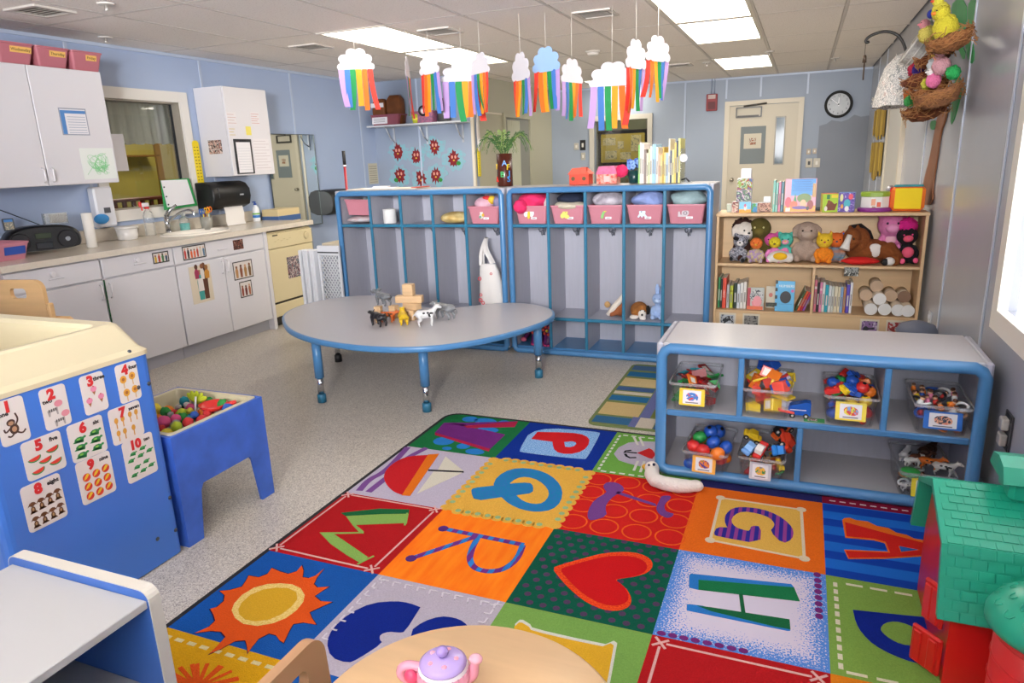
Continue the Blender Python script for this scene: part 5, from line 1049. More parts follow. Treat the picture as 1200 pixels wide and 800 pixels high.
# row 2
s = square(0, 1, '#cbc2d6')
for p in ([(-1.7932,2.8502),(-1.7694,2.71),(-1.7509,2.5556),(-1.7767,2.4648),(-1.755,2.358)], [(-1.6954,2.8715),(-1.7333,2.7213),(-1.7038,2.5706),(-1.7076,2.4869),(-1.7075,2.3597)]): patch(band(smoothpath(p), .032), '#86559e', s, 'wave')
patch(smoothloop([(-1.6377,2.8019),(-1.6357,2.7983),(-1.7286,2.7565),(-1.7588,2.6925),(-1.7586,2.592),(-1.7243,2.5074),(-1.6587,2.4379),(-1.5969,2.3955),(-1.5451,2.382),(-1.5419,2.3797)], 2), '#d3232b', s, 'boat_hull', 2)
patch([(-1.646,2.7994),(-1.5971,2.8232),(-1.5082,2.384),(-1.5463,2.3783)], '#f07a1c', s, 'boat_deck', 3)
patch([(-1.5528,2.8055),(-1.3919,2.6823),(-1.5154,2.6565)], '#e8e2d0', s, 'sail', 2); patch([(-1.5274,2.6342),(-1.3903,2.6661),(-1.4892,2.4113)], '#e8e2d0', s, 'sail', 2); patch([(-1.5615,2.6453),(-1.3912,2.6808),(-1.3849,2.6679),(-1.5552,2.6338)], '#17171c', s, 'mast', 3)
s = square(1, 1, '#f2bb4c')
b = B(); n = 11
for k in range(n):
    for (x, y) in ((RX[1]+.02+(RX[2]-RX[1]-.04)*k/(n-1), RY[1]-.004), (RX[1]+.02+(RX[2]-RX[1]-.04)*k/(n-1), RY[2]+.004), (RX[1]+.004, RY[2]+.02+(RY[1]-RY[2]-.04)*k/(n-1)), (RX[2]-.004, RY[2]+.02+(RY[1]-RY[2]-.04)*k/(n-1))):
        if not (k in (0, n-1) and abs(x-RX[1]-.004) > .002 and abs(x-RX[2]+.004) > .002): b.ext(circ(x, y, .027, n=12), RZT-.002, RZT+.0007)
patch([b], '#f2bb4c', s, 'scalloped_edge')
dt = [(RX[1]+.02+(RX[2]-RX[1]-.04)*k/(n-1), y) for k in range(1, n-1) for y in (RY[1]-.008, RY[2]+.008)]+[(x, RY[2]+.02+(RY[1]-RY[2]-.04)*k/(n-1)) for k in range(1, n-1) for x in (RX[1]+.008, RX[2]-.008)]
patch([dots(dt, .013, 2)], '#9fc08a', s, 'green_dot')
MQ = carpet('#1f88b8', '#2f6fb0', .5, 120)
patch([smoothloop([(-1.1977,2.5756),(-1.22,2.6779),(-1.1905,2.7697),(-1.1212,2.8052),(-1.0257,2.7887),(-0.9461,2.7258),(-0.8913,2.6446),(-0.8636,2.5394),(-0.8769,2.4609),(-0.9293,2.424),(-0.9948,2.4222),(-1.0676,2.4522),(-1.1327,2.5081)], 1), smoothloop([(-1.1391,2.6173),(-1.1288,2.691),(-1.0886,2.7199),(-1.0234,2.701),(-0.9583,2.6378),(-0.9293,2.5742),(-0.9315,2.5035),(-0.9639,2.482),(-1.0144,2.4902),(-1.0647,2.5302)], 1)], '#1f88b8', s, 'letter_q', 2, MQ)
patch(smoothloop([(-1.2721,2.5067),(-1.276,2.5383),(-1.2012,2.5836),(-1.1387,2.6251),(-1.0542,2.6677),(-1.023,2.6319),(-1.0064,2.578),(-1.0501,2.5464),(-1.1274,2.4955),(-1.2183,2.4307)], 1), '#1f88b8', s, 'letter_q_tail', 3, MQ)
s = square(2, 1, '#d8231f')
RN = [[(-0.7691,2.7932),(-0.6401,2.7977),(-0.5133,2.7954),(-0.3881,2.7967)], [(-0.7689,2.6638),(-0.6401,2.6646),(-0.5125,2.6662),(-0.3851,2.6627)], [(-0.767,2.5378),(-0.6346,2.5307),(-0.511,2.5287),(-0.3862,2.5284)], [(-0.7673,2.3988),(-0.6402,2.4003),(-0.5117,2.3992),(-0.3838,2.4006)]]
b = B()
for r_ in RN:
    for x, y in r_: b.ext([circ(x, y, .058, .058, 24), circ(x, y, .052, .052, 24)], RZT-.002, RZT+.0006)
patch([b], '#f4641f', s, 'ring_pattern')
MP = carpet('#7a4a92', '#6a3a80', .3)
patch(smoothloop([(-0.7348,2.7383),(-0.7256,2.7775),(-0.6819,2.7842),(-0.641,2.7471),(-0.6377,2.7063),(-0.6647,2.6634),(-0.6776,2.5928),(-0.6737,2.5429),(-0.6491,2.4831),(-0.6982,2.4252),(-0.7206,2.4415),(-0.7356,2.5037),(-0.7353,2.6003),(-0.7001,2.6792),(-0.7202,2.7075)], 1), '', s, 'telephone_handset', 2, MP)
patch([(-0.6625,2.7052),(-0.5814,2.6769),(-0.4842,2.6431),(-0.4773,2.6224),(-0.5793,2.6537),(-0.6601,2.6825)], '', s, 'telephone_cord', 2, MP); patch(smoothloop([(-0.4744,2.7184),(-0.441,2.7333),(-0.4314,2.7124),(-0.4508,2.654),(-0.4374,2.5955),(-0.4154,2.5844),(-0.3982,2.5839),(-0.4041,2.5519),(-0.4245,2.5393),(-0.4576,2.5644),(-0.4773,2.6073),(-0.4743,2.6853)], 1), '', s, 'telephone_hook', 3, MP)
s = square(3, 1, '#f4711c')
gq = [(-0.2379,2.7787),(0.0766,2.7747),(0.0883,2.4051),(-0.2388,2.426)]
patch(gq, '#efbd55', s, 'yellow_panel'); patch([strokes([[gq[i], gq[(i+1) % 4]] for i in range(4)], .011, 2)], '#ecd9b8', s, 'white_border'); patch([dots(gq, .019, 3)], '#ecd9b8', s, 'corner_dot')
def stripemat(c1, c2, sx, sy, freq):
    m = bpy.data.materials.new('striped_yarn'); m.use_nodes = True; nt = m.node_tree; n = nt.nodes; L = nt.links; b = n['Principled BSDF']; b.inputs['Roughness'].default_value = .95; b.inputs['Specular IOR Level'].default_value = .1
    tc = n.new('ShaderNodeTexCoord'); mp = n.new('ShaderNodeMapping'); mp.inputs['Scale'].default_value = (sx, sy, 0); L.new(tc.outputs['Object'], mp.inputs[0])
    wv = n.new('ShaderNodeTexWave'); wv.inputs['Scale'].default_value = freq; wv.bands_direction = 'Y' if sx == 0 else 'X'; wv.inputs['Distortion'].default_value = .6; wv.inputs['Detail Scale'].default_value = 6; L.new(mp.outputs[0], wv.inputs[0])
    r = n.new('ShaderNodeValToRGB'); r.color_ramp.elements[0].position = .4; r.color_ramp.elements[1].position = .5; r.color_ramp.elements[0].color = lin(c1); r.color_ramp.elements[1].color = lin(c2); L.new(wv.outputs[0], r.inputs[0]); L.new(r.outputs[0], b.inputs['Base Color']); return m
patch(smoothloop([(-0.0334,2.5622),(0.0142,2.4836),(0.0468,2.5272),(0.0511,2.5904),(0.0342,2.6432),(-0.0114,2.7014),(-0.0749,2.7315),(-0.1439,2.7258),(-0.1829,2.7026),(-0.2035,2.6444),(-0.2043,2.5944),(-0.1909,2.5447),(-0.1821,2.5394),(-0.2257,2.5296),(-0.2322,2.473),(-0.2155,2.4616),(-0.0626,2.4557),(-0.066,2.5863),(-0.1025,2.5824),(-0.105,2.5383),(-0.1241,2.5378),(-0.1581,2.5498),(-0.1796,2.5904),(-0.1723,2.6484),(-0.1412,2.6904),(-0.084,2.6901),(-0.0379,2.6678),(-0.0199,2.6312),(-0.0199,2.6016)], 1), '', s, 'letter_g', 3, stripemat('#8a3d86', '#2f2a86', 1, 0, 11))
s = square(4, 1, '#1448b0', m=stripemat('#123c9a', '#1c62bc', 0, 1, 2.6))
patch([(0.225,2.7374),(0.2338,2.7561),(0.2528,2.7648),(0.2733,2.7534),(0.3152,2.7552),(0.3442,2.7294),(0.3845,2.7253),(0.4069,2.6986),(0.4409,2.6932),(0.4629,2.673),(0.4917,2.6718),(0.5291,2.6661),(0.5468,2.6583),(0.5395,2.5787),(0.5154,2.5706),(0.3533,2.4938),(0.2321,2.4517),(0.2213,2.512),(0.2624,2.5228),(0.3653,2.5472),(0.3604,2.6041),(0.325,2.6138),(0.2293,2.6003)], '#f07020', s, 'letter_a_edge')
patch([[(0.2338,2.7223),(0.3801,2.6785),(0.5254,2.6405),(0.5432,2.634),(0.5363,2.5877),(0.3542,2.5031),(0.2349,2.4607),(0.2259,2.5053),(0.2594,2.5125),(0.3718,2.5402),(0.3644,2.6151),(0.3258,2.6249),(0.2339,2.6118)], [(0.4042,2.6019),(0.4745,2.5943),(0.4064,2.5549)]], '#d8261f', s, 'letter_a', 2)
patch([(0.4061,2.5973),(0.4649,2.5921),(0.4088,2.5598)], '#2f62b4', s, 'letter_a_counter', 3)
# row 3
s = square(0, 2, '#b81a20')
wq = [(-1.7818,2.3111),(-1.3431,2.3129),(-1.3531,1.8445),(-1.7874,1.8509)]
ins = [[(wq[i][0]+(wq[(i+1) % 4][0]-wq[i][0])*t_, wq[i][1]+(wq[(i+1) % 4][1]-wq[i][1])*t_) for t_ in (.04, .96)] for i in range(4)]
patch([strokes(ins, .008, 1)], '#eebcb4', s, 'white_border')
X4 = []
for x, y in wq: X4 += [[(x-.022, y-.018), (x+.022, y+.018)], [(x-.018, y+.022), (x+.018, y-.022)]]
patch([strokes(X4, .008, 2)], '#eebcb4', s, 'cross_stitch')
patch([(-1.678,2.1459),(-1.5454,2.2074),(-1.4352,2.2465),(-1.3987,2.1689),(-1.4098,2.1717),(-1.5931,2.0953),(-1.5337,2.0627),(-1.5248,2.0494),(-1.6362,2.0073),(-1.5722,1.9799),(-1.4099,1.9083),(-1.4154,1.8653),(-1.498,1.8951),(-1.602,1.9402),(-1.6992,1.9987),(-1.5483,2.0516),(-1.6032,2.0881)], '#8fb95c', s, 'letter_w')
patch([(-1.7113,2.1597),(-1.5753,2.2423),(-1.4491,2.2767),(-1.4339,2.2442),(-1.5432,2.204),(-1.6764,2.1437)], '#1d6a3c', s, 'letter_w_shade', 2)
patch([strokes([[(-1.4223,1.8555),(-1.3949,1.9222)], [(-1.4002,2.1555),(-1.4429,2.2481)]], .008, 2)], '#8fb95c', s, 'letter_w_serif')
s = square(1, 2, '#f2821c', m=mat('#f2821c', .95, grain=(34, 5, 1, .28), c2='#ee6f16', spec=.1))
MR = stripemat('#2a72b8', '#6a2f7a', 1, 1, 7)
patch([strokes([[(-1.2368,2.1824),(-0.8917,2.1721)], [(-1.2531,1.9529),(-1.0901,2.167)], smoothpath([(-1.0803,2.1661),(-1.0655,2.074),(-1.0407,2.0062),(-0.9967,1.9666),(-0.9405,1.9681),(-0.8981,2.0002),(-0.8784,2.0736),(-0.894,2.1687)])], .024, 2)], '', s, 'letter_r', m=MR); patch([dots([(-1.2389,2.1817),(-1.2531,1.9529)], .021, 3)], '#5a2f7a', s, 'letter_r_dot')
s = square(2, 2, '#0f5c46'); rn = random.Random(4)
patch([dots([(RX[2]+.03+.046*i+(.023 if j % 2 else 0), RY[3]+.025+.042*j) for i in range(10) for j in range(12)], .012, 1)], '#5c3f6a', s, 'purple_dot', m=carpet('#55405f'))
hp = smoothloop([(-0.7408,2.0614),(-0.7158,2.0923),(-0.6573,2.1524),(-0.5855,2.218),(-0.516,2.2475),(-0.4665,2.2523),(-0.4248,2.2312),(-0.4061,2.192),(-0.4137,2.1454),(-0.4474,2.107),(-0.4895,2.082),(-0.512,2.0638),(-0.4869,2.0464),(-0.4565,2.0164),(-0.4345,1.9751),(-0.4328,1.9379),(-0.4537,1.9076),(-0.489,1.8926),(-0.5356,1.8976),(-0.5888,1.9217),(-0.6428,1.9622),(-0.6955,2.0115)], 1)
patch(hp, '', s, 'heart', 2, carpet('#dc2f1b', '#e8541e', .5, 150)); hc = (sum(p[0] for p in hp)/len(hp), sum(p[1] for p in hp)/len(hp)); patch([(hc[0]+(x-hc[0])*.87, hc[1]+(y-hc[1])*.85) for x, y in hp], '#d3181d', s, 'heart_centre', 3)
s = square(3, 2, '#c5bed0', m=gradmat('#c9c1d2', '#4f82cc', RX[3]-RUG.location.x, RX[4]-RUG.location.x, RY[3]-RUG.location.y, RY[2]-RUG.location.y, .075))
patch([(-0.2791,2.1704),(-0.2752,2.1851),(0.0484,2.2307),(0.0575,2.2129),(-0.2434,2.1498),(-0.2365,2.0982),(-0.2689,2.1006)], '#2f7fd0', s, 'letter_h_shade'); patch([(-0.2454,2.1556),(0.057,2.2138),(0.0756,2.1406),(-0.2378,2.0988)], '#1d7a4a', s, 'letter_h', 2)
patch([(-0.2624,2.006),(-0.2558,2.0112),(-0.2145,2.0168),(0.0501,1.9846),(0.0492,1.9791),(0.0427,1.976),(-0.2579,1.9759)], '#2f7fd0', s, 'letter_h_shade'); patch([(-0.2316,2.0108),(-0.1867,2.0168),(0.0466,2.0347),(0.0501,1.9863),(0.0071,1.9835),(-0.1844,1.9967)], '#1d6a40', s, 'letter_h', 2); patch([(-0.1106,2.119),(-0.0986,2.1232),(-0.083,2.0245),(-0.0958,2.0237)], '#1d6a40', s, 'letter_h_bar', 2)
patch([dots([(0.1291,2.3154),(0.1302,2.28),(0.1309,2.2475),(0.1304,2.2144),(0.131,2.1804),(0.131,2.1462),(0.131,2.112),(0.1315,2.0807)], .012, 2, .014)], '#7a2f7a', s, 'purple_dot'); patch([dots([(-0.3131,1.84),(-0.2795,1.8406),(-0.2461,1.8405),(-0.2127,1.8413),(-0.1775,1.8412),(-0.1433,1.8418),(-0.1084,1.8411),(-0.0755,1.8415)], .014, 2, .011)], '#7a2f7a', s, 'purple_dot')
s = square(4, 2, '#84ad4e')
patch([smoothloop([(0.2299,2.1494),(0.2299,2.1486),(0.4395,2.1815),(0.5299,2.2017),(0.5338,2.2016),(0.5143,2.1098),(0.4842,2.0186),(0.4392,1.9645),(0.4084,1.9523),(0.3748,1.9479),(0.324,1.962),(0.2766,1.9918),(0.2481,2.0374),(0.2346,2.0837)], 1), smoothloop([(0.3002,2.0772),(0.3144,2.1101),(0.3448,2.1311),(0.3806,2.1273),(0.4059,2.1071),(0.4174,2.0757),(0.4056,2.044),(0.3802,2.0235),(0.3492,2.0207),(0.3235,2.0357),(0.3057,2.0576)], 1)], '#122a94', s, 'letter_d')
patch([dashes((RX[4]+.028, RY[3]+.02), (RX[4]+.028, RY[2]-.03), 11, .013)], '#e6e0c8', s, 'stitch_line'); patch([dashes((RX[4]+.05, RY[2]-.035), (RX[5]-.01, RY[2]-.035), 6, .011, .7)], '#e6e0c8', s, 'stitch_line'); patch([dashes((RX[4]+.03, RY[3]+.02), (RX[5]-.01, RY[3]+.02), 6, .011, .7)], '#e6e0c8', s, 'stitch_line')
# row 4
s = square(0, 3, '#1a5aae')
sp = [(-1.693,1.3567),(-1.6729,1.3968),(-1.6773,1.4266),(-1.7063,1.4486),(-1.7416,1.4693),(-1.7265,1.4842),(-1.7289,1.5174),(-1.7513,1.5446),(-1.7871,1.5578),(-1.7562,1.5737),(-1.7304,1.6034),(-1.7419,1.6368),(-1.7558,1.6649),(-1.7125,1.6687),(-1.6976,1.6959),(-1.7089,1.7316),(-1.6668,1.7232),(-1.6261,1.7203),(-1.6069,1.7436),(-1.6139,1.7812),(-1.5865,1.7562),(-1.5618,1.7202),(-1.5379,1.723),(-1.5244,1.744),(-1.5216,1.7897),(-1.5119,1.7373),(-1.4975,1.6993),(-1.4733,1.6866),(-1.4364,1.7046),(-1.4438,1.6761),(-1.451,1.6433),(-1.4136,1.6266),(-1.3732,1.6357),(-1.3934,1.5998),(-1.4116,1.5652),(-1.3839,1.5426),(-1.3501,1.5204),(-1.3966,1.5157),(-1.4227,1.4977),(-1.4109,1.4625),(-1.3913,1.4148),(-1.412,1.4199),(-1.4387,1.4357),(-1.4649,1.435),(-1.4789,1.4047),(-1.4713,1.3663),(-1.4647,1.3407),(-1.4921,1.3671),(-1.5142,1.384),(-1.5421,1.37),(-1.5565,1.3282),(-1.5742,1.298),(-1.5792,1.3445),(-1.5853,1.3757),(-1.6168,1.3903),(-1.6515,1.3825)]
sc_ = (sum(p[0] for p in sp)/len(sp), sum(p[1] for p in sp)/len(sp)); patch([(sc_[0]+(x-sc_[0])*1.025, sc_[1]+(y-sc_[1])*1.025) for x, y in sp], '#2a1a3c', s, 'sun_outline', 1); patch(sp, '#ea5a1c', s, 'sun_rays', 2)
patch([(-1.6657,1.4862),(-1.6847,1.518),(-1.6943,1.5643),(-1.6848,1.6118),(-1.654,1.6455),(-1.6132,1.6638),(-1.5685,1.6728),(-1.5245,1.6638),(-1.486,1.6362),(-1.466,1.6035),(-1.458,1.5584),(-1.464,1.5147),(-1.4878,1.4776),(-1.5265,1.4507),(-1.5762,1.444),(-1.6251,1.4585)], '', s, 'sun_disc', 3, carpet('#e6bc58', '#e9cf86', .4, 150)); patch([(-1.6471,1.4974),(-1.663,1.5304),(-1.6659,1.5741),(-1.6468,1.6114),(-1.6098,1.6376),(-1.5675,1.649),(-1.5226,1.6388),(-1.4946,1.6083),(-1.4864,1.5675),(-1.4919,1.5233),(-1.5115,1.489),(-1.5469,1.4658),(-1.5865,1.4629),(-1.6246,1.4771)], '#e0ae2c', s, 'sun_centre', 4)
s = square(1, 3, '#c4bccb')
NV = carpet('#12298c'); patch(smoothloop([(-1.2676,1.4625),(-1.2892,1.5225),(-1.2825,1.6055),(-1.2432,1.6759),(-1.1727,1.7119),(-1.1235,1.7173),(-1.077,1.7096),(-1.0767,1.7078),(-1.0617,1.585),(-1.0774,1.5753),(-1.1109,1.5694),(-1.129,1.5487),(-1.1185,1.5274),(-1.1,1.5175),(-1.1313,1.4314),(-1.1497,1.406),(-1.2133,1.4101)], 1), '', s, 'letter_s', 1, NV)
patch(smoothloop([(-1.049,1.5895),(-1.0327,1.6473),(-0.9936,1.6896),(-0.9491,1.6988),(-0.9086,1.6906),(-0.8704,1.6606),(-0.8695,1.5866),(-0.917,1.5226),(-0.9897,1.5282)], 1), '', s, 'letter_s_tail', 1, NV)
st = []
for k in range(10):
    x = RX[1]+.03+(RX[2]-RX[1]-.06)*k/9; st += [[(x, RY[3]-.022), (x+.028, RY[3]-.022)], [(x, RY[3]-.022), (x+.008, RY[3]-.045)]]
    y = RY[4]+.03+(RY[3]-RY[4]-.06)*k/9; st += [[(RX[1]+.022, y), (RX[1]+.022, y+.026)], [(RX[1]+.022, y), (RX[1]+.044, y)], [(RX[2]-.022, y), (RX[2]-.022, y+.026)], [(RX[2]-.022, y), (RX[2]-.044, y)]]
patch([strokes(st, .006, 1)], '#e2dce6', s, 'blanket_stitch')
s = square(2, 3, '#7fae54')
en = [(-0.751,1.7333),(-0.7446,1.7578),(-0.734,1.7601),(-0.7056,1.7478),(-0.6951,1.7357),(-0.6516,1.7328),(-0.5516,1.7331),(-0.4599,1.7366),(-0.4407,1.7592),(-0.4287,1.7526),(-0.4145,1.6389),(-0.4046,1.5549),(-0.6679,1.5261)]
patch([(x, y) for x, y in en], '#e3e2d8', s, 'envelope_border'); ec = (sum(p[0] for p in en)/len(en), sum(p[1] for p in en)/len(en)); patch([(ec[0]+(x-ec[0])*.97-.002, ec[1]+(y-ec[1])*.96-.012) for x, y in en], '#eab42f', s, 'envelope', 2)
s = square(3, 3, '#b81a20')
bq = [(RX[3]+.03, RY[3]-.03), (RX[4]-.03, RY[3]-.03), (RX[4]-.03, RY[4]+.03), (RX[3]+.03, RY[4]+.03)]
patch([strokes([[(bq[i][0]*.96+bq[(i+1) % 4][0]*.04, bq[i][1]*.96+bq[(i+1) % 4][1]*.04), (bq[i][0]*.04+bq[(i+1) % 4][0]*.96, bq[i][1]*.04+bq[(i+1) % 4][1]*.96)] for i in range(4)], .008)], '#eebcb4', s, 'white_border')
X4 = []
for x, y in bq: X4 += [[(x-.022, y-.018), (x+.022, y+.018)], [(x-.018, y+.022), (x+.018, y-.022)]]
patch([strokes(X4, .008, 2)], '#eebcb4', s, 'cross_stitch'); square(4, 3, '#e8871c')
# rows 5-7 (mostly under the furniture by the camera)
s = square(0, 4, '#e2a818'); patch([dashes((RX[0]+.01, RY[4]-.035), (RX[1]-.02, RY[4]-.035), 9, .014)], '#ead9a0', s, 'stitch_line')
rn = random.Random(9); patch([strokes([[(-1.50, 1.18), (-1.50+.13*math.cos(a), 1.18+.09*math.sin(a))] for a in [2*PI*i/26+rn.uniform(-.1, .1) for i in range(26)]], .012, 1)], '#ea5a1c', s, 'fuzzy_mane')
for j, cs in ((4, ['', '#1a5aae', '#c4bccb', '#1f7a44', '#122a94']), (5, ['#f2821c', '#1f7a44', '#b81a20', '#f2bb4c', '#c5bed0']), (6, ['#10359c', '#cbc2d6', '#0f5c46', '#d8231f', '#74b04c'])):
    for i in range(5):
        if cs[i]: square(i, j, cs[i])
# ---------------- the small striped rug behind ----------------
t = thing('striped_rug', 'smaller green and blue bordered rug behind the letter rug', 'rug', (-.2, 4.0, 0))
B().ext(rrect(-1.015, 3.44, .5, 4.60, .05, 5), .0005, .010).build('border', carpet('#7f8f5c'), t)
M = Matrix.Translation((0, 0, 0)); q = .0105
B().ext([(-.70, 3.62), (.3, 3.62), (.3, 4.45), (-.70, 4.45)], .001, q+.0003).build('centre', carpet('#727c40'), t)
B().ext([(-.76, 3.60), (-.70, 3.60), (-.70, 4.5), (-.76, 4.5)], .001, q).build('purple_band', carpet('#6c74a6'), t)
for y0, y1, c in ((3.47, 3.57, '#3a6f9a'), (3.60, 3.80, '#d9bf86'), (3.84, 3.93, '#2f74a4'), (3.96, 4.01, '#dcd2bd'), (4.03, 4.10, '#4a6a9c'), (4.12, 4.28, '#dcc591'), (4.32, 4.42, '#2f74a4'), (4.46, 4.56, '#4f719a')):
    B().box(-.995, y0, .001, -.765, y1, q+.0004).build('stripe_block', carpet(c), t)
for x0, x1, c in ((-.79, -.75, '#6c74a6'), (-.75, -.66, '#d6cdbd'), (-.655, -.45, '#46699a'), (-.44, -.25, '#d9bf86'), (-.24, 0, '#2f74a4')): B().box(x0, 3.455, .001, x1, 3.60, q+.0006).build('stripe_block', carpet(c), t)
# ---------------- low toy shelf with clear bins ----------------
t = thing('toy_shelf_unit', 'low grey shelf unit with rounded blue edges full of bins', 'shelf', (.08, 3.13, 0))
A0, A1, F0, F1, HT = -.545, .700, 2.935, 3.355, .63; r = .024
B().box(A0, F0, .012, A0+.03, F1, HT-.001, .008).build('side_panel', M_GLAM, t); B().box(A1-.03, F0, .012, A1, F1, HT-.001, .008).build('side_panel', M_GLAM, t)
B().box(A0+.03, F0, HT-.028, A1-.03, F1, HT, .004).build('top_panel', M_GTOP, t); B().box(A0+.03, F1-.012, .03, A1-.03, F1, HT-.03).build('back_panel', M_GLAM, t)
B().box(A0+.03, F0+.0, .013, A1-.03, F1, .034).build('bottom_shelf', M_GTOP, t); B().box(A0+.03, F0+.004, .306, A1-.03, F1-.012, .325).build('middle_shelf', M_GTOP, t)
f = [(A0+r, F0, .06), (A0+r, F0, HT-.06), (A0+r+.014, F0, HT-.038), (A0+.06, F0, HT-r), (A1-.06, F0, HT-r), (A1-r-.014, F0, HT-.038), (A1-r, F0, HT-.06), (A1-r, F0, .06), (A1-r-.012, F0, .047), (A1-.06, F0, .036), (A0+.06, F0, .036), (A0+r+.012, F0, .047)]
B().tube(f, r, 14, closed=True).build('edge_frame', M_BLUE, t); B().box(A0+.05, F0-.008, .300, A1-.05, F0+.006, .327, .004).build('edge_strip', M_BLUE, t)
for x, z0, z1 in ((-.19, .326, HT-.045), (.355, .326, HT-.045), (.054, .05, .30)):
    d = B().box(x-.009, F0+.006, z0-.001, x+.009, F1-.012, z1+.015).build('divider', M_GLAM, t); B().box(x-.012, F0-.008, z0, x+.012, F0+.008, z1, .004).build('edge_strip', M_BLUE, d)
M_BINC = mat('#eef0f4', .1, trans=.92, alpha=.22)
def clear_bin(x, y, z, w_, d, h, label, cardcols, border, rz=0, cardw=.11, cardh=.075, seed=0):
    t = thing('clear_bin', label, 'bin', (x, y, z), 'clear plastic toy bins on the low shelf', rz)
    tub_mesh(w_, d, h, .02, .86).build('tub', M_BINC, t, local=True)
    b = B(); lo = [rloop(w_*1.0, d*1.0, .02, h), rloop(w_*1.03, d*1.02, .02, h+.003), rloop(w_*1.03, d*1.02, .02, h-.009), rloop(w_, d, .02, h-.010)]; loft(b, lo, False, False, False); b.build('rim', mat('#e9ebf0', .12, trans=.6, alpha=.7), t, local=True)
    if border is None: return t
    M = Matrix.Translation((0, -d*.465-.001, h*.52)) @ Matrix.Rotation(-.16, 4, 'X') @ Matrix(((1, 0, 0, 0), (0, 0, -1, 0), (0, 1, 0, 0), (0, 0, 0, 1)))
    B(M).ext(rrect(-cardw/2, -cardh/2, cardw/2, cardh/2, .004), .004, .0052).build('label_card', mat(border, .4), t, local=True)
    B(M).ext(rrect(-cardw*.36, -cardh*.40, cardw*.36, cardh*.40, .002), .0053, .0058).build('card_paper', WHITE, t, local=True)
    B(M).ext(smoothloop([(-cardw*.2, -cardh*.2), (cardw*.22, -cardh*.22), (cardw*.26, cardh*.1), (cardw*.05, cardh*.3), (-cardw*.24, cardh*.2)], 1), .0059, .0062).build('card_picture', printmat(cardcols, 40, seed=seed), t, local=True)
    B(M).ext(rrect(-cardw*.25, -cardh*.35, cardw*.25, -cardh*.29, .001), .0059, .0062).build('card_lettering', mat('#77717a', .5), t, local=True)
    return t
b1 = clear_bin(-.388, 3.09, .326, .196, .33, .128, 'clear bin of linking shapes at top left of low shelf', ['#d8402a', '#3a78c8', '#e8e4e0'], '#f0cf2a', cardw=.108, seed=1)
b2 = clear_bin(-.083, 3.09, .326, .192, .33, .128, 'clear bin heaped with toy house blocks beside blue truck', ['#ddd8d6'], None, seed=2); 
b3 = clear_bin(.235, 3.09, .326, .198, .33, .128, 'clear bin heaped with building bricks, yellow bordered picture card', ['#7fa8d8', '#d84a3a', '#e8d84a', '#5aa86a'], '#f0d84a', cardw=.112, seed=3)
b4 = clear_bin(.555, 3.09, .326, .195, .33, .122, 'clear bin of play people with blue card at right', ['#d8484a', '#e8a88a', '#3a3a4a', '#c9c4d0'], '#2a6ac0', cardw=.13, cardh=.07, seed=4)
b5 = clear_bin(-.315, 3.06, .035, .192, .33, .118, 'clear bin of big shiny beads with orange card below', ['#5a3a8a', '#e8822a', '#3a7a4a'], '#f2b04a', rz=-.06, cardw=.10, seed=5)
b6 = clear_bin(-.085, 3.06, .035, .190, .33, .122, 'clear bin heaped with toy cars on the bottom shelf', ['#3a8a4a', '#e8b03a', '#8a8d94'], '#c9c9d2', rz=-.04, cardw=.088, seed=6)
b7 = clear_bin(.525, 3.09, .035, .195, .33, .125, 'clear bin of toy animals at bottom right of low shelf', ['#5a3222', '#2a2424', '#8a5a3c'], '#f0dc3a', rz=.05, cardw=.115, seed=7)
RED, BLU, GRN, YEL, ORG, TEA = '#cf2f2c', '#2456b8', '#2f9a4c', '#f0cf2c', '#f0802a', '#2f8f9c'
CN = {RED: 'red', BLU: 'blue', GRN: 'green', YEL: 'yellow', ORG: 'orange', TEA: 'teal', '#8c1f22': 'dark red', '#f25a4c': 'coral', '#c9cbe0': 'pale lilac', '#5fc3cc': 'aqua', '#ffffff': 'white', '#2a2a30': 'black', '#f08ab0': 'pink', '#e2b48a': 'tan', '#6b3f26': 'brown', '#8a4aa0': 'purple'}
TOY = {}
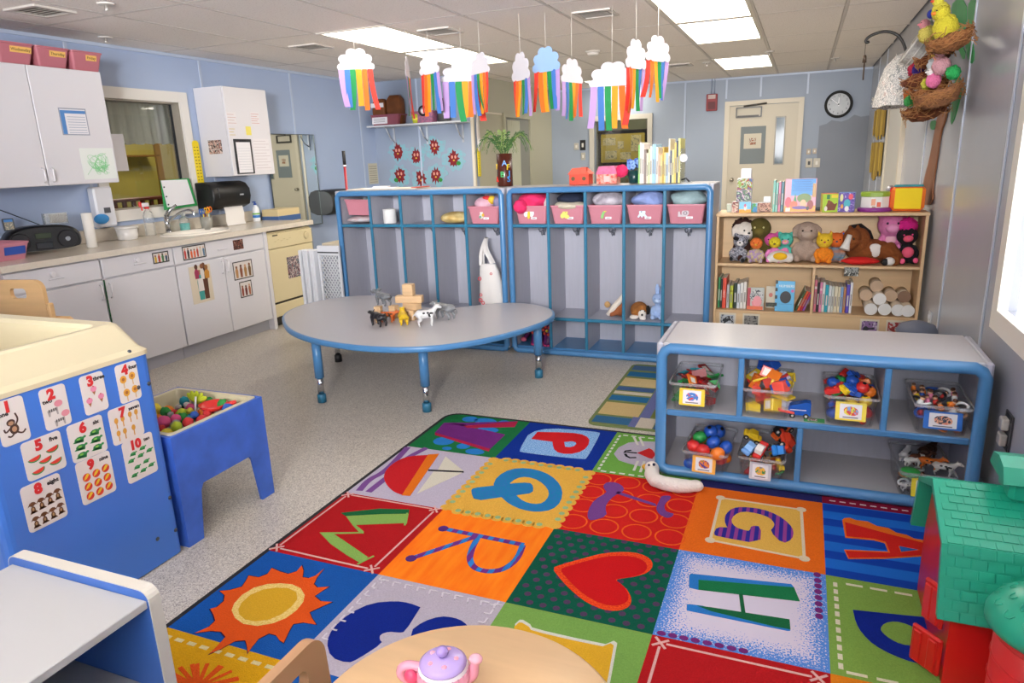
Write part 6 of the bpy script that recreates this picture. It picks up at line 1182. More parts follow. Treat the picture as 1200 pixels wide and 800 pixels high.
def toy(kind, c, x, y, z, s, rot, where, group):
    """one loose toy of a kind; meshes are shared between alike toys"""
    key = (kind, c)
    if key not in TOY:
        b = B(); k = mat(c, .3); m2 = mat('#efe9e0', .4)
        if kind == 'brick':
            b.box(-1, -.5, -.4, 1, .5, .4, .06); [b.cyl((-.5+1.0*i, -.0, .4), (-.5+1.0*i, 0, .58), .28, n=10) for i in (0, 1)]; mm = [k]
        elif kind == 'block': b.box(-.7, -.7, -.7, .7, .7, .7, .08).mt(1).box(-.4, -.715, -.45, .4, -.69, .45); mm = [k, m2]
        elif kind == 'plate': b.box(-1, -.8, -.14, 1, .8, .14, .05).mt(1).box(-.5, -.4, .13, .5, .4, .16); mm = [k, m2]
        elif kind == 'roof': b.ext([(-1, 0), (1, 0), (0, .8)], -.6, .6); mm = [k]
        elif kind == 'bead': b.sph((0, 0, 0), (1, 1, .85), 18, 12); b.mt(1).cyl((0, 0, .78), (0, 0, .90), .3, .26, 12); mm = [k, mat('#101014', .5)]
        elif kind == 'star': b.ext([(math.cos(PI*i/5)*(1 if i % 2 == 0 else .55), math.sin(PI*i/5)*(1 if i % 2 == 0 else .55)) for i in range(10)], -.14, .14); mm = [k]
        elif kind == 'figure': b.lathe([(.5, -1), (.55, -.2), (.3, .2)], n=12).mt(1).sph((0, 0, .45), (.42, .42, .42), 12, 8).mt(2).sph((0, .06, .62), (.43, .42, .34), 12, 8); mm = [k, mat('#e2b08c', .5), mat('#5a3420', .6)]
        elif kind == 'ring': b.tube([(math.cos(a), math.sin(a), 0) for a in [2*PI*i/14 for i in range(14)]], .24, 8, closed=True); mm = [k]
        o = b.build('toy_'+kind, mm); TOY[key] = o.data; bpy.data.objects.remove(o)
    o = bpy.data.objects.new('toy_'+kind, TOY[key]); COL.objects.link(o); o.location = (x, y, z); o.scale = (s, s, s); o.rotation_euler = rot
    tag(o, '%s toy %s %s' % (CN[c], {'figure': 'person', 'roof': 'roof block', 'bead': 'pop bead', 'plate': 'panel', 'star': 'linking shape', 'ring': 'link'}.get(kind, kind), where), 'toy', group)
    return o
def heap(bn, kinds, cols, s, where, nlow, nhigh, seed, h, w_=.15, d=.26, top=.05):
    rn = random.Random(seed); bx, by, bz = bn.location
    n = nlow+nhigh; placed = []
    for i in range(n):
        low = i < nlow
        for _ in range(60):
            x = rn.uniform(-w_/2, w_/2); y = -d/2+.012+ (rn.uniform(0, .06) if low and i % 2 == 0 else rn.uniform(0, d-.03))
            z = rn.uniform(s*.8, h) if low else h+rn.uniform(0, top)*(1-abs(x)/(w_*.8))
            if all((x-a)**2+(y-b_)**2+(z-c)**2 > (s*1.25)**2 for a, b_, c in placed): break
        placed.append((x, y, z)); k = rn.choice(kinds); c = rn.choice(cols)
        toy(k, c, bx+x, by+y, bz+z, s*rn.uniform(.8, 1.1), (rn.uniform(-.6, .6), rn.uniform(-.6, .6), rn.uniform(0, 6.3)), where, '%s toys %s' % (CN[c], where))
heap(b1, ['star', 'roof', 'plate'], ['#8c1f22', ORG, TEA, RED, GRN, '#8c1f22'], .034, 'in the linking shapes bin', 14, 14, 1, .085)
heap(b2, ['block', 'roof', 'plate', 'brick'], [RED, '#f25a4c', YEL, BLU, '#5fc3cc', '#c9cbe0', ORG, YEL], .036, 'in the toy house bin', 12, 22, 2, .095, top=.10)
heap(b3, ['brick', 'brick', 'brick', 'bead'], [RED, BLU, GRN, YEL, ORG, RED, BLU], .027, 'in the building brick bin', 18, 24, 3, .10, top=.075)
heap(b4, ['figure', 'figure', 'ring'], [RED, ORG, '#f08ab0', YEL, '#ffffff', '#e2b48a', '#2a2a30', BLU], .022, 'in the play people bin', 24, 18, 4, .105, top=.02)
heap(b5, ['bead'], [BLU, RED, ORG, '#8a4aa0', GRN, YEL], .030, 'in the bead bin', 14, 0, 5, .085)
for c, x, y, z in ((BLU, .0, -.02, .165), (BLU, .02, -.09, .145), (BLU, .075, -.10, .130), (GRN, -.045, -.04, .140), (RED, -.06, -.115, .125), (RED, -.02, -.13, .118), (ORG, .045, -.145, .115), (BLU, .03, .03, .15)):
    toy('bead', c, b5.location.x+x, b5.location.y+y, .035+z, .032, (.5+x*9, x*10, y*20), 'on top of the bead bin', '%s beads on top of the bead bin' % CN[c])
heap(b6, ['brick', 'figure', 'star'], [RED, YEL, ORG, GRN, '#e2b48a', '#6b3f26'], .023, 'low in the toy car bin', 24, 0, 6, .10)
heap(b7, ['figure', 'ring'], ['#6b3f26', '#2a2a30', '#ffffff', '#e2b48a', ORG], .018, 'low in the toy animal bin', 10, 0, 7, .06)
def car(x, y, z, L, c, cab, rot, label, group=None, truck=False):
    t = thing('toy_car', label, 'toy car', (x, y, z), group); t.rotation_euler = rot; k = L; m = mat(c, .25)
    if truck:
        B().ext([(-.5*k, .18*k), (.5*k, .14*k), (.5*k, .78*k), (.30*k, .80*k), (-.42*k, .62*k), (-.5*k, .42*k)], -.25*k, .25*k, plane_M((0, 0, 0), (1, 0, 0), (0, 0, 1))).build('body', m, t, local=True)
        B().box(-.42*k, -.26*k, .40*k, .3*k, -.252*k, .44*k).build('white_stripe', WHITE, t, local=True)
    else:
        B().box(-.5*k, -.22*k, .10*k, .5*k, .22*k, .32*k, .06*k).build('body', m, t, local=True); B().ext([(-.3*k, .31*k), (.28*k, .31*k), (.14*k, .52*k), (-.18*k, .52*k)], -.18*k, .18*k, plane_M((0, 0, 0), (1, 0, 0), (0, 0, 1))).build('cab', mat(cab, .25), t, local=True)
    for sx in (-.3, .3):
        for sy in (-1, 1): w_ = B().cyl((sx*k, sy*.16*k, .12*k), (sx*k, sy*.27*k, .12*k), .13*k, n=14).build('wheel', mat('#1d1d20', .5), t, local=True); B().cyl((sx*k, sy*.265*k, .12*k), (sx*k, sy*.278*k, .12*k), .06*k, n=10).build('hub', mat('#c9c6be', .4), w_, local=True)
    return t
car(.045, 3.0, .326, .088, '#1d58b4', '', (0, 0, .06), 'blue toy dump truck standing loose between two bins', truck=True)
bx = b6.location.x; G_ = 'toy cars heaped in the car bin'
car(bx-.065, 2.945, .165, .09, '#6fa3e0', '#8ab8ea', (.5, -.1, 1.2), 'light blue toy car at the front of car bin', G_); car(bx-.01, 2.955, .165, .085, '#cf2f2c', '#f0ece6', (.3, -.7, 1.0), 'red toy car with white cab in car bin', G_)
car(bx+.035, 2.965, .175, .10, '#2f86d8', '#2f86d8', (1.3, .3, 1.3), 'bright blue toy jeep on its side in car bin', G_); car(bx+.065, 3.02, .19, .11, '#d8442a', '#d8442a', (.9, -.5, 1.9), 'orange red toy truck at the back of car bin', G_)
car(bx-.06, 3.06, .18, .085, '#e8c42c', '#e8c42c', (.4, .5, .2), 'yellow toy car behind light blue car in bin', G_); car(bx+.075, 3.12, .20, .10, '#e0602a', '#2a2a2e', (.5, -.8, .4), 'orange and black toy loader under the shelf in bin', G_)
bx = b7.location.x
for (dx, dy, dz, rz, L, c, l, sp) in ((-.05, .06, .085, 1.2, .085, '#d9d8d8', 'white tiger cub figure at back of the animal bin', '#55555a'), (-.03, .0, .085, .4, .08, '#e4e2e0', 'white goat figure in the animal bin', None), (.0, .02, .09, .2, .09, '#5a3020', 'brown horse figure in the middle of animal bin', None), (.03, -.02, .09, -.4, .095, '#d86a1c', 'orange tiger figure in the animal bin', '#2a1a10'), (.03, .06, .105, .9, .11, '#3c2418', 'dark brown bull figure on top in animal bin', None), (.075, -.05, .085, -.3, .10, '#dcdad6', 'striped zebra figure at right of animal bin', '#17171a'), (-.055, -.12, .03, .3, .07, '#e0ded9', 'black and white panda figure low in animal bin', '#17171a')):
    beast(bx+dx, b7.location.y+dy, .035+dz, rz, L, c, l, spots=sp); bpy.context.scene.objects
t = thing('toy_dish', 'round green toy dish in the animal bin', 'toy', (bx-.045, 3.05, .11)); B().lathe([(.035, 0), (.036, .016), (.03, .02), (0, .02)], (bx-.045, 3.02, .115), 18).build('dish', mat('#2fae4c', .35), t)
def shelf_tag(x, y, z, label, c):
    t = thing('shelf_label', label, 'label', (x, y, z)); B().box(x-.04, y-.025, z, x+.04, y+.02, z+.0012).build('card', mat(c, .5), t); B().box(x-.025, y-.016, z+.0012, x+.012, y+.011, z+.0018).build('picture', printmat(['#b8aca0', '#8a3a34', '#d8d2c8', '#5a5a5e'], 60, seed=x), t)
shelf_tag(.105, 2.975, .326, 'green bordered shelf label beside the toy truck', '#3a9a54'); shelf_tag(-.195, 2.965, .0345, 'green bordered shelf label between the lower bins', '#3a9a54')
# white goose toy at the foot of the shelf
t = thing('plush_goose', 'long white plush goose lying at the shelf foot', 'plush toy', (-.45, 2.83, .013)); MG = mat('#e6ddd4', .9, bump=(120, .5))
gp = [(-.548, 2.885, .055), (-.54, 2.84, .05), (-.52, 2.80, .044), (-.475, 2.778, .044), (-.41, 2.772, .044), (-.365, 2.79, .040), (-.335, 2.815, .036)]
B().tube(gp, [.024, .034, .031, .031, .032, .028, .018], 14).sph(gp[0], (.034, .032, .034), 12, 8).sph((-.345, 2.806, .038), (.035, .03, .026), 12, 8).build('body', MG, t, remesh=.006)
e = B(); e.sph((-.535, 2.862, .086), .007, 8, 6); e.sph((-.557, 2.862, .08), .006, 8, 6); e.build('eye', mat('#1c2440', .2), t); B().sph((-.575, 2.905, .05), (.024, .022, .012), 10, 6).build('beak', mat('#d8a02c', .6), t)
# ---------------- toy barn ----------------
t = thing('toy_barn', 'red toy barn with green shingled roof at the right edge', 'toy barn', (.57, 2.06, 0)); M_BR = mat('#c41d1d', .28, bump=(9, .05)); M_BG = mat('#1f9c7e', .32)
GM = plane_M((0, 0, 0), (0, 1, 0), (0, 0, 1))
def barn_prof(o): return [(1.852-o, .235), (1.905-o*.7, .418+o*.4), (2.108, .495+o), (2.30+o*.7, .418+o*.4), (2.352+o, .235)]
wall = [(1.88, .013), (1.88, .24), (1.925, .41), (2.108, .478), (2.285, .41), (2.33, .24), (2.33, .013)]
B().ext(wall, .43, .452, GM).build('gable_wall', M_BR, t); B().ext(wall, .70, .722, GM).build('gable_wall', M_BR, t)
for y in (1.88, 2.312): B().box(.452, y, .013, .70, y+.018, .24).build('side_wall', M_BR, t)
B().box(.44, 1.89, .0125, .72, 2.32, .022).build('floor_plate', M_BR, t)
out = barn_prof(.012); inn_ = barn_prof(-.012)
B().ext(out+inn_[::-1], .392, .733, GM).build('roof', M_BG, t)
# raised shingles on the slopes
tiles = B(); n_sh = 0
for (p, q) in zip(out, out[1:]):
    p = Vector((p[0], p[1])); q = Vector((q[0], q[1])); L = (q-p).length; nr = int(L/.026)
    for k in range(nr):
        a = p.lerp(q, (k+.12)/nr); b_ = p.lerp(q, (k+.92)/nr); d = (q-p).normalized(); n = Vector((-d.y, d.x)); 
        if n.y < 0 and p.y < q.y: n = -n
        if (p.x+q.x)/2 < 2.108 and n.x > 0: n = -n
        if (p.x+q.x)/2 > 2.108 and n.x < 0: n = -n
        for j in range(9):
            x0 = .405+.036*j+(.018 if k % 2 else 0); x1 = min(x0+.034, .728)
            if x1-x0 < .012: continue
            tiles.add([(x0, *(a)), (x1, *(a)), (x1, *(b_)), (x0, *(b_))]+[(x0+.001, *(a+n*.0022)), (x1-.001, *(a+n*.0022)), (x1-.001, *(b_+n*.0008)), (x0+.001, *(b_+n*.0008))], [(0, 1, 5, 4), (1, 2, 6, 5), (2, 3, 7, 6), (3, 0, 4, 7), (4, 5, 6, 7)]); n_sh += 1
tiles.build('shingles', M_BG, t, kind='stuff')
B().box(.56, 2.045, .49, .70, 2.17, .555, .012).build('cupola', M_BG, t); B().ext([(2.03, .548), (2.185, .548), (2.16, .588), (2.108, .60), (2.055, .588)], .54, .725, GM).build('cupola_roof', M_BG, t)
for y0, y1, z0, z1, a in ((1.90, 1.99, .02, .135, .75), (1.93, 2.0, .145, .27, .6)):
    M = Matrix.Translation((.43, y0, 0)) @ Matrix.Rotation(a, 4, 'Z')
    B(M).box(-.014, 0, z0, 0, y1-y0, z1, .005).box(-.02, .01, z0+.01, -.013, .035, z1-.01, .003).box(-.02, y1-y0-.035, z0+.01, -.013, y1-y0-.01, z1-.01, .003).build('barn_door', M_BR, t)
B().lathe([(.118, .013), (.120, .02), (.120, .35)], (.60, 1.70, 0), 32).build('silo', M_BR, t)
b = B(); [b.tube([(.60+.1205*math.cos(a), 1.70+.1205*math.sin(a), z) for a in [2*PI*i/32 for i in range(32)]], .0022, 5, closed=True) for z in (.08, .14, .20, .26, .32)]; b.build('silo_ring', M_BR, t)
B().lathe([(.138, .345), (.144, .352), (.144, .368), (.128, .395), (.085, .43), (.03, .45), (0, .453)], (.60, 1.70, 0), 36).build('silo_roof', M_BG, t)
b = B()
for k in range(4):
    for j in range(16-3*k):
        a = 2*PI*(j+.5*(k % 2))/(16-3*k); rr = (.118, .092, .064, .036)[k]; zc = (.4035, .4255, .4385, .4475)[k]
        b.tube([(.60+(rr+.012*math.sin(q))*math.cos(a+.10*math.cos(q)), 1.70+(rr+.012*math.sin(q))*math.sin(a+.10*math.cos(q)), zc-.010*math.sin(q)) for q in (0, .8, 1.57, 2.35, 3.14)], .0018, 4)
b.build('roof_scallops', M_BG, t, kind='stuff')
# ---------------- wooden bookcase ----------------
M_BK = mat('#ddb98c', .42, grain=(2.5, 4, 30, .10)); M_BKF = mat('#e0bf92', .42, grain=(2.5, 4, 30, .08))
t = thing('bookcase', 'maple bookcase of toys and books by the right wall', 'bookcase', (.095, 5.05, 0)); K0, K1, KF, KB = -.522, .722, 4.90, 5.215
B().box(K0, KF, 0, K0+.018, KB, 1.0, .002).build('side_panel', M_BK, t); B().box(K1-.018, KF, 0, K1, KB, 1.0, .002).build('side_panel', M_BK, t)
B().box(K0-.004, KF-.004, .992, K1+.004, KB, 1.012, .004).build('top_panel', M_BK, t); B().box(K0+.018, KB-.012, .02, K1-.018, KB, .992).build('back_panel', M_BKF, t)
B().box(K0+.018, KF+.004, .660, K1-.018, KB-.012, .678, .002).build('middle_shelf', M_BK, t); B().box(K0+.018, KF+.004, .338, K1-.018, KB-.012, .356, .002).build('lower_shelf', M_BK, t)
B().box(.096, KF+.006, .3565, .112, KB-.012, .6595).build('divider', M_BK, t); B().box(K0+.018, KF+.006, .02, K1-.018, KF+.02, .3375).build('front_panel', M_BKF, t)
for x, c, l in ((-.425, ['#5b626a', '#b9bec4', '#2a2c30'], 'grey toy photo card at left of bookcase front panel'), (-.27, ['#2c2c2e', '#8d8a86', '#55524f'], 'dark toy photo card second from bookcase left'), (.455, ['#c9bcd0', '#8a6a9a', '#2a2a34'], 'purple toned photo card on bookcase front panel right half'), (.605, ['#201c1c', '#a83a3a', '#c9c4c0'], 'black and red photo card at far right of panel')):
    t = thing('photo_card', l, 'card', (x, KF, .29)); B().box(x-.055, KF+.003, .245, x+.055, KF+.0055, .335).build('card', mat('#d8cdb8', .4), t); B().box(x-.045, KF+.0015, .252, x+.045, KF+.003, .322).build('photo', printmat(c, 26, seed=x), t)
t = thing('photo_card', 'black and white shelf label under the middle shelf', 'card', (.315, KF, .64)); B().box(.28, KF+.002, .612, .365, KF+.0038, .668).build('photo', printmat(['#191919', '#8f928c', '#2f322c', '#d0d0c8'], 30), t)
def book(x0, x1, z0, h, c, label, d=.19, y=4.955, lean=0, group='books on the bookcase', stripe=None, txt=None):
    t = thing('book', label, 'book', ((x0+x1)/2, y, z0), group); t.rotation_euler = (0, lean, 0); w_ = (x1-x0)/2
    B().box(-w_, 0, 0.0005, w_, d, h, .0015).build('cover', mat(c, .4), t, local=True); B().box(-w_+.0015, .003, h-.0015, w_-.0015, d-.003, h+.0006).build('pages', mat('#e6dfd0', .7), t, local=True)
    if stripe: B().box(-w_-.0002, -.0006, h*.72, w_+.0002, .002, h*.80).build('spine_band', mat(stripe, .4), t, local=True)
    if txt: textbm(txt, w_*1.35, mat('#f2e4dc', .5), 'spine_lettering', t, Matrix(((0, -1, 0, 0), (0, 0, -1, -.0012), (1, 0, 0, h*.48), (0, 0, 0, 1))) , .0003, True)
    else: B().box(-w_*.4, -.0006, h*.25, w_*.4, .0005, h*.62).build('spine_title', mat('#8c8680' if c > '#8' else '#d8d2c8', .5), t, local=True)
    return t
zb = .3565
book(-.500, -.486, zb, .215, '#2f8a54', 'green spined book at the left end of lower shelf'); book(-.484, -.472, zb, .205, '#1f2a22', 'thin black spined book beside the green one'); book(-.470, -.446, zb, .212, '#e0503a', 'thick red orange book with white spine lettering', txt='COMET')
book(-.442, -.424, zb, .165, '#b5b1b4', 'grey spined book next to the red orange one'); book(-.420, -.400, zb, .16, '#b9c23c', 'lime green spined book on the lower shelf', stripe='#8f8a1c')
for i, (c, l) in enumerate((('#24362c', 'dark green thin book beside the lime book'), ('#d6dce2', 'pale blue white book, first of the white ones'), ('#e2e0dc', 'white book, middle of the three white spines'), ('#e6dfd8', 'tall white book beside the picture cover'))): book(-.394+.021*i, -.375+.021*i, zb, (.18, .172, .18, .188)[i], c, l)
def cover(x0, x1, z0, h, y, label, base, prints, name='picture_book', tilt=-.08, d=.012, extra=None):
    t = thing(name, label, 'book', ((x0+x1)/2, y, z0), None); t.rotation_euler = (tilt, 0, 0); w_ = (x1-x0)/2
    B().box(-w_, 0, 0.001, w_, d, h, .0015).build('cover', base if not isinstance(base, str) else mat(base, .35), t, local=True)
    for i, (lp, m) in enumerate(prints):
        b = B(); b.ext([[(u*w_, v*h) for u, v in lp]] if not isinstance(lp[0][0], (list, tuple)) else [[(u*w_, v*h) for u, v in l] for l in lp], .0003+.0004*i, .0007+.0004*i, Matrix(((1, 0, 0, 0), (0, 0, -1, 0), (0, 1, 0, 0), (0, 0, 0, 1)))); b.build('cover_picture', m if not isinstance(m, str) else mat(m, .4), t, local=True)
    return t
def el(cx, cy, rx, ry, n=18): return circ(cx, cy, rx, ry, n)
cover(-.305, -.195, zb, .155, 4.93, 'square picture book with pink face and grey hair cover', '#b8bcb4', [(rrect(-.98, .02, -.6, .98, .02), '#b83040'), (el(.15, .38, .6, .3), '#e58a92'), (el(.1, .62, .8, .28), printmat(['#3a3d44', '#c9c9c6', '#6f7278'], 40)), (el(.2, .40, .5, .24), '#ef9aa0'), (rrect(-.98, .02, .9, .18, .02), '#e06a3c')])
cover(-.188, -.125, zb, .15, 5.02, 'cream cover book behind the blue book', '#d9d0bb', [(rrect(-.9, .05, .9, .25, .02), printmat(['#3a4a2a', '#2a2420', '#7a3a2a'], 50)), (el(0, .6, .4, .1), '#d87a6a')])
tb = cover(-.125, -.005, zb, .205, 4.925, 'light blue picture book with black circle on cover', '#5ab4e4', [(el(.08, .47, .58, .2, 28), '#1d1f24'), (rrect(-.6, .765, .95, .90, .01), '#6fc0ea'), (el(.78, .68, .16, .05), '#d868a4'), (rrect(-.6, .24, .8, .25, .002), '#3a80b0')])
for k in range(4): B().box(-.0615, -.0012, .035+.05*k, -.047, .012, .058+.05*k).build('binding_patch', mat('#1b2a34', .4), tb, local=True)
textbm('NUMBERS', .022, mat('#eef6fb', .4), 'title', tb, Matrix(((1, 0, 0, .008), (0, 0, -1, -.002), (0, 1, 0, .171), (0, 0, 0, 1))), .0003, True); textbm('6', .05, mat('#3f5a4a', .5), 'cover_number', tb, Matrix(((1, 0, 0, .005), (0, 0, -1, -.0035), (0, 1, 0, .096), (0, 0, 0, 1))), .0003, True) if False else None
for i, (c, l) in enumerate((('#3f5a34', 'green leaning book against the bookcase divider'), ('#d8602a', 'orange leaning book, second of the tilted set'), ('#c0243c', 'crimson leaning book, third of the tilted set'), ('#8a4a9c', 'purple leaning book, last of the tilted set'))): book(.0+.016*i, .013+.016*i, zb+.003, .15-.006*i, c, l, lean=.38)
RB = [('#d8788a', .215, 'pink patterned tall book beside bookcase divider', '#f0d8dc'), ('#2a2226', .20, 'thin black book beside the pink patterned one', None), ('#e08ab0', .20, 'pink spined book right of divider', '#f2c4d6'), ('#e4e2de', .20, 'white book between pink and teal', None), ('#1fa0b4', .185, 'teal spined book in right compartment', None), ('#dfe2e2', .18, 'white book right of the teal one', None), ('#c9cdc4', .175, 'pale grey green book in right compartment', None), ('#e2d8bc', .175, 'cream thick book in right compartment', None), ('#e0d5b4', .172, 'buff cream book beside purple ones', None), ('#8fb2dc', .172, 'sky blue book in right compartment', None), ('#b87a4a', .17, 'tan brown book in right compartment', None), ('#5a48b8', .19, 'violet blue book with white title', None), ('#e4e4e6', .205, 'white end book of the right compartment', None)]
x = .116
for c, h, l, st in RB:
    w_ = .016 if c not in ('#1fa0b4', '#e2d8bc', '#5a48b8') else .021; book(x, x+w_-.001, zb, h, c, l, stripe=st); x += w_+.0006
# paper tubes
M_TUBE = mat('#d9c8b0', .7); M_CAP = mat('#eceae6', .5)
for i, (x, z, dy, l) in enumerate(((.455, .042, 0, 'white capped tube, bottom row left'), (.535, .042, .01, 'white capped tube, bottom row second'), (.610, .042, .0, 'white capped tube, bottom row third'), (.682, .042, -.01, 'white capped tube, bottom row right end'), (.502, .106, .02, 'white capped tube on the second row'), (.43, .11, .12, 'brown ended tube behind at left'), (.488, .170, .12, 'brown ended tube on top of the stack'), (.575, .11, .12, 'brown ended tube at back right'), (.65, .11, .1, 'darker brown ended tube at far right'))):
    if x > .665: x = .664
    t = thing('paper_tube', l, 'tube', (x, 4.93, zb+z), 'paper tubes in the bookcase'); B().cyl((x, 4.918+dy, zb+z), (x, 5.19, zb+z), .036, n=22).build('tube', M_TUBE, t); B().cyl((x, 4.912+dy, zb+z), (x, 4.925+dy, zb+z), .038, .038, 22).build('end_cap', M_CAP if i < 5 else mat('#c9ad90' if i < 8 else '#8a6a54', .6), t)
# ---- plush toys on the middle shelf ----
ZP = .6785
def plush(name, label, x, y, H, c, head=None, ears='round', earc=None, muzz=None, eye='#15130f', belly=None, lean=0, rz=0, paws=None, nose='#231c1a', wide=1.0, hs=1.0, face_y=-1, z=ZP, extra=None, mats=None):
    """a sitting soft toy: trunk, arms, legs and head grown together in one skin"""
    t = thing(name, label, 'plush toy', (x, y, z), None, rz); t.rotation_euler = (0, lean, rz)
    m = c if not isinstance(c, str) else mat(c, .95, bump=(140, .6), noise=(40, .12)); k = H; w = wide
    mh = m if head is None else (head if not isinstance(head, str) else mat(head, .95, bump=(140, .6), noise=(40, .12)))
    b = B(); b.sph((0, 0, .27*k), (.22*k*w, .18*k, .27*k), 14, 10)
    for sx in (-1, 1):
        b.tube([(sx*.17*k*w, -.02*k, .42*k), (sx*.27*k*w, -.10*k, .27*k), (sx*.22*k*w, -.18*k, .18*k)], [.075*k, .065*k, .062*k], 9); b.tube([(sx*.12*k*w, -.08*k, .10*k), (sx*.18*k*w, -.26*k, .09*k), (sx*.19*k*w, -.33*k, .12*k)], [.095*k, .085*k, .075*k], 9)
    hb = b if head is None else B()
    hz = .70*k; R = .235*k*hs
    hb.sph((0, -.02*k, hz), (R*1.05, R*.95, R), 16, 11)
    for sx in (-1, 1):
        if ears == 'round': hb.sph((sx*R*.78, 0, hz+R*.78), (R*.34, R*.2, R*.36), 10, 7)
        elif ears == 'long': hb.tube([(sx*R*.5, 0, hz+R*.7), (sx*R*.7, .02*k, hz+R*1.5), (sx*R*.75, .02*k, hz+R*2.0)], [R*.22, R*.26, R*.12], 8)
        elif ears == 'flop': hb.tube([(sx*R*.7, 0, hz+R*.7), (sx*R*1.15, -.02*k, hz+R*.2), (sx*R*1.1, -.03*k, hz-R*.55)], [R*.2, R*.28, R*.2], 8)
        elif ears == 'point': hb.tube([(sx*R*.6, 0, hz+R*.6), (sx*R*.85, 0, hz+R*1.3)], [R*.35, R*.06], 8)
    bo = b.build('body', m, t, local=True, remesh=.03*k)
    if head is not None: hb.build('head', mh, t, local=True, remesh=.028*k)
    if earc:
        e = B(); [e.sph((sx*R*.78, -R*.16, hz+R*.78), (R*.2, R*.1, R*.22), 8, 6) for sx in (-1, 1)]; e.build('inner_ear', mat(earc, .9), t, local=True)
    if belly: B().sph((0, -.10*k, .27*k), (.15*k*w, .10*k, .19*k), 12, 9).build('belly', mat(belly, .95), t, local=True)
    if paws:
        e = B(); [e.sph((sx*.19*k*w, -.385*k, .12*k), (.062*k, .035*k, .07*k), 9, 7) for sx in (-1, 1)]; e.build('paw', mat(paws, .9), t, local=True)
    if muzz: B().sph((0, -R*.82, hz-R*.22), (R*.5, R*.42, R*.38), 12, 8).build('muzzle', mat(muzz, .9), t, local=True)
    e = B(); [e.sph((sx*R*.38, -R*.9, hz+R*.16), R*.10, 8, 6) for sx in (-1, 1)]; e.build('eye', mat(eye, .15), t, local=True)
    if nose: B().sph((0, -R*(1.2 if muzz else .98), hz-R*.1), (R*.16, R*.1, R*.12), 9, 6).build('nose', mat(nose, .3), t, local=True)
    return t, k, R, hz
t, k, R, hz = plush('plush_dog', 'brown haired plush dog with white face on left shelf', -.355, 5.07, .285, '#3d2018', head='#e6ddd2', ears='flop', nose='#161312', muzz='#ece4da', rz=.5); blob((.0, R*.35, hz+R*.45), (R*1.0, R*.8, R*.8), .12, 71, freq=8).build('brown_hair', mat('#3d2018', .95, bump=(140, .8)), t, local=True); t, k, R, hz = plush('plush_badger', 'grey speckled plush badger in front of the dog', -.385, 5.0, .20, mat('#b9b9c2', .95, bump=(140, .6), noise=(90, .55), c2='#3d3f4a'), ears='round', paws='#15151a', muzz='#e9e6e4', lean=.12)
B().sph((-.03, -.045, hz+.02), (.02, .012, .013), 9, 6).build('dark_patch', mat('#16161a', .9), t, local=True)
plush('plush_dinosaur', 'big olive green plush dinosaur on the bookcase', -.255, 5.09, .31, '#5c5320', ears='', muzz='#6b5f28', wide=1.05, nose=None, eye='#e0d8a0')
t, k, R, hz = plush('plush_parrot', 'small orange headed plush bird with striped body', -.265, 4.965, .185, mat('#cdbf6a', .95, noise=(60, .4), c2='#9a7ab8'), head='#ef7a34', ears='', nose=None, hs=.9); B().sph((0, -R*1.1, hz-.005), (.012, .02, .008), 8, 6).build('beak', mat('#f0a83a', .7), t, local=True)
plush('plush_pig', 'small hot pink plush pig behind the yellow chick', -.175, 5.08, .20, '#e85ca8', ears='point', muzz='#f08ac0', nose='#c93a86'); t, k, R, hz = plush('plush_chick', 'round yellow plush chick with pink body', -.15, 5.0, .19, '#e88ac4', head='#e4d02c', ears='', nose=None, hs=.85); B().sph((0, -R*1.05, hz-.006), (.008, .012, .007), 8, 5).build('beak', mat('#6a5a1c', .6), t, local=True)
plush('plush_koala', 'aqua plush koala with pink tummy', -.085, 5.07, .205, '#55c4b0', ears='round', belly='#f08ab4', muzz='#f2a0b8', nose='#e8c04a')
t = thing('plush_toy', 'white plush lying down with yellow tummy patch', 'plush toy', (-.12, 4.96, ZP)); b = B(); b.sph((-.115, 4.975, ZP+.04), (.075, .055, .042), 16, 10).sph((-.055, 4.97, ZP+.035), (.03, .035, .034)).sph((-.17, 4.96, ZP+.028), (.028, .03, .027)); b.build('body', mat('#e9e5de', .95, bump=(140, .6)), t, remesh=.006); B().sph((-.11, 4.935, ZP+.048), (.045, .022, .026), 14, 9).build('tummy_patch', mat('#f0b81c', .9), t)
plush('plush_dog', 'tall beige plush dog with drooping ears in the middle', .045, 5.06, .285, '#b39c8c', ears='flop', nose=None, muzz='#b9a494', wide=1.0)
t, k, R, hz = plush('plush_giraffe', 'orange and yellow plush giraffe next to the beige dog', .155, 5.0, .21, mat('#f08a1c', .95, noise=(60, .25)), head='#ecc32c', ears='point', nose='#c0244a', wide=.9)
t, k, R, hz = plush('plush_tiger', 'teal and orange striped plush cat', .228, 5.04, .21, stripemat('#2a86a8', '#d8743c', 0, 0, 1) if False else mat('#2a8aa8', .95, grain=(4, 4, 90, .5), c2='#c0784a'), head='#e8702a', ears='point', earc='#3a6ac0', nose='#24406a', wide=.9)
t = thing('plush_horse', 'large brown plush horse with white blaze lying on shelf', 'plush toy', (.45, 5.02, ZP)); MHB = mat('#8a4a1c', .95, bump=(140, .6), noise=(40, .15)); b = B()
b.sph((.43, 5.08, ZP+.075), (.15, .085, .078), 16, 10).sph((.36, 5.05, ZP+.14), (.07, .07, .09), 14, 9).sph((.315, 5.0, ZP+.165), (.055, .06, .065), 14, 9).tube([(.315, 4.985, ZP+.155), (.285, 4.955, ZP+.105)], [.052, .038], 10).tube([(.52, 5.05, ZP+.09), (.58, 4.98, ZP+.035), (.56, 4.94, ZP+.03)], [.065, .045, .035], 10)
b.sph((.30, 5.02, ZP+.225), (.014, .012, .025), 8, 6).sph((.345, 5.03, ZP+.225), (.014, .012, .025), 8, 6); b.build('body', MHB, t, remesh=.008)
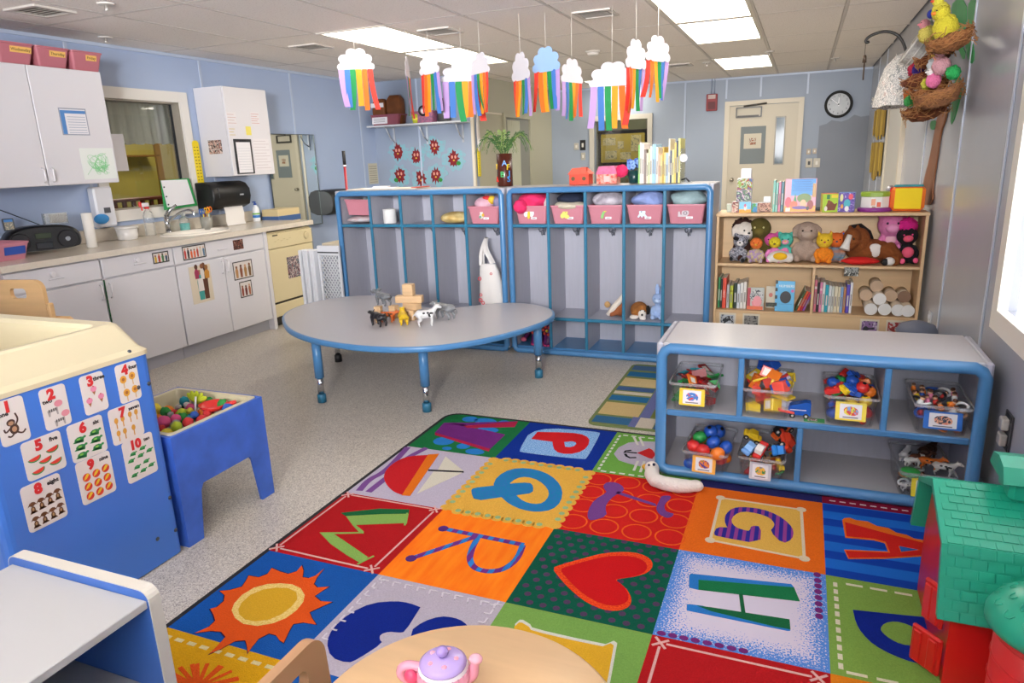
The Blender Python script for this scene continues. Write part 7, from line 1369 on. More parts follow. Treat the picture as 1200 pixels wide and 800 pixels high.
B().tube([(.298, 4.945, ZP+.19), (.283, 4.93, ZP+.14), (.272, 4.918, ZP+.10)], [.016, .020, .033], 10).build('white_blaze', mat('#e9e4dc', .95), t); B().tube([(.30, 5.03, ZP+.225), (.36, 5.06, ZP+.228), (.41, 5.07, ZP+.19), (.44, 5.08, ZP+.15)], [.02, .026, .024, .01], 8).build('mane', mat('#1c1614', .95, bump=(140, .8)), t)
B().sph((.455, 5.012, ZP+.085), (.045, .018, .045), 12, 8).build('white_patch', mat('#e6e0d8', .95), t); B().sph((.322, 4.943, ZP+.165), .008, 8, 6).build('eye', mat('#101010', .15), t)
B().sph((.535, 4.93, ZP+.028), (.032, .03, .027), 12, 8).build('white_sock', mat('#e9e4dc', .95), t); B().sph((.51, 4.915, ZP+.026), (.022, .016, .022), 10, 7).build('hoof', mat('#141214', .7), t)
t = blob((.37, 4.955, ZP+.026), (.105, .045, .024), .06, 31, flat=.025).build('red_cloth', mat('#d8201c', .9, bump=(60, .5))); tag(t, 'crumpled bright red cloth in front of the plush horse', 'cloth')
t, k, R, hz = plush('plush_bear', 'pink plush bear sitting on the brown horse', .545, 5.1, .225, '#de7fb0', ears='round', hs=1.5, belly='#f0b8c8', nose=None, eye='#2a1030', muzz='#ea9ac4', z=ZP+.085)
t, k, R, hz = plush('plush_monster', 'black plush with hot pink hair and paws at right end', .648, 5.05, .255, '#17131a', ears='', nose='#f0508c', eye='#f0508c', muzz='#f2607f', paws='#f2608c', wide=.75, lean=-.08); blob((.0, .0, hz+R*1.0), (.055, .045, .05), .14, 33, freq=9).build('hair', mat('#e0208c', .95, bump=(160, .9)), t, local=True); B().sph((0, -.042, .30*k), (.035, .02, .035), 10, 7).build('bow', mat('#f2607f', .8), t, local=True)
# ---- plush toys left in the right lockers ----
ZK = .2838
t = thing('plush_fox', 'brown and white plush fox lying in the third locker section', 'plush toy', (-1.19, 4.86, ZK)); b = B(); b.sph((-1.17, 4.87, ZK+.06), (.055, .09, .058), 14, 9).tube([(-1.19, 4.82, ZK+.05), (-1.235, 4.79, ZK+.025)], [.04, .022], 9).tube([(-1.16, 4.86, ZK+.09), (-1.135, 4.85, ZK+.15)], [.04, .018], 8); b.build('body', mat('#a8623a', .95, bump=(140, .6)), t, remesh=.006)
B().tube([(-1.245, 4.785, ZK+.02), (-1.20, 4.80, ZK+.075), (-1.165, 4.81, ZK+.12), (-1.135, 4.83, ZK+.175)], [.014, .024, .022, .01], 9).build('white_belly', mat('#e6dccf', .95), t); B().sph((-1.25, 4.80, ZK+.095), (.022, .02, .024), 9, 7).build('tan_ear', mat('#c9a06a', .95), t)
t = thing('plush_puppy', 'brown and white plush puppy lying in the fourth locker section', 'plush toy', (-1.03, 4.84, ZK)); b = B(); b.sph((-1.035, 4.87, ZK+.055), (.062, .08, .055), 14, 9).sph((-1.0, 4.80, ZK+.06), (.045, .045, .048), 12, 9).tube([(-1.045, 4.80, ZK+.07), (-1.055, 4.775, ZK+.035)], [.02, .022], 8); b.build('body', mat('#a86a30', .95, bump=(140, .6)), t, remesh=.006)
B().sph((-.99, 4.765, ZK+.045), (.03, .028, .032), 12, 8).sph((-1.05, 4.775, ZK+.018), (.035, .025, .016), 10, 7).sph((-.985, 4.76, ZK+.016), (.026, .022, .015), 10, 7).build('white_muzzle', mat('#e9e2da', .95), t, remesh=.005); B().sph((-.955, 4.79, ZK+.07), (.016, .018, .034), 9, 7).build('black_ear', mat('#1a1614', .95), t); e = B(); e.sph((-.985, 4.738, ZK+.045), .008, 8, 5).sph((-1.0, 4.757, ZK+.07), .006, 8, 5).sph((-.97, 4.757, ZK+.068), .006, 8, 5); e.build('face_spots', mat('#141212', .3), t, kind='stuff')
plush('plush_bunny', 'pale blue plush bunny leaning on the fourth locker divider', -.893, 4.84, .205, '#a9c4ee', ears='', muzz='#bcd2f2', nose=None, eye='#6a86b8', wide=.75, hs=.85, z=ZK); o = [q for q in COL.objects if q.name.startswith('plush_bunny')][0]
b = B(); [b.tube([(sx*.015+.01, 0, .17), (sx*.02+.012, .01, .215), (sx*.024+.014, .01, .245)], [.013, .017, .008], 8) for sx in (-1, 1)]; [q.build('ear', mat('#a9c4ee', .95), o, local=True) for q in (b,)]
# ---- things on the bookcase top ----
ZT2 = 1.0125
def cube_box(x, y, z, w_, h, d, label, front, rz=0, side=None, top=None, name='picture_block', cat='block', pics=()):
    t = thing(name, label, cat, (x, y, z), None, rz); B().box(-w_/2, -d/2, .0003, w_/2, d/2, h, .002).build('box', side or WHITE, t, local=True)
    B().box(-w_/2+.001, -d/2-.001, .001, w_/2-.001, -d/2, h-.001).build('front_print', front, t, local=True)
    if top: B().box(-w_/2+.001, -d/2+.001, h, w_/2-.001, d/2-.001, h+.001).build('top_print', mat(top, .4), t, local=True)
    for i, (lp, c) in enumerate(pics): B().ext([(u*w_/2, v*h) for u, v in lp], .0012+.0003*i, .0015+.0003*i, Matrix(((1, 0, 0, 0), (0, 0, -1, -d/2), (0, 1, 0, 0), (0, 0, 0, 1)))).build('picture', mat(c, .4), t, local=True)
    return t
pr1 = lambda cs, s, sc=28: printmat(cs, sc, seed=s)
cube_box(-.412, 4.99, ZT2, .042, .072, .05, 'dark red picture block at bottom left of block stack', pr1(['#a8201c', '#d8c2b0', '#6a1410', '#c94a3a'], 1)); cube_box(-.348, 5.0, ZT2, .076, .072, .076, 'sky blue picture block with orange base, bottom of stack', mat('#7cc4e6', .4), pics=((rrect(-.98, .0, .98, .3, .01), '#f0a02c'), (el(.05, .45, .25, .25), '#e8e0da'), (el(.0, .65, .2, .15), '#c86a8a')))
cube_box(-.290, 5.0, ZT2, .036, .06, .04, 'small blue and green picture block beside stack', pr1(['#3a8ac0', '#4aa04a', '#8ac4e0'], 3)); cube_box(-.232, 5.02, ZT2, .085, .062, .06, 'dark brown photo block left of the tall books', pr1(['#2a1c1a', '#8a5a4a', '#c9a08a', '#1a1414'], 4), 0.1); cube_box(-.215, 5.06, ZT2+.0625, .045, .035, .045, 'small white block on the brown photo block', WHITE)
cube_box(-.36, 5.01, ZT2+.0725, .095, .075, .075, 'picture block with purple landscape, second of stack', pr1(['#c9d4c9', '#5a7a5a', '#4a3a6a', '#d8c4c8', '#7a8a5a'], 5)); cube_box(-.358, 5.01, ZT2+.148, .095, .075, .075, 'picture block with red and green drawing, third of stack', pr1(['#3a5a8a', '#a83a2a', '#8fb04a', '#d8d4cc', '#5a8a4a'], 6)); cube_box(-.352, 5.01, ZT2+.2235, .064, .062, .064, 'white block on the very top of the block stack', mat('#e6e4e6', .4))
cube_box(-.455, 5.02, ZT2, .03, .055, .04, 'tiny pale green block at left end of bookcase top', mat('#b9c4b4', .5))
for i, (c, h, l) in enumerate((('#7fc4b4', .205, 'mint green book standing on bookcase top'), ('#8fccc0', .19, 'pale mint thin book on bookcase top'), ('#d88aa4', .195, 'pink and orange spined book on bookcase top'), ('#5a8a9a', .195, 'slate blue thin book on bookcase top'))): book(-.178+.017*i, -.163+.017*i, ZT2, h, c, l, d=.17, y=4.985, group='books on bookcase top')
tb = cover(-.105, .085, ZT2, .215, 4.955, 'large blue sky storybook with animals on its cover', '#cf8aa0', [(rrect(-.6, .5, .92, .99, .01), '#3f9be0'), (rrect(-.98, .02, .98, .2, .01), '#eea22c'), (el(.25, .42, .45, .14), '#6a8a3a'), ([(-.45, .28), (-.2, .28), (-.32, .56)], '#2a8a4a'), (el(-.75, .3, .2, .16), '#d84a5a'), (el(-.4, .24, .25, .1), '#e8704a'), (el(.2, .26, .2, .12), '#e8b88a'), (el(.65, .22, .2, .14), '#9a2a1c'), (rrect(.75, .45, .97, .85, .02), '#c89a5a'), (el(.0, .14, .5, .05), '#6a4a9a'), (el(.5, .12, .1, .06), '#3a2a2a'), (rrect(-.9, .03, -.6, .14, .02), '#e6dccc')], tilt=-.1)
for k in range(7): B().ext(rrect(-.05+.006*(k % 3), .205-.011*k, .07-.008*(k % 2), .2075-.011*k, .001), .003, .0034, Matrix(((1, 0, 0, 0), (0, 0, -1, 0), (0, 1, 0, 0), (0, 0, 0, 1)))).build('text_line', mat('#2a6ab8', .5), tb, local=True)
cube_box(.165, 5.0, ZT2, .092, .115, .09, 'lime green picture box with brown animal on the front', mat('#a8cc2c', .4), .12, mat('#c8c04a', .4), '#d86a4a', pics=((rrect(-.5, .72, -.1, .96, .02), '#2f7a4a'), (rrect(.1, .78, .92, .95, .01), '#e8cf2c'), ([(-.7, .1), (.6, .1), (.9, .5), (.5, .45), (.1, .6), (-.3, .62), (-.5, .4)], '#7a3a1c'), (el(-.55, .2, .2, .14), '#e9e2d8'), (el(-.2, .55, .2, .12), '#8a4a24')))
cube_box(.268, 5.0, ZT2, .095, .12, .09, 'purple dotted picture box beside the lime box', pr1(['#5a3a9a', '#4a2f8a', '#6a4ab0', '#c9b8dc'], 8, 70), -.12, mat('#7a8ad0', .4), '#6a8ad8', pics=((el(.1, .45, .4, .22), '#2fa8b8'), (el(.5, .8, .28, .15), '#d8304a'), (el(-.6, .75, .2, .2), '#e0dc9a'), (el(-.5, .3, .16, .12), '#e8a03a'), (el(.1, .18, .26, .14), '#e6e2e6')))
t = thing('octagon_toy_box', 'white toy box with green top and purple base', 'box', (.43, 5.02, ZT2)); b = B(); o8 = [[(.43+.085*math.cos(PI/8+PI*i/4), 5.02+.07*math.sin(PI/8+PI*i/4), z) for i in range(8)] for z in (ZT2+.02, ZT2+.095)]; loft(b, o8).build('box', mat('#e4e0da', .4), t)
B().lathe([(.095, 0), (.10, .006), (.098, .02), (.088, .026)], (.43, 5.02, ZT2), 24).build('purple_base', mat('#8a2f8a', .4), t); loft(B(), [[(.43+q*math.cos(PI/8+PI*i/4), 5.02+q*.83*math.sin(PI/8+PI*i/4), z) for i in range(8)] for q, z in ((.087, ZT2+.092), (.09, ZT2+.095), (.09, ZT2+.118), (.084, ZT2+.121))], False, True, True).build('green_top', mat('#8fae3a', .4), t)
MF8 = plane_M((.43, 5.02-.07*math.cos(PI/8)-.002, ZT2), (1, 0, 0), (0, 0, 1))
for (u0, v0, u1, v1, c) in ((-.026, .04, -.002, .08, '#e8a07a'), (.006, .03, .028, .06, '#d8502a'), (-.02, .022, .0, .034, '#a88a5a')): B().ext([(u0, v0), (u1, v0), (u1, v1), (u0, v1)], -.001, .001, MF8).build('window_print', mat(c, .4), t)
t = thing('fabric_cube', 'soft fabric cube with yellow front and orange sides', 'cube', (.615, 5.03, ZT2)); b = B(); X_ = Matrix.Translation((.612, 5.035, ZT2+.084)) @ Matrix.Rotation(-.12, 4, 'Z')
B(X_).box(-.094, -.08, -.082, .094, .08, .070, .022).build('cube', mat('#f0772c', .8), t)
B(X_).box(-.07, -.0815, -.066, .075, -.075, .058, .002).box(-.07, -.0825, -.066, .075, -.08, .058, .002).build('yellow_face', mat('#f2d21c', .8), t); B(X_).box(-.08, -.07, .066, .08, .07, .0735, .003).build('teal_top', mat('#2a8f9c', .8), t); B(X_).box(-.1, -.06, -.07, -.09, .06, .06, .004).build('red_side', mat('#d82a2a', .8), t)
t = thing('red_ball_toy', 'red and silver toy behind the fabric cube', 'toy', (.515, 5.10, ZT2)); B().sph((.512, 5.14, ZT2+.05), (.03, .03, .05), 12, 8).build('red_body', mat('#c42430', .7), t); B().sph((.525, 5.14, ZT2+.125), (.028, .028, .028), 12, 8).build('silver_top', mat('#b4b2ba', .3, .6), t); B().cyl((.52, 5.14, ZT2+.09), (.52, 5.14, ZT2+.11), .01).build('neck', mat('#8a8a90', .4), t)
t = thing('dark_toy', 'small dark blue toy lying on bookcase top', 'toy', (.11, 5.04, ZT2)); blob((.115, 5.06, ZT2+.012), (.035, .02, .012), .08, 41, flat=.0115).build('body', mat('#2a3444', .6), t)
# grey bin beside the bookcase
t = thing('waste_bin', 'round dark grey lidded bin behind the low shelf', 'bin', (.64, 4.3, 0)); B().lathe([(.08, .0), (.09, .01), (.098, .40)], (.635, 4.3, 0), 24).build('bin', mat('#5a6070', .5), t); B().lathe([(.102, .40), (.103, .42), (.085, .45), (.04, .468), (0, .472)], (.635, 4.3, 0), 28).build('lid', mat('#656b7c', .55), t)
# ---------------- hanging rainbow clouds ----------------
RIB = ['#b795cc', '#3f74bc', '#188a48', '#e89a1c', '#e86c1a', '#e03a2c']
CC = [(-.38, .13, .125), (-.30, .38, .15), (-.09, .56, .15), (.13, .56, .15), (.31, .38, .14), (.38, .13, .125), (0, .25, .34)]
def _cl(a):
    best = .1; dx, dy = math.cos(a), math.sin(a)
    for cx, cy, r in CC:
        px, py = cx, cy-.25; k = px*dx+py*dy; q = r*r-(px*px+py*py-k*k)
        if q > 0: best = max(best, k+math.sqrt(q))
    return (best*dx, max(.0, .25+best*dy))
CL2 = [_cl(2*PI*i/88) for i in range(88)]
CL2 = [p for i, p in enumerate(CL2) if not (p[1] <= 0 and CL2[i-1][1] <= 0 and CL2[(i+1) % 88][1] <= 0)]
def cloud(x, y, zb, w_, hh, yaw, rl, label, seed, c='#d2cfd5', zc=None):
    t = thing('rainbow_cloud', label, 'decoration', (x, y, zb), 'paper rainbow clouds hanging from the ceiling', yaw); rn = random.Random(seed)
    B().ext([(u*w_, v*hh/.72) for u, v in CL2], -.0015, .0015, plane_M((0, 0, 0), (1, 0, 0), (0, 0, 1))).build('paper_cloud', mat(c, .8), t, local=True)
    for i, cc in enumerate(RIB):
        u = (-.40+.155*i)*w_; L = rl*rn.uniform(.90, 1.05); wd = w_*rn.uniform(.068, .080); dr = rn.uniform(-.018, .022); b = B(); vs = []
        for k in range(9):
            f_ = k/8; o = .004+.012*math.sin(f_*2.2+i)*f_; xx = u+dr*f_*f_*2; tw = .3*math.sin(i*2.1)*f_
            vs += [(xx-wd*math.cos(tw), -o-wd*math.sin(tw), .012-L*f_), (xx+wd*math.cos(tw), -o+wd*math.sin(tw), .012-L*f_)]
        b.add(vs, [(2*k, 2*k+1, 2*k+3, 2*k+2) for k in range(8)], True); b.build('ribbon', mat(cc, .75), t, local=True)
    B().tube([(0, 0, hh*.96), (.002, 0, ZC-zb-.004)], .0016, 5).build('string', mat('#d9d4cc', .8), t, local=True)
def cl(x, y, zb, w_, hh, turn, back, rl, label, seed, c='#d2cfd5'): cloud(x, y, zb, w_, hh, math.atan2(-x, y)+turn+(PI if back else 0), rl, label, seed, c)
cl(-3.27, 4.9, 2.122, .285, .165, -.1, 0, .30, 'leftmost rainbow cloud, facing straight ahead over the left lockers', 1)
cl(-2.815, 4.9, 2.03, .265, .16, 1.45, 0, .28, 'edge-on rainbow cloud that looks like a thin strip', 2); cl(-2.63, 4.9, 2.05, .265, .15, -.98, 1, .30, 'rainbow cloud turned backwards right of the edge-on one', 3)
cl(-2.435, 5.05, 1.985, .32, .15, .0, 0, .28, 'white rainbow cloud facing ahead above the small wall shelf end', 4); cl(-2.215, 4.9, 2.012, .265, .155, -1.04, 0, .28, 'narrow turned rainbow cloud next to the fern tube', 5)
cl(-1.87, 4.82, 1.945, .265, .185, -1.08, 1, .25, 'grey white rainbow cloud tucked left of the blue cloud', 6); cl(-1.71, 4.9, 1.997, .265, .165, -.76, 1, .29, 'pale blue rainbow cloud in the middle of the row', 7, '#94b6e0')
cl(-1.522, 4.9, 1.90, .265, .17, .98, 0, .24, 'rainbow cloud with a curled red ribbon over the back window', 8); cl(-1.253, 4.95, 1.862, .31, .17, .0, 0, .28, 'large white rainbow cloud above the toy houses', 9)
cl(-1.076, 4.9, 1.966, .265, .185, 1.04, 1, .28, 'second rainbow cloud from the right end of the row', 10); cl(-.932, 4.9, 2.0, .265, .16, .94, 1, .26, 'rightmost rainbow cloud above the standing books', 11)
# ---------------- small wall shelf with bins and paper crabs ----------------
t = thing('wall_shelf', 'narrow white wall shelf on grey brackets', 'shelf', (-4.2, 7.63, 1.83)); B().box(-4.93, 7.50, 1.838, -3.66, 7.745, 1.858, .003).build('board', mat('#c9ccd2', .4), t)
for x in (-4.70, -4.24, -3.76): o = B().box(x-.012, 7.735, 1.62, x+.012, 7.748, 1.838, .002).box(x-.012, 7.52, 1.826, x+.012, 7.748, 1.837, .002).tube([(x, 7.74, 1.66), (x, 7.66, 1.70), (x, 7.56, 1.825)], .008, 6).build('bracket', mat('#c2c6cc', .3, .5), t)
t = thing('shelf_bin', 'dark pink bin with white label and brown bags on wall shelf', 'bin', (-4.68, 7.62, 1.8585)); tub_mesh(.40, .22, .12, tw=.86).build('tub', mat('#8f4a58', .4), t, local=True); B(Matrix.Translation((-.06, -.104, .055)) @ Matrix.Rotation(-.1, 4, 'X')).box(-.11, -.004, -.04, .10, 0, .045).build('label', WHITE, t, local=True)
for i in range(3): B(Matrix.Translation((-.06, -.104, .055)) @ Matrix.Rotation(-.1, 4, 'X')).box(-.09, -.0048, -.02+.018*i, .07, -.004, -.014+.018*i).build('text_line', mat('#8a8a90', .5), t, local=True)
for x, sx, h, rz, l in ((-4.79, .10, .30, 0, 'brown paper bag with white band standing in the shelf bin'), (-4.58, .11, .33, .1, 'brown crumpled paper bag at right in the shelf bin')):
    t = thing('paper_bag', l, 'bag', (x, 7.63, 1.87)); b = B(); loft(b, [[(x+px*s_, 7.63+py*s_, 1.865+z) for px, py in rrect(-sx, -.07, sx, .07, .02, 2)] for z, s_ in ((0, .8), (h*.5, .9), (h*.85, .85), (h, .55))], True, True, True); b.build('bag', mat('#7a4418', .7, noise=(12, .3), bump=(14, .6)), t)
    if rz == 0: B().box(x-sx*.9, 7.555, 1.865+.20, x+sx*.85, 7.56, 1.865+.25).build('white_band', WHITE, t)
t = thing('shelf_basket', 'small pink basket with a black round charm on wall shelf', 'basket', (-4.2, 7.6, 1.86)); b = tub_mesh(.30, .16, .13, tw=.85); b.build('tub', mat('#b06a86', .5, noise=(50, .3), c2='#7a5a7a'), t, local=True).location = (.02, 0, 0); t2 = B().tube([(-4.15+.05*math.cos(a), 7.51, 1.99+.05*math.sin(a)) for a in [2*PI*i/16 for i in range(16)]], .012, 7, closed=True).build('black_ring', mat('#17171a', .4), t); B().sph((-4.15, 7.51, 1.985), (.026, .01, .026)).build('white_centre', WHITE, t)
t = thing('glass_jar', 'dark grey jar beside the basket on wall shelf', 'jar', (-3.98, 7.6, 1.8585)); B().lathe([(.07, 0), (.08, .01), (.08, .16), (.05, .2), (.05, .22), (0, .22)], (-3.93, 7.62, 1.8585), 18).build('jar', mat('#4a4a4c', .2), t); B().lathe([(.02, .22), (.02, .26), (0, .265)], (-3.93, 7.62, 1.8585), 12).build('stopper', mat('#2c2c30', .4), t)
t = thing('yellow_cup', 'small yellow green cup on wall shelf', 'cup', (-4.23, 7.54, 1.86)); B().lathe([(.03, 0), (.04, .10), (.035, .10), (.027, .01), (0, .01)], (-4.27, 7.53, 1.8585), 16).build('cup', mat('#b9c23a', .4), t); B().lathe([(.034, .03), (.0375, .06)], (-4.27, 7.53, 1.8585), 16).build('cup_band', mat('#e2d84a', .4), t)
M_CRAB = mat('#8a1822', .7, noise=(20, .3)); MBW = plane_M((0, 7.75, 0), (1, 0, 0), (0, 0, 1)); rn = random.Random(8)
for i, (x, z) in enumerate(((-4.669, 1.544), (-4.414, 1.482), (-4.153, 1.586), (-3.901, 1.438), (-4.664, 1.262), (-4.37, 1.214), (-4.159, 1.250))):
    l = ['top left of the wall', 'top centre, above a low one', 'highest on the wall', 'far right with a green tip', 'lower left above the lockers', 'lowest, half hidden by the lockers', 'lower right with green tip'][i]
    t = thing('handprint_crab', 'dark red handprint crab craft on teal smears, '+l, 'craft', (x, 7.749, z), 'red handprint crabs on the wall'); b = B()
    sp_ = []
    for k in range(26): a = 2*PI*k/26; rr = rn.uniform(.10, .18); sp_.append((x+rr*math.cos(a), z+rr*.9*math.sin(a)))
    B().ext(smoothloop(sp_, 1), .0005, .0012+.0004*i, MBW).build('teal_smear', mat('#93a9bb', .6, noise=(26, .35), c2='#7cbcc6'), t)
    pts = []
    for k in range(22): a = 2*PI*k/22; rr = (.085 if k % 2 == 0 else .06)*rn.uniform(.85, 1.25); pts.append((x+rr*math.cos(a)*.85, z+rr*math.sin(a)*1.15))
    B().ext(pts, .0012, .0045, MBW).build('hand_shape', M_CRAB, t)
    e = B(); [e.ext(circ(x+sx*.022, z+.02, .013, .02, 10), .0045, .006, MBW) for sx in (-1, 1)]; e.build('eye', mat('#e0a08a', .6), t); B().ext(circ(x+.0, z-.02, .012, .009, 8), .0045, .0057, MBW).build('mouth', mat('#e8c23a', .6), t)
    if i in (3, 4, 6): B().ext(circ(x+.06*(1 if i != 4 else -1), z-.055, .03, .025, 10), .0045, .0057, MBW).build('claw_tip', mat('#2f8a3a', .6), t)
t = thing('printed_list', 'cream printed list taped at the left wall corner', 'notice', (XL, 7.62, 1.3)); B().box(XL+.001, 7.53, 1.17, XL+.003, 7.735, 1.42).build('sheet', mat('#c9c4b0', .6), t)
for i in range(8): B().box(XL+.003, 7.55, 1.19+.027*i, XL+.0035, 7.715, 1.197+.027*i).build('text_line', mat('#8f8b7c', .6), t)
t = thing('craft_strip', 'hanging white craft strip on the side wall edge', 'craft', (-3.61, 7.82, 1.6)); blob((-3.60, 7.83, 1.72), (.012, .04, .20), .1, 51).build('white_craft', mat('#cfc9c4', .8), t); blob((-3.595, 7.83, 1.62), (.012, .03, .06), .1, 52).build('pale_drop', mat('#d9d6d4', .8), t)
t = thing('yellow_ruler', 'long yellow measuring strip hanging on the side wall', 'ruler', (-3.61, 7.84, 1.37)); B().box(-3.616, 7.80, 1.22, -3.606, 7.875, 1.55, .003).build('strip', mat('#e0cc1c', .5), t)
for i in range(11): B().box(-3.6055, 7.815, 1.24+.027*i, -3.605, 7.835, 1.244+.027*i).build('mark', mat('#3a361a', .5), t)
# ---------------- back wall items ----------------
t = thing('fire_alarm', 'red fire alarm box on the back wall', 'alarm', (-1.25, YB, 2.06)); B().box(-1.325, YB-.05, 1.95, -1.175, YB, 2.175, .008).build('box', mat('#8f1d24', .4), t); B().box(-1.30, YB-.054, 2.11, -1.20, YB-.05, 2.165, .002).build('strobe', mat('#c9b4b0', .2), t); B().box(-1.30, YB-.053, 1.97, -1.20, YB-.05, 2.07, .002).build('grille', mat('#5f141a', .5), t)
B().tube([(-1.26, YB-.01, 2.175), (-1.26, YB-.01, ZC)], .008, 6).tube([(-1.22, YB-.01, 2.175), (-1.22, YB-.01, ZC)], .008, 6).build('conduit', mat('#8f9bb0', .5), t)
t = thing('wall_clock', 'round black framed wall clock on the back wall', 'clock', (.37, YB, 1.94)); Mk = plane_M((.37, YB, 1.94), (1, 0, 0), (0, 0, 1))
B().ext([circ(0, 0, .172, n=40), circ(0, 0, .138, n=40)], 0, .05, Mk).build('rim', mat('#0a0a0c', .7), t); B().ext(circ(0, 0, .145, n=40), .005, .02, Mk).build('face', mat('#a4a8ab', .3, noise=(8, .15)), t)
for i in range(12):
    a = 2*PI*i/12; n_ = str(12 if i == 0 else i); textbm(n_, .035, mat('#3a3a3e', .5), 'numeral', t, Mk @ Matrix.Translation((.112*math.sin(a), .112*math.cos(a), .0205)), .0003)
B(Mk).ext([(-.005, -.02), (.005, -.02), (.003, .085), (-.003, .085)], .022, .024).build('hour_hand', mat('#e9e9e9', .4), t).rotation_euler; B(Mk @ Matrix.Rotation(.9, 4, 'Z')).ext([(-.004, -.02), (.004, -.02), (.002, .115), (-.002, .115)], .025, .027).build('minute_hand', mat('#e9e9e9', .4), t)
B(Mk).ext(circ(0, 0, .01, n=12), .027, .03).build('hub', mat('#2a2a2e', .4), t)
def plate(x, z, w_, h, c, label, name='wall_plate', cat='switch', sw=None):
    t = thing(name, label, cat, (x, YB, z)); B().box(x-w_/2, YB-.012, z-h/2, x+w_/2, YB, z+h/2, .003).build('plate', mat(c, .4), t)
    B().box(x-w_*.18, YB-.017, z-h*.2, x+w_*.18, YB-.012, z+h*.2, .002).build('toggle', mat(sw or '#e6e3da', .4), t)
plate(.06, 1.20, .085, .12, '#c6bfae', 'cream light switch plate nearest the back door', sw='#3a3a3a'); plate(.155, 1.20, .085, .12, '#c9c3b4', 'cream switch plate right of the door switch'); plate(.045, 1.35, .055, .075, '#b9ab98', 'small tan card above the door switch', 'wall_card', 'card'); plate(.12, 1.355, .05, .07, '#bfb09c', 'small tan card right above the switches', 'wall_card', 'card')
plate(-3.235, 1.55, .075, .10, '#c0bcb2', 'beige thermostat left of the black keypad'); plate(-3.135, 1.565, .085, .15, '#191a1d', 'black keypad on the back wall beside the window', 'keypad', 'keypad', '#d9d6d0'); plate(-3.13, 1.40, .07, .11, '#b5b1a6', 'beige wall plate below the keypad')
# ---------------- things on top of the lockers ----------------
ZL = 1.2225
t = thing('toy_house', 'orange red wooden toy house on the locker top', 'toy house', (-1.47, 4.93, ZL)); MH = mat('#d8452a', .5, noise=(18, .15)); B().box(-1.545, 4.87, ZL, -1.40, 4.98, ZL+.075, .002).build('walls', MH, t); B().ext([(-1.555, .072), (-1.39, .072), (-1.44, .115), (-1.52, .115)], 4.865, 4.985, Matrix(((1, 0, 0, 0), (0, 0, 1, 0), (0, 1, 0, ZL), (0, 0, 0, 1)))).build('roof', mat('#e0553a', .5), t)
for x in (-1.515, -1.435): B().ext(circ(x, ZL+.042, .014, n=12), 0, .002, plane_M((0, 4.869, 0), (1, 0, 0), (0, 0, 1))).build('round_window', mat('#5a4a22', .5), t)
B().box(-1.455, 4.86, ZL+.072, -1.415, 4.9, ZL+.12, .002).build('dormer', mat('#e0553a', .5), t)
t = thing('toy_house', 'red toy house with pink roof on the locker top', 'toy house', (-1.275, 4.93, ZL)); B().box(-1.345, 4.87, ZL, -1.20, 4.98, ZL+.07, .002).build('walls', mat('#d0402e', .5, noise=(50, .35), c2='#d8b0a0'), t); B().ext([(-1.35, .068), (-1.195, .068), (-1.215, .122), (-1.325, .122)], 4.865, 4.985, Matrix(((1, 0, 0, 0), (0, 0, 1, 0), (0, 1, 0, ZL), (0, 0, 0, 1)))).build('roof', mat('#d8709a', .6, noise=(40, .2)), t)
B().box(-1.29, 4.866, ZL+.015, -1.25, 4.87, ZL+.055).build('window', mat('#c9b8b4', .5), t)
t = thing('flower_pot', 'dark green pot of blue flowers on the locker top', 'plant', (-1.10, 4.93, ZL)); B().lathe([(.032, 0), (.036, .004), (.052, .085), (.047, .085), (.03, .02), (0, .02)], (-1.09, 4.93, ZL), 20).build('pot', mat('#143c40', .3), t)
rn = random.Random(2)
for i in range(26):
    a = rn.uniform(0, 6.28); rr = rn.uniform(0, .07); z = .115+.045*rn.random()-(rr*.3); b = B(); c0 = (-1.085+rr*math.cos(a), 4.925+rr*math.sin(a)*.8, ZL+z)
    for k in range(5): q = 2*PI*k/5; b.sph((c0[0]+.012*math.cos(q), c0[1]-.006, c0[2]+.012*math.sin(q)), (.010, .006, .010), 7, 5)
    b.build('blossom', mat(['#6f92d8', '#4a6cc0', '#8fb0e4'][i % 3], .7), t)
t = thing('pink_flower', 'bright pink red flower lying beside the green pot', 'flower', (-1.165, 4.9, ZL+.08)); blob((-1.17, 4.90, ZL+.085), (.045, .03, .04), .12, 61, freq=7).build('petals', mat('#d8265e', .8), t); B().tube([(-1.15, 4.9, ZL+.06), (-1.11, 4.92, ZL+.02)], .004, 6).build('stem', mat('#2f6a3a', .6), t)
x = -1.035; rn = random.Random(14)
TB = [('#8fd06a', .255, 'light green'), ('#e8e2d4', .27, 'cream white'), ('#e9dcd8', .26, 'blush white'), ('#8a7a70', .225, 'taupe'), ('#e6e0c8', .20, 'ivory'), ('#cfe0a8', .225, 'pale green'), ('#e4ded2', .24, 'off white'), ('#a9d4ec', .255, 'sky blue'), ('#9fc8e4', .255, 'powder blue'), ('#e9ded0', .235, 'buff'), ('#f0b8a0', .19, 'salmon'), ('#d8c98a', .185, 'straw'), ('#c9a94a', .235, 'mustard'), ('#e8d890', .20, 'pale yellow'), ('#a9c0d0', .195, 'dusty blue'), ('#e6dfc8', .285, 'tall ivory'), ('#3a4a6a', .21, 'navy'), ('#e8dc98', .215, 'butter yellow'), ('#d9c060', .26, 'gold'), ('#2f3f5c', .27, 'dark navy'), ('#e6e08a', .285, 'lemon')]
for c, h, n_ in TB:
    wd = rn.uniform(.010, .0165); book(x, x+wd-.0006, ZL, h, c, '%s picture book in the row on locker top' % n_, d=.2, y=4.80, group='picture books on the locker top'); x += wd
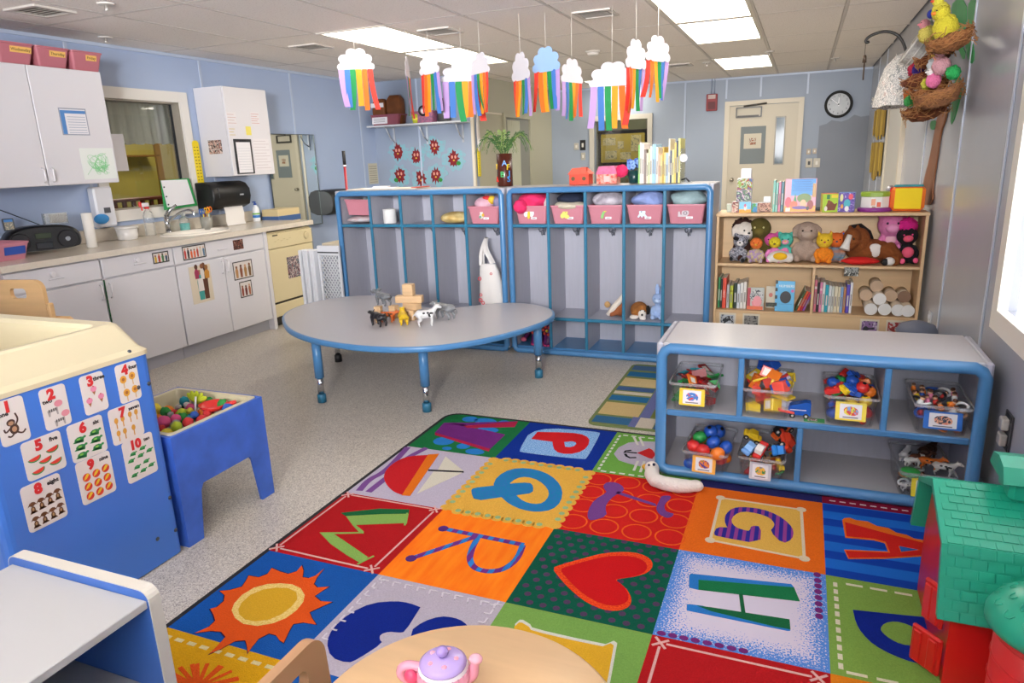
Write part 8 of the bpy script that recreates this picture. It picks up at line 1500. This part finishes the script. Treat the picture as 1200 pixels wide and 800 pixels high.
t = thing('book_stand', 'clear book end with white disc after the book row', 'book end', (x+.02, 4.88, ZL)); B().box(x+.002, 4.80, ZL, x+.006, 5.0, ZL+.22).box(x+.006, 4.80, ZL, x+.07, 5.0, ZL+.004).build('stand', mat('#e8eef0', .1, trans=.8, alpha=.5), t); B().cyl((x+.02, 4.80, ZL+.16), (x+.02, 4.806, ZL+.16), .026).build('disc', WHITE, t); B().tube([(x+.01, 4.82, ZL+.02), (x+.04, 4.80, ZL+.03), (x+.06, 4.82, ZL+.006)], .006, 6).build('dark_clip', mat('#3a3e44', .4), t)
# palm in a brown tube with letters
t = thing('potted_palm', 'fern fronds in a dark brown tube with magnetic letters', 'plant', (-2.06, 4.92, ZL)); B().lathe([(.056, 0), (.058, .003), (.058, .235), (.052, .235), (.052, .2), (0, .2)], (-2.06, 4.92, ZL), 28).build('tube', mat('#4a1d12', .25), t)
MF1, MF2 = mat('#3f6b34', .6), mat('#8aa35c', .6); rn = random.Random(21)
for i in range(15):
    a = 2*PI*i/15+rn.uniform(-.15, .15); L = rn.uniform(.13, .235); up = rn.uniform(.10, .19); pts = [(-2.06+.02*math.cos(a), 4.92+.02*math.sin(a), ZL+.22)]
    for k in range(1, 8): f_ = k/7; pts.append((-2.06+(.02+L*f_)*math.cos(a), 4.92+(.02+L*f_*.8)*math.sin(a), ZL+.22+up*math.sin(f_*2.6)*1.0-.03*f_*f_))
    b = B(); b.tube(pts, [.003]*7+[.001], 5)
    for k in range(1, 8):
        p = Vector(pts[k]); d = (Vector(pts[k])-Vector(pts[k-1])).normalized(); sd = Vector((-math.sin(a), math.cos(a), 0)); ll = .038*(1-.5*abs(k-3)/4)
        for s_ in (-1, 1):
            for q in (0, .5): o_ = p-d*.016*q*2; b.add([tuple(o_), tuple(o_+d*.02+sd*s_*ll*.5+Vector((0, 0, .004))), tuple(o_+d*.026+sd*s_*ll-Vector((0, 0, .008))), tuple(o_+d*.010+sd*s_*ll*.5)], [(0, 1, 2, 3)])
    b.build('frond', MF1 if i % 3 else MF2, t)
for ch, a, z, c in (('A', -1.2, .165, '#2f8fe0'), ('Y', -2.6, .14, '#f0c82a'), ('B', -1.5, .085, '#3fc46a'), ('A', -2.45, .05, '#e8382c'), ('F', -.75, .135, '#f0d02a'), ('S', -.72, .05, '#3a8fd8'), ('J', -.6, .09, '#3a9ae4')):
    M = Matrix.Translation((-2.06+.059*math.cos(a), 4.92+.059*math.sin(a), ZL+z)) @ Matrix.Rotation(a+PI/2, 4, 'Z') @ Matrix(((1, 0, 0, 0), (0, 0, -1, 0), (0, 1, 0, 0), (0, 0, 0, 1))); textbm(ch, .058, mat(c, .4), 'magnetic_letter', t, M, .004)
# papers and stick on the left locker
t = thing('paper_stack', 'flat cream card lying on the left locker top', 'paper', (-3.2, 4.9, ZL)); B().box(-3.38, 4.78, ZL, -2.75, 5.02, ZL+.006).build('card', mat('#d8d0c2', .6), t); B(Matrix.Translation((-3.13, 4.9, ZL+.006)) @ Matrix.Rotation(.3, 4, 'Z')).box(-.12, -.08, 0, .12, .08, .004).box(-.06, -.04, .004, .06, .05, .016).build('white_sheet', WHITE, t); B().box(-2.80, 4.80, ZL+.006, -2.745, 5.0, ZL+.012).build('red_corner', mat('#b8402c', .6), t)
t = thing('broom_handle', 'red broom handle with black grip behind left lockers', 'broom', (-3.82, 5.4, 0)); B().cyl((-3.84, 5.42, .06), (-3.815, 5.4, 1.42), .012).build('handle', mat('#a01c28', .35), t); B().cyl((-3.815, 5.4, 1.42), (-3.812, 5.398, 1.54), .015).build('grip', mat('#1a1a1c', .5), t); B().box(-3.96, 5.38, 0, -3.72, 5.46, .07, .01).build('brush_head', mat('#3a3a40', .6), t); B().cyl((-3.816, 5.401, 1.405), (-3.815, 5.4, 1.42), .016).build('collar', WHITE, t)
# ---------------- right wall decorations ----------------
MRW = plane_M((XR, 0, 0), (0, -1, 0), (0, 0, 1))          # u = -y, facing -x
def rw(l): return [(-p[0], p[1]) for p in l]
t = thing('tree_mural', 'painted tree with brown trunk and green strokes on right wall', 'mural', (XR-.002, 4.6, 1.6)); MGP = mat('#22964a', .55, noise=(6, .2))
for l in ([(5.0773,2.2164),(4.6422,2.142),(4.5788,1.9975),(4.72,1.9526),(4.9074,2.0545),(5.1007,2.1515)], [(4.5822,2.1317),(4.3686,2.0952),(4.3595,1.9766),(4.5061,1.9669),(4.5919,2.0615)], [(4.4774,1.963),(4.2879,1.8594),(4.2688,1.7884),(4.4099,1.8125),(4.5587,1.922)], [(4.7102,1.7987),(4.483,1.7152),(4.5072,1.621),(4.6409,1.5051),(4.7286,1.5416),(4.7231,1.6774)], [(5.4485,1.5513),(5.1871,1.5563),(5.2025,1.4996),(5.3654,1.4963)], [(4.8438,1.9569),(4.5081,1.8848),(4.5243,1.824),(4.6825,1.8941)]):
    B().ext(smoothloop(rw(l), 1), .0005, .003, MRW).build('leaf_stroke', MGP, t)
B().ext(smoothloop(rw([(5.1146,1.6283),(4.7958,1.6132),(4.8298,1.5448),(4.9361,1.476),(4.954,1.354),(4.9977,1.1776),(4.941,1.0538),(5.3294,1.0249),(5.3928,1.1589),(5.2286,1.3187),(5.1705,1.4545),(5.1081,1.5538)]), 1), .003, .012, MRW).build('trunk', mat('#8a5634', .6, noise=(5, .25)), t)
B().ext(rw([(5.5823,2.3027),(5.5112,2.2906),(5.5887,2.266),(5.6435,2.275)]), .0005, .003, MRW).build('branch_stroke', mat('#7a4a34', .6), t)
def nest(x, y, z, r, seed, label, tilt=.5, c='#8a5430'):
    t = thing('straw_nest', label, 'nest', (x, y, z)); rn = random.Random(seed); b = B()
    M = Matrix.Translation((x, y, z)) @ Matrix.Rotation(-tilt, 4, 'Y')
    b = B(M); b.lathe([(r*.25, -r*.55), (r*.7, -r*.42), (r*1.0, -r*.05), (r*1.05, r*.18), (r*.92, r*.22), (r*.75, 0), (r*.4, -r*.25), (0, -r*.3)], n=22); b.v = [(v[0]+rn.uniform(-.008, .008), v[1]+rn.uniform(-.008, .008), v[2]+rn.uniform(-.008, .008)) for v in b.v]
    b.build('bowl', mat(c, .9, noise=(60, .45), bump=(90, .9)), t)
    b = B(M)
    for k in range(70):
        a = rn.uniform(0, 6.28); zz = rn.uniform(-.35, .25)*r; rr = r*(1.0+.08*rn.random())*math.sqrt(max(.2, 1-(zz/r)**2)); da = rn.uniform(.4, 1.1)*(1 if k % 2 else -1)
        b.tube([(rr*math.cos(a), rr*math.sin(a), zz), (rr*1.06*math.cos(a+da/2), rr*1.06*math.sin(a+da/2), zz+rn.uniform(-.02, .03)), (rr*1.03*math.cos(a+da), rr*1.03*math.sin(a+da), zz+rn.uniform(-.04, .04))], .0018, 4, caps=False)
    b.build('straw', mat('#b07a48', .9), t, kind='stuff'); return t
nest(.60, 4.05, 1.885, .095, 1, 'long straw nest highest on the painted tree', .35, '#a3693c'); nest(.60, 4.50, 1.86, .085, 2, 'dark straw nest under the wicker basket', .4, '#7c3f22'); nest(.58, 4.70, 1.775, .10, 3, 'straw nest with red and blue tuft at left', .4, '#83452a')
nest(.61, 4.28, 1.655, .105, 4, 'wide pale straw nest low on the right', .3, '#a8714a'); nest(.60, 4.60, 1.605, .11, 5, 'lowest straw nest hanging by the trunk', .3, '#864a28'); nest(.60, 4.50, 1.70, .09, 6, 'loose straw nest between the two low ones', .4, '#96582e')
def chick(x, y, z, r, c, label, bill='#f08a2a', c2=None):
    t = thing('fuzzy_chick', label, 'craft', (x, y, z)); blob((x, y, z), (r, r, r*1.1), .06, int(abs(x*y)*1000) % 97, freq=8).build('body', mat(c, .95, bump=(120, 1.0)), t); blob((x-r*.4, y, z+r*1.2), (r*.62, r*.62, r*.62), .05, 3, freq=8).build('head', mat(c2 or c, .95, bump=(120, 1.0)), t)
    B().sph((x-r*1.0, y-.01, z+r*1.2), (r*.28, r*.18, r*.16), 8, 5).build('beak', mat(bill, .5), t); B().sph((x-r*.85, y-r*.35, z+r*1.38), r*.09, 6, 5).build('eye', mat('#17171a', .3), t)
chick(.59, 4.16, 1.955, .055, '#e0d23a', 'yellow fuzzy chick in the highest nest'); chick(.58, 4.30, 2.05, .04, '#e4d84a', 'yellow chick with blue bow at the top left', '#d84a2a'); B().sph((.55, 4.36, 2.05), (.022, .022, .022)).build('blue_pompom', mat('#24308a', .9)); o = [q for q in COL.objects if q.name.startswith('blue_pompom')][0]; tag(o, 'dark blue pom-pom between the top yellow chicks', 'pom-pom')
chick(.57, 4.60, 1.985, .042, '#d8c860', 'pale yellow and pink chick left of the top chicks', '#d87a8a', '#d8929a'); chick(.60, 4.24, 1.79, .04, '#d8a0a8', 'dusty pink chick above the wide nest', '#d8c02a'); chick(.58, 4.28, 1.725, .034, '#ea7aa8', 'bright pink and white chick in the wide nest', '#e8e4e0', '#ece8e6')
for (x, y, z, r, c, l) in ((.55, 4.75, 1.82, .04, '#b82a4a', 'crimson feather tuft in the left nest'), (.55, 4.66, 1.815, .03, '#3a2a8a', 'violet blue feather tuft in the left nest'), (.58, 4.30, 1.80, .035, '#c8d0d4', 'pale grey feather tuft above the pink chick'), (.57, 4.40, 1.72, .03, '#d4d04a', 'lemon yellow feather tuft above low nests'), (.54, 4.78, 1.655, .032, '#3a9a4a', 'green feather tuft in the lowest nest'), (.54, 4.84, 1.69, .03, '#c8642c', 'orange feather tuft beside the green one'), (.64, 4.14, 1.745, .032, '#2fae5a', 'bright green paper leaf tuft by the pink chick')):
    tag(blob((x, y, z), (r, r, r), .14, int(y*100) % 89, 16, 10, 8).build('feather_tuft', mat(c, .95, bump=(120, 1.0))), l, 'craft')
t = thing('wicker_basket', 'white wicker basket tipped on its side above newspaper craft', 'basket', (.58, 4.95, 1.97)); M = Matrix.Translation((.60, 4.98, 1.97)) @ Matrix.Rotation(-1.0, 4, 'Y'); B(M).lathe([(.06, -.1), (.10, -.08), (.13, .05), (.12, .06), (.09, -.06), (0, -.08)], n=24).build('bowl', mat('#b9b6b0', .7, noise=(70, .35), bump=(80, .8)), t)
b = B(M); [b.tube([(q*math.cos(a), q*math.sin(a), z) for a in [2*PI*i/24 for i in range(24)]], .006, 5, closed=True) for q, z in ((.105, -.07), (.113, -.03), (.122, .01), (.131, .05))]; b.build('woven_ring', mat('#c9c6c0', .7), t)
nw = printmat(['#cfccca', '#a9aaac', '#dcd8d4', '#8f9294', '#e2dedc', '#b9a8a4'], 22, .8)
t = thing('newspaper_hood', 'large hood shaped craft covered in torn newspaper', 'craft', (.58, 5.45, 1.8)); b = B(); lo = []
for z, x0, hy in ((1.655, .40, .36), (1.70, .405, .35), (1.80, .425, .31), (1.90, .455, .25), (1.965, .51, .17), (1.995, .58, .08)):
    lo.append([(XR-.004-(XR-x0)*max(0, math.sin(PI*i/14))**.7, 5.45-hy*math.cos(PI*i/14), z+.006*math.sin(i*2.1)) for i in range(15)])
n = 15; vs = [p for l in lo for p in l]; b.add(vs, [(k*n+i, k*n+i+1, (k+1)*n+i+1, (k+1)*n+i) for k in range(5) for i in range(n-1)], True); b.add(lo[-1], [tuple(range(n))]); b.build('hood', nw, t); b = B(); rn = random.Random(5)
for k in range(26):
    a = rn.uniform(.3, 2.8); z = rn.choice((1.66, 1.70, 1.93, 1.96)); x = XR-(XR-.40)*math.sin(a)**.7*(1 if z < 1.8 else .65); y = 5.45-.35*math.cos(a)*(1 if z < 1.8 else .55); b.tube([(x, y, z), (x-.03*rn.random(), y+rn.uniform(-.03, .03), z-rn.uniform(-.03, .05))], .0025, 4)
b.build('torn_fringe', mat('#b9b5ae', .9), t, kind='stuff')
t = thing('plant_hook', 'black curled iron plant hook on the right wall', 'hook', (XR, 6.6, 2.1)); B().tube(smoothpath([(.742, 6.55, 1.95), (.70, 6.55, 2.02), (.675, 6.55, 2.13), (.62, 6.55, 2.235), (.52, 6.55, 2.275), (.42, 6.55, 2.25), (.385, 6.55, 2.215), (.395, 6.55, 2.195), (.415, 6.55, 2.205)], 2), .011, 8).build('arm', mat('#1d1b1a', .4), t); B().box(.735, 6.53, 1.90, XR, 6.57, 2.05, .003).build('wall_plate', mat('#1d1b1a', .4), t)
B().tube([(.39, 6.55, 2.20), (.39, 6.55, 2.10)], .002, 5).lathe([(.003, .06), (.012, .05), (.016, 0), (.0, 0)], (.392, 6.55, 2.05), 12).tube([(.392, 6.55, 2.05), (.394, 6.55, 1.92)], .006, 6).build('chime', mat('#4a3a2e', .4), t)
t = thing('yellow_craft', 'yellow painted paper strips hanging on far right wall', 'craft', (XR-.006, 8.9, 1.45)); rn = random.Random(6)
for i in range(16):
    y = 8.28+.085*(i % 8)*2.0; up = i >= 8; z1 = (1.80 if up else 1.44)-.01*rn.random(); z0 = z1-rn.uniform(.25, .36)+(.0 if up else -.02*(4-abs(i % 8-4)))
    B().box(XR-.012-.002*(i % 2), y, z0, XR-.010-.002*(i % 2), y+.16, z1).build('paper_strip', mat(['#b8962a', '#c9a93a', '#a3821f'][i % 3], .7, noise=(9, .25)), t)
t = thing('wall_outlet', 'white outlet with black plugs low on the right wall', 'outlet', (XR, 2.84, .40)); B().box(XR-.006, 2.79, .335, XR, 2.885, .475, .002).build('plate', mat('#3a3a3f', .4), t)
for z in (.375, .435): B().box(XR-.03, 2.815, z-.022, XR-.006, 2.86, z+.022, .004).build('plug', mat('#b9b5b0', .4), t)
B().box(XR-.008, 2.80, .34, XR-.0055, 2.875, .362).box(XR-.008, 2.80, .45, XR-.0055, 2.875, .472).build('dark_socket', mat('#26262a', .4), t)
t = thing('wall_outlet', 'white outlet on right wall behind the bookcase foot', 'outlet', (XR, 4.62, .40)); B().box(XR-.006, 4.58, .34, XR, 4.66, .46, .002).build('plate', mat('#d0d2d6', .4), t)
for z in (.375, .43): B().cyl((XR-.012, 4.62, z), (XR-.006, 4.62, z), .018, n=12).build('socket_cover', mat('#e6e6e8', .4), t)
t = thing('framed_notice', 'pale framed notice at the top of right wall by window', 'notice', (XR, 3.0, 1.95)); B().box(XR-.012, 2.6, 1.73, XR, 3.24, 2.15, .003).build('frame', mat('#d8d4c6', .4), t); B().box(XR-.0135, 2.64, 1.78, XR-.012, 3.20, 2.11).build('print', printmat(['#cfe0dc', '#b9d0d4', '#e6e8e4', '#9fc4bc'], 9), t)
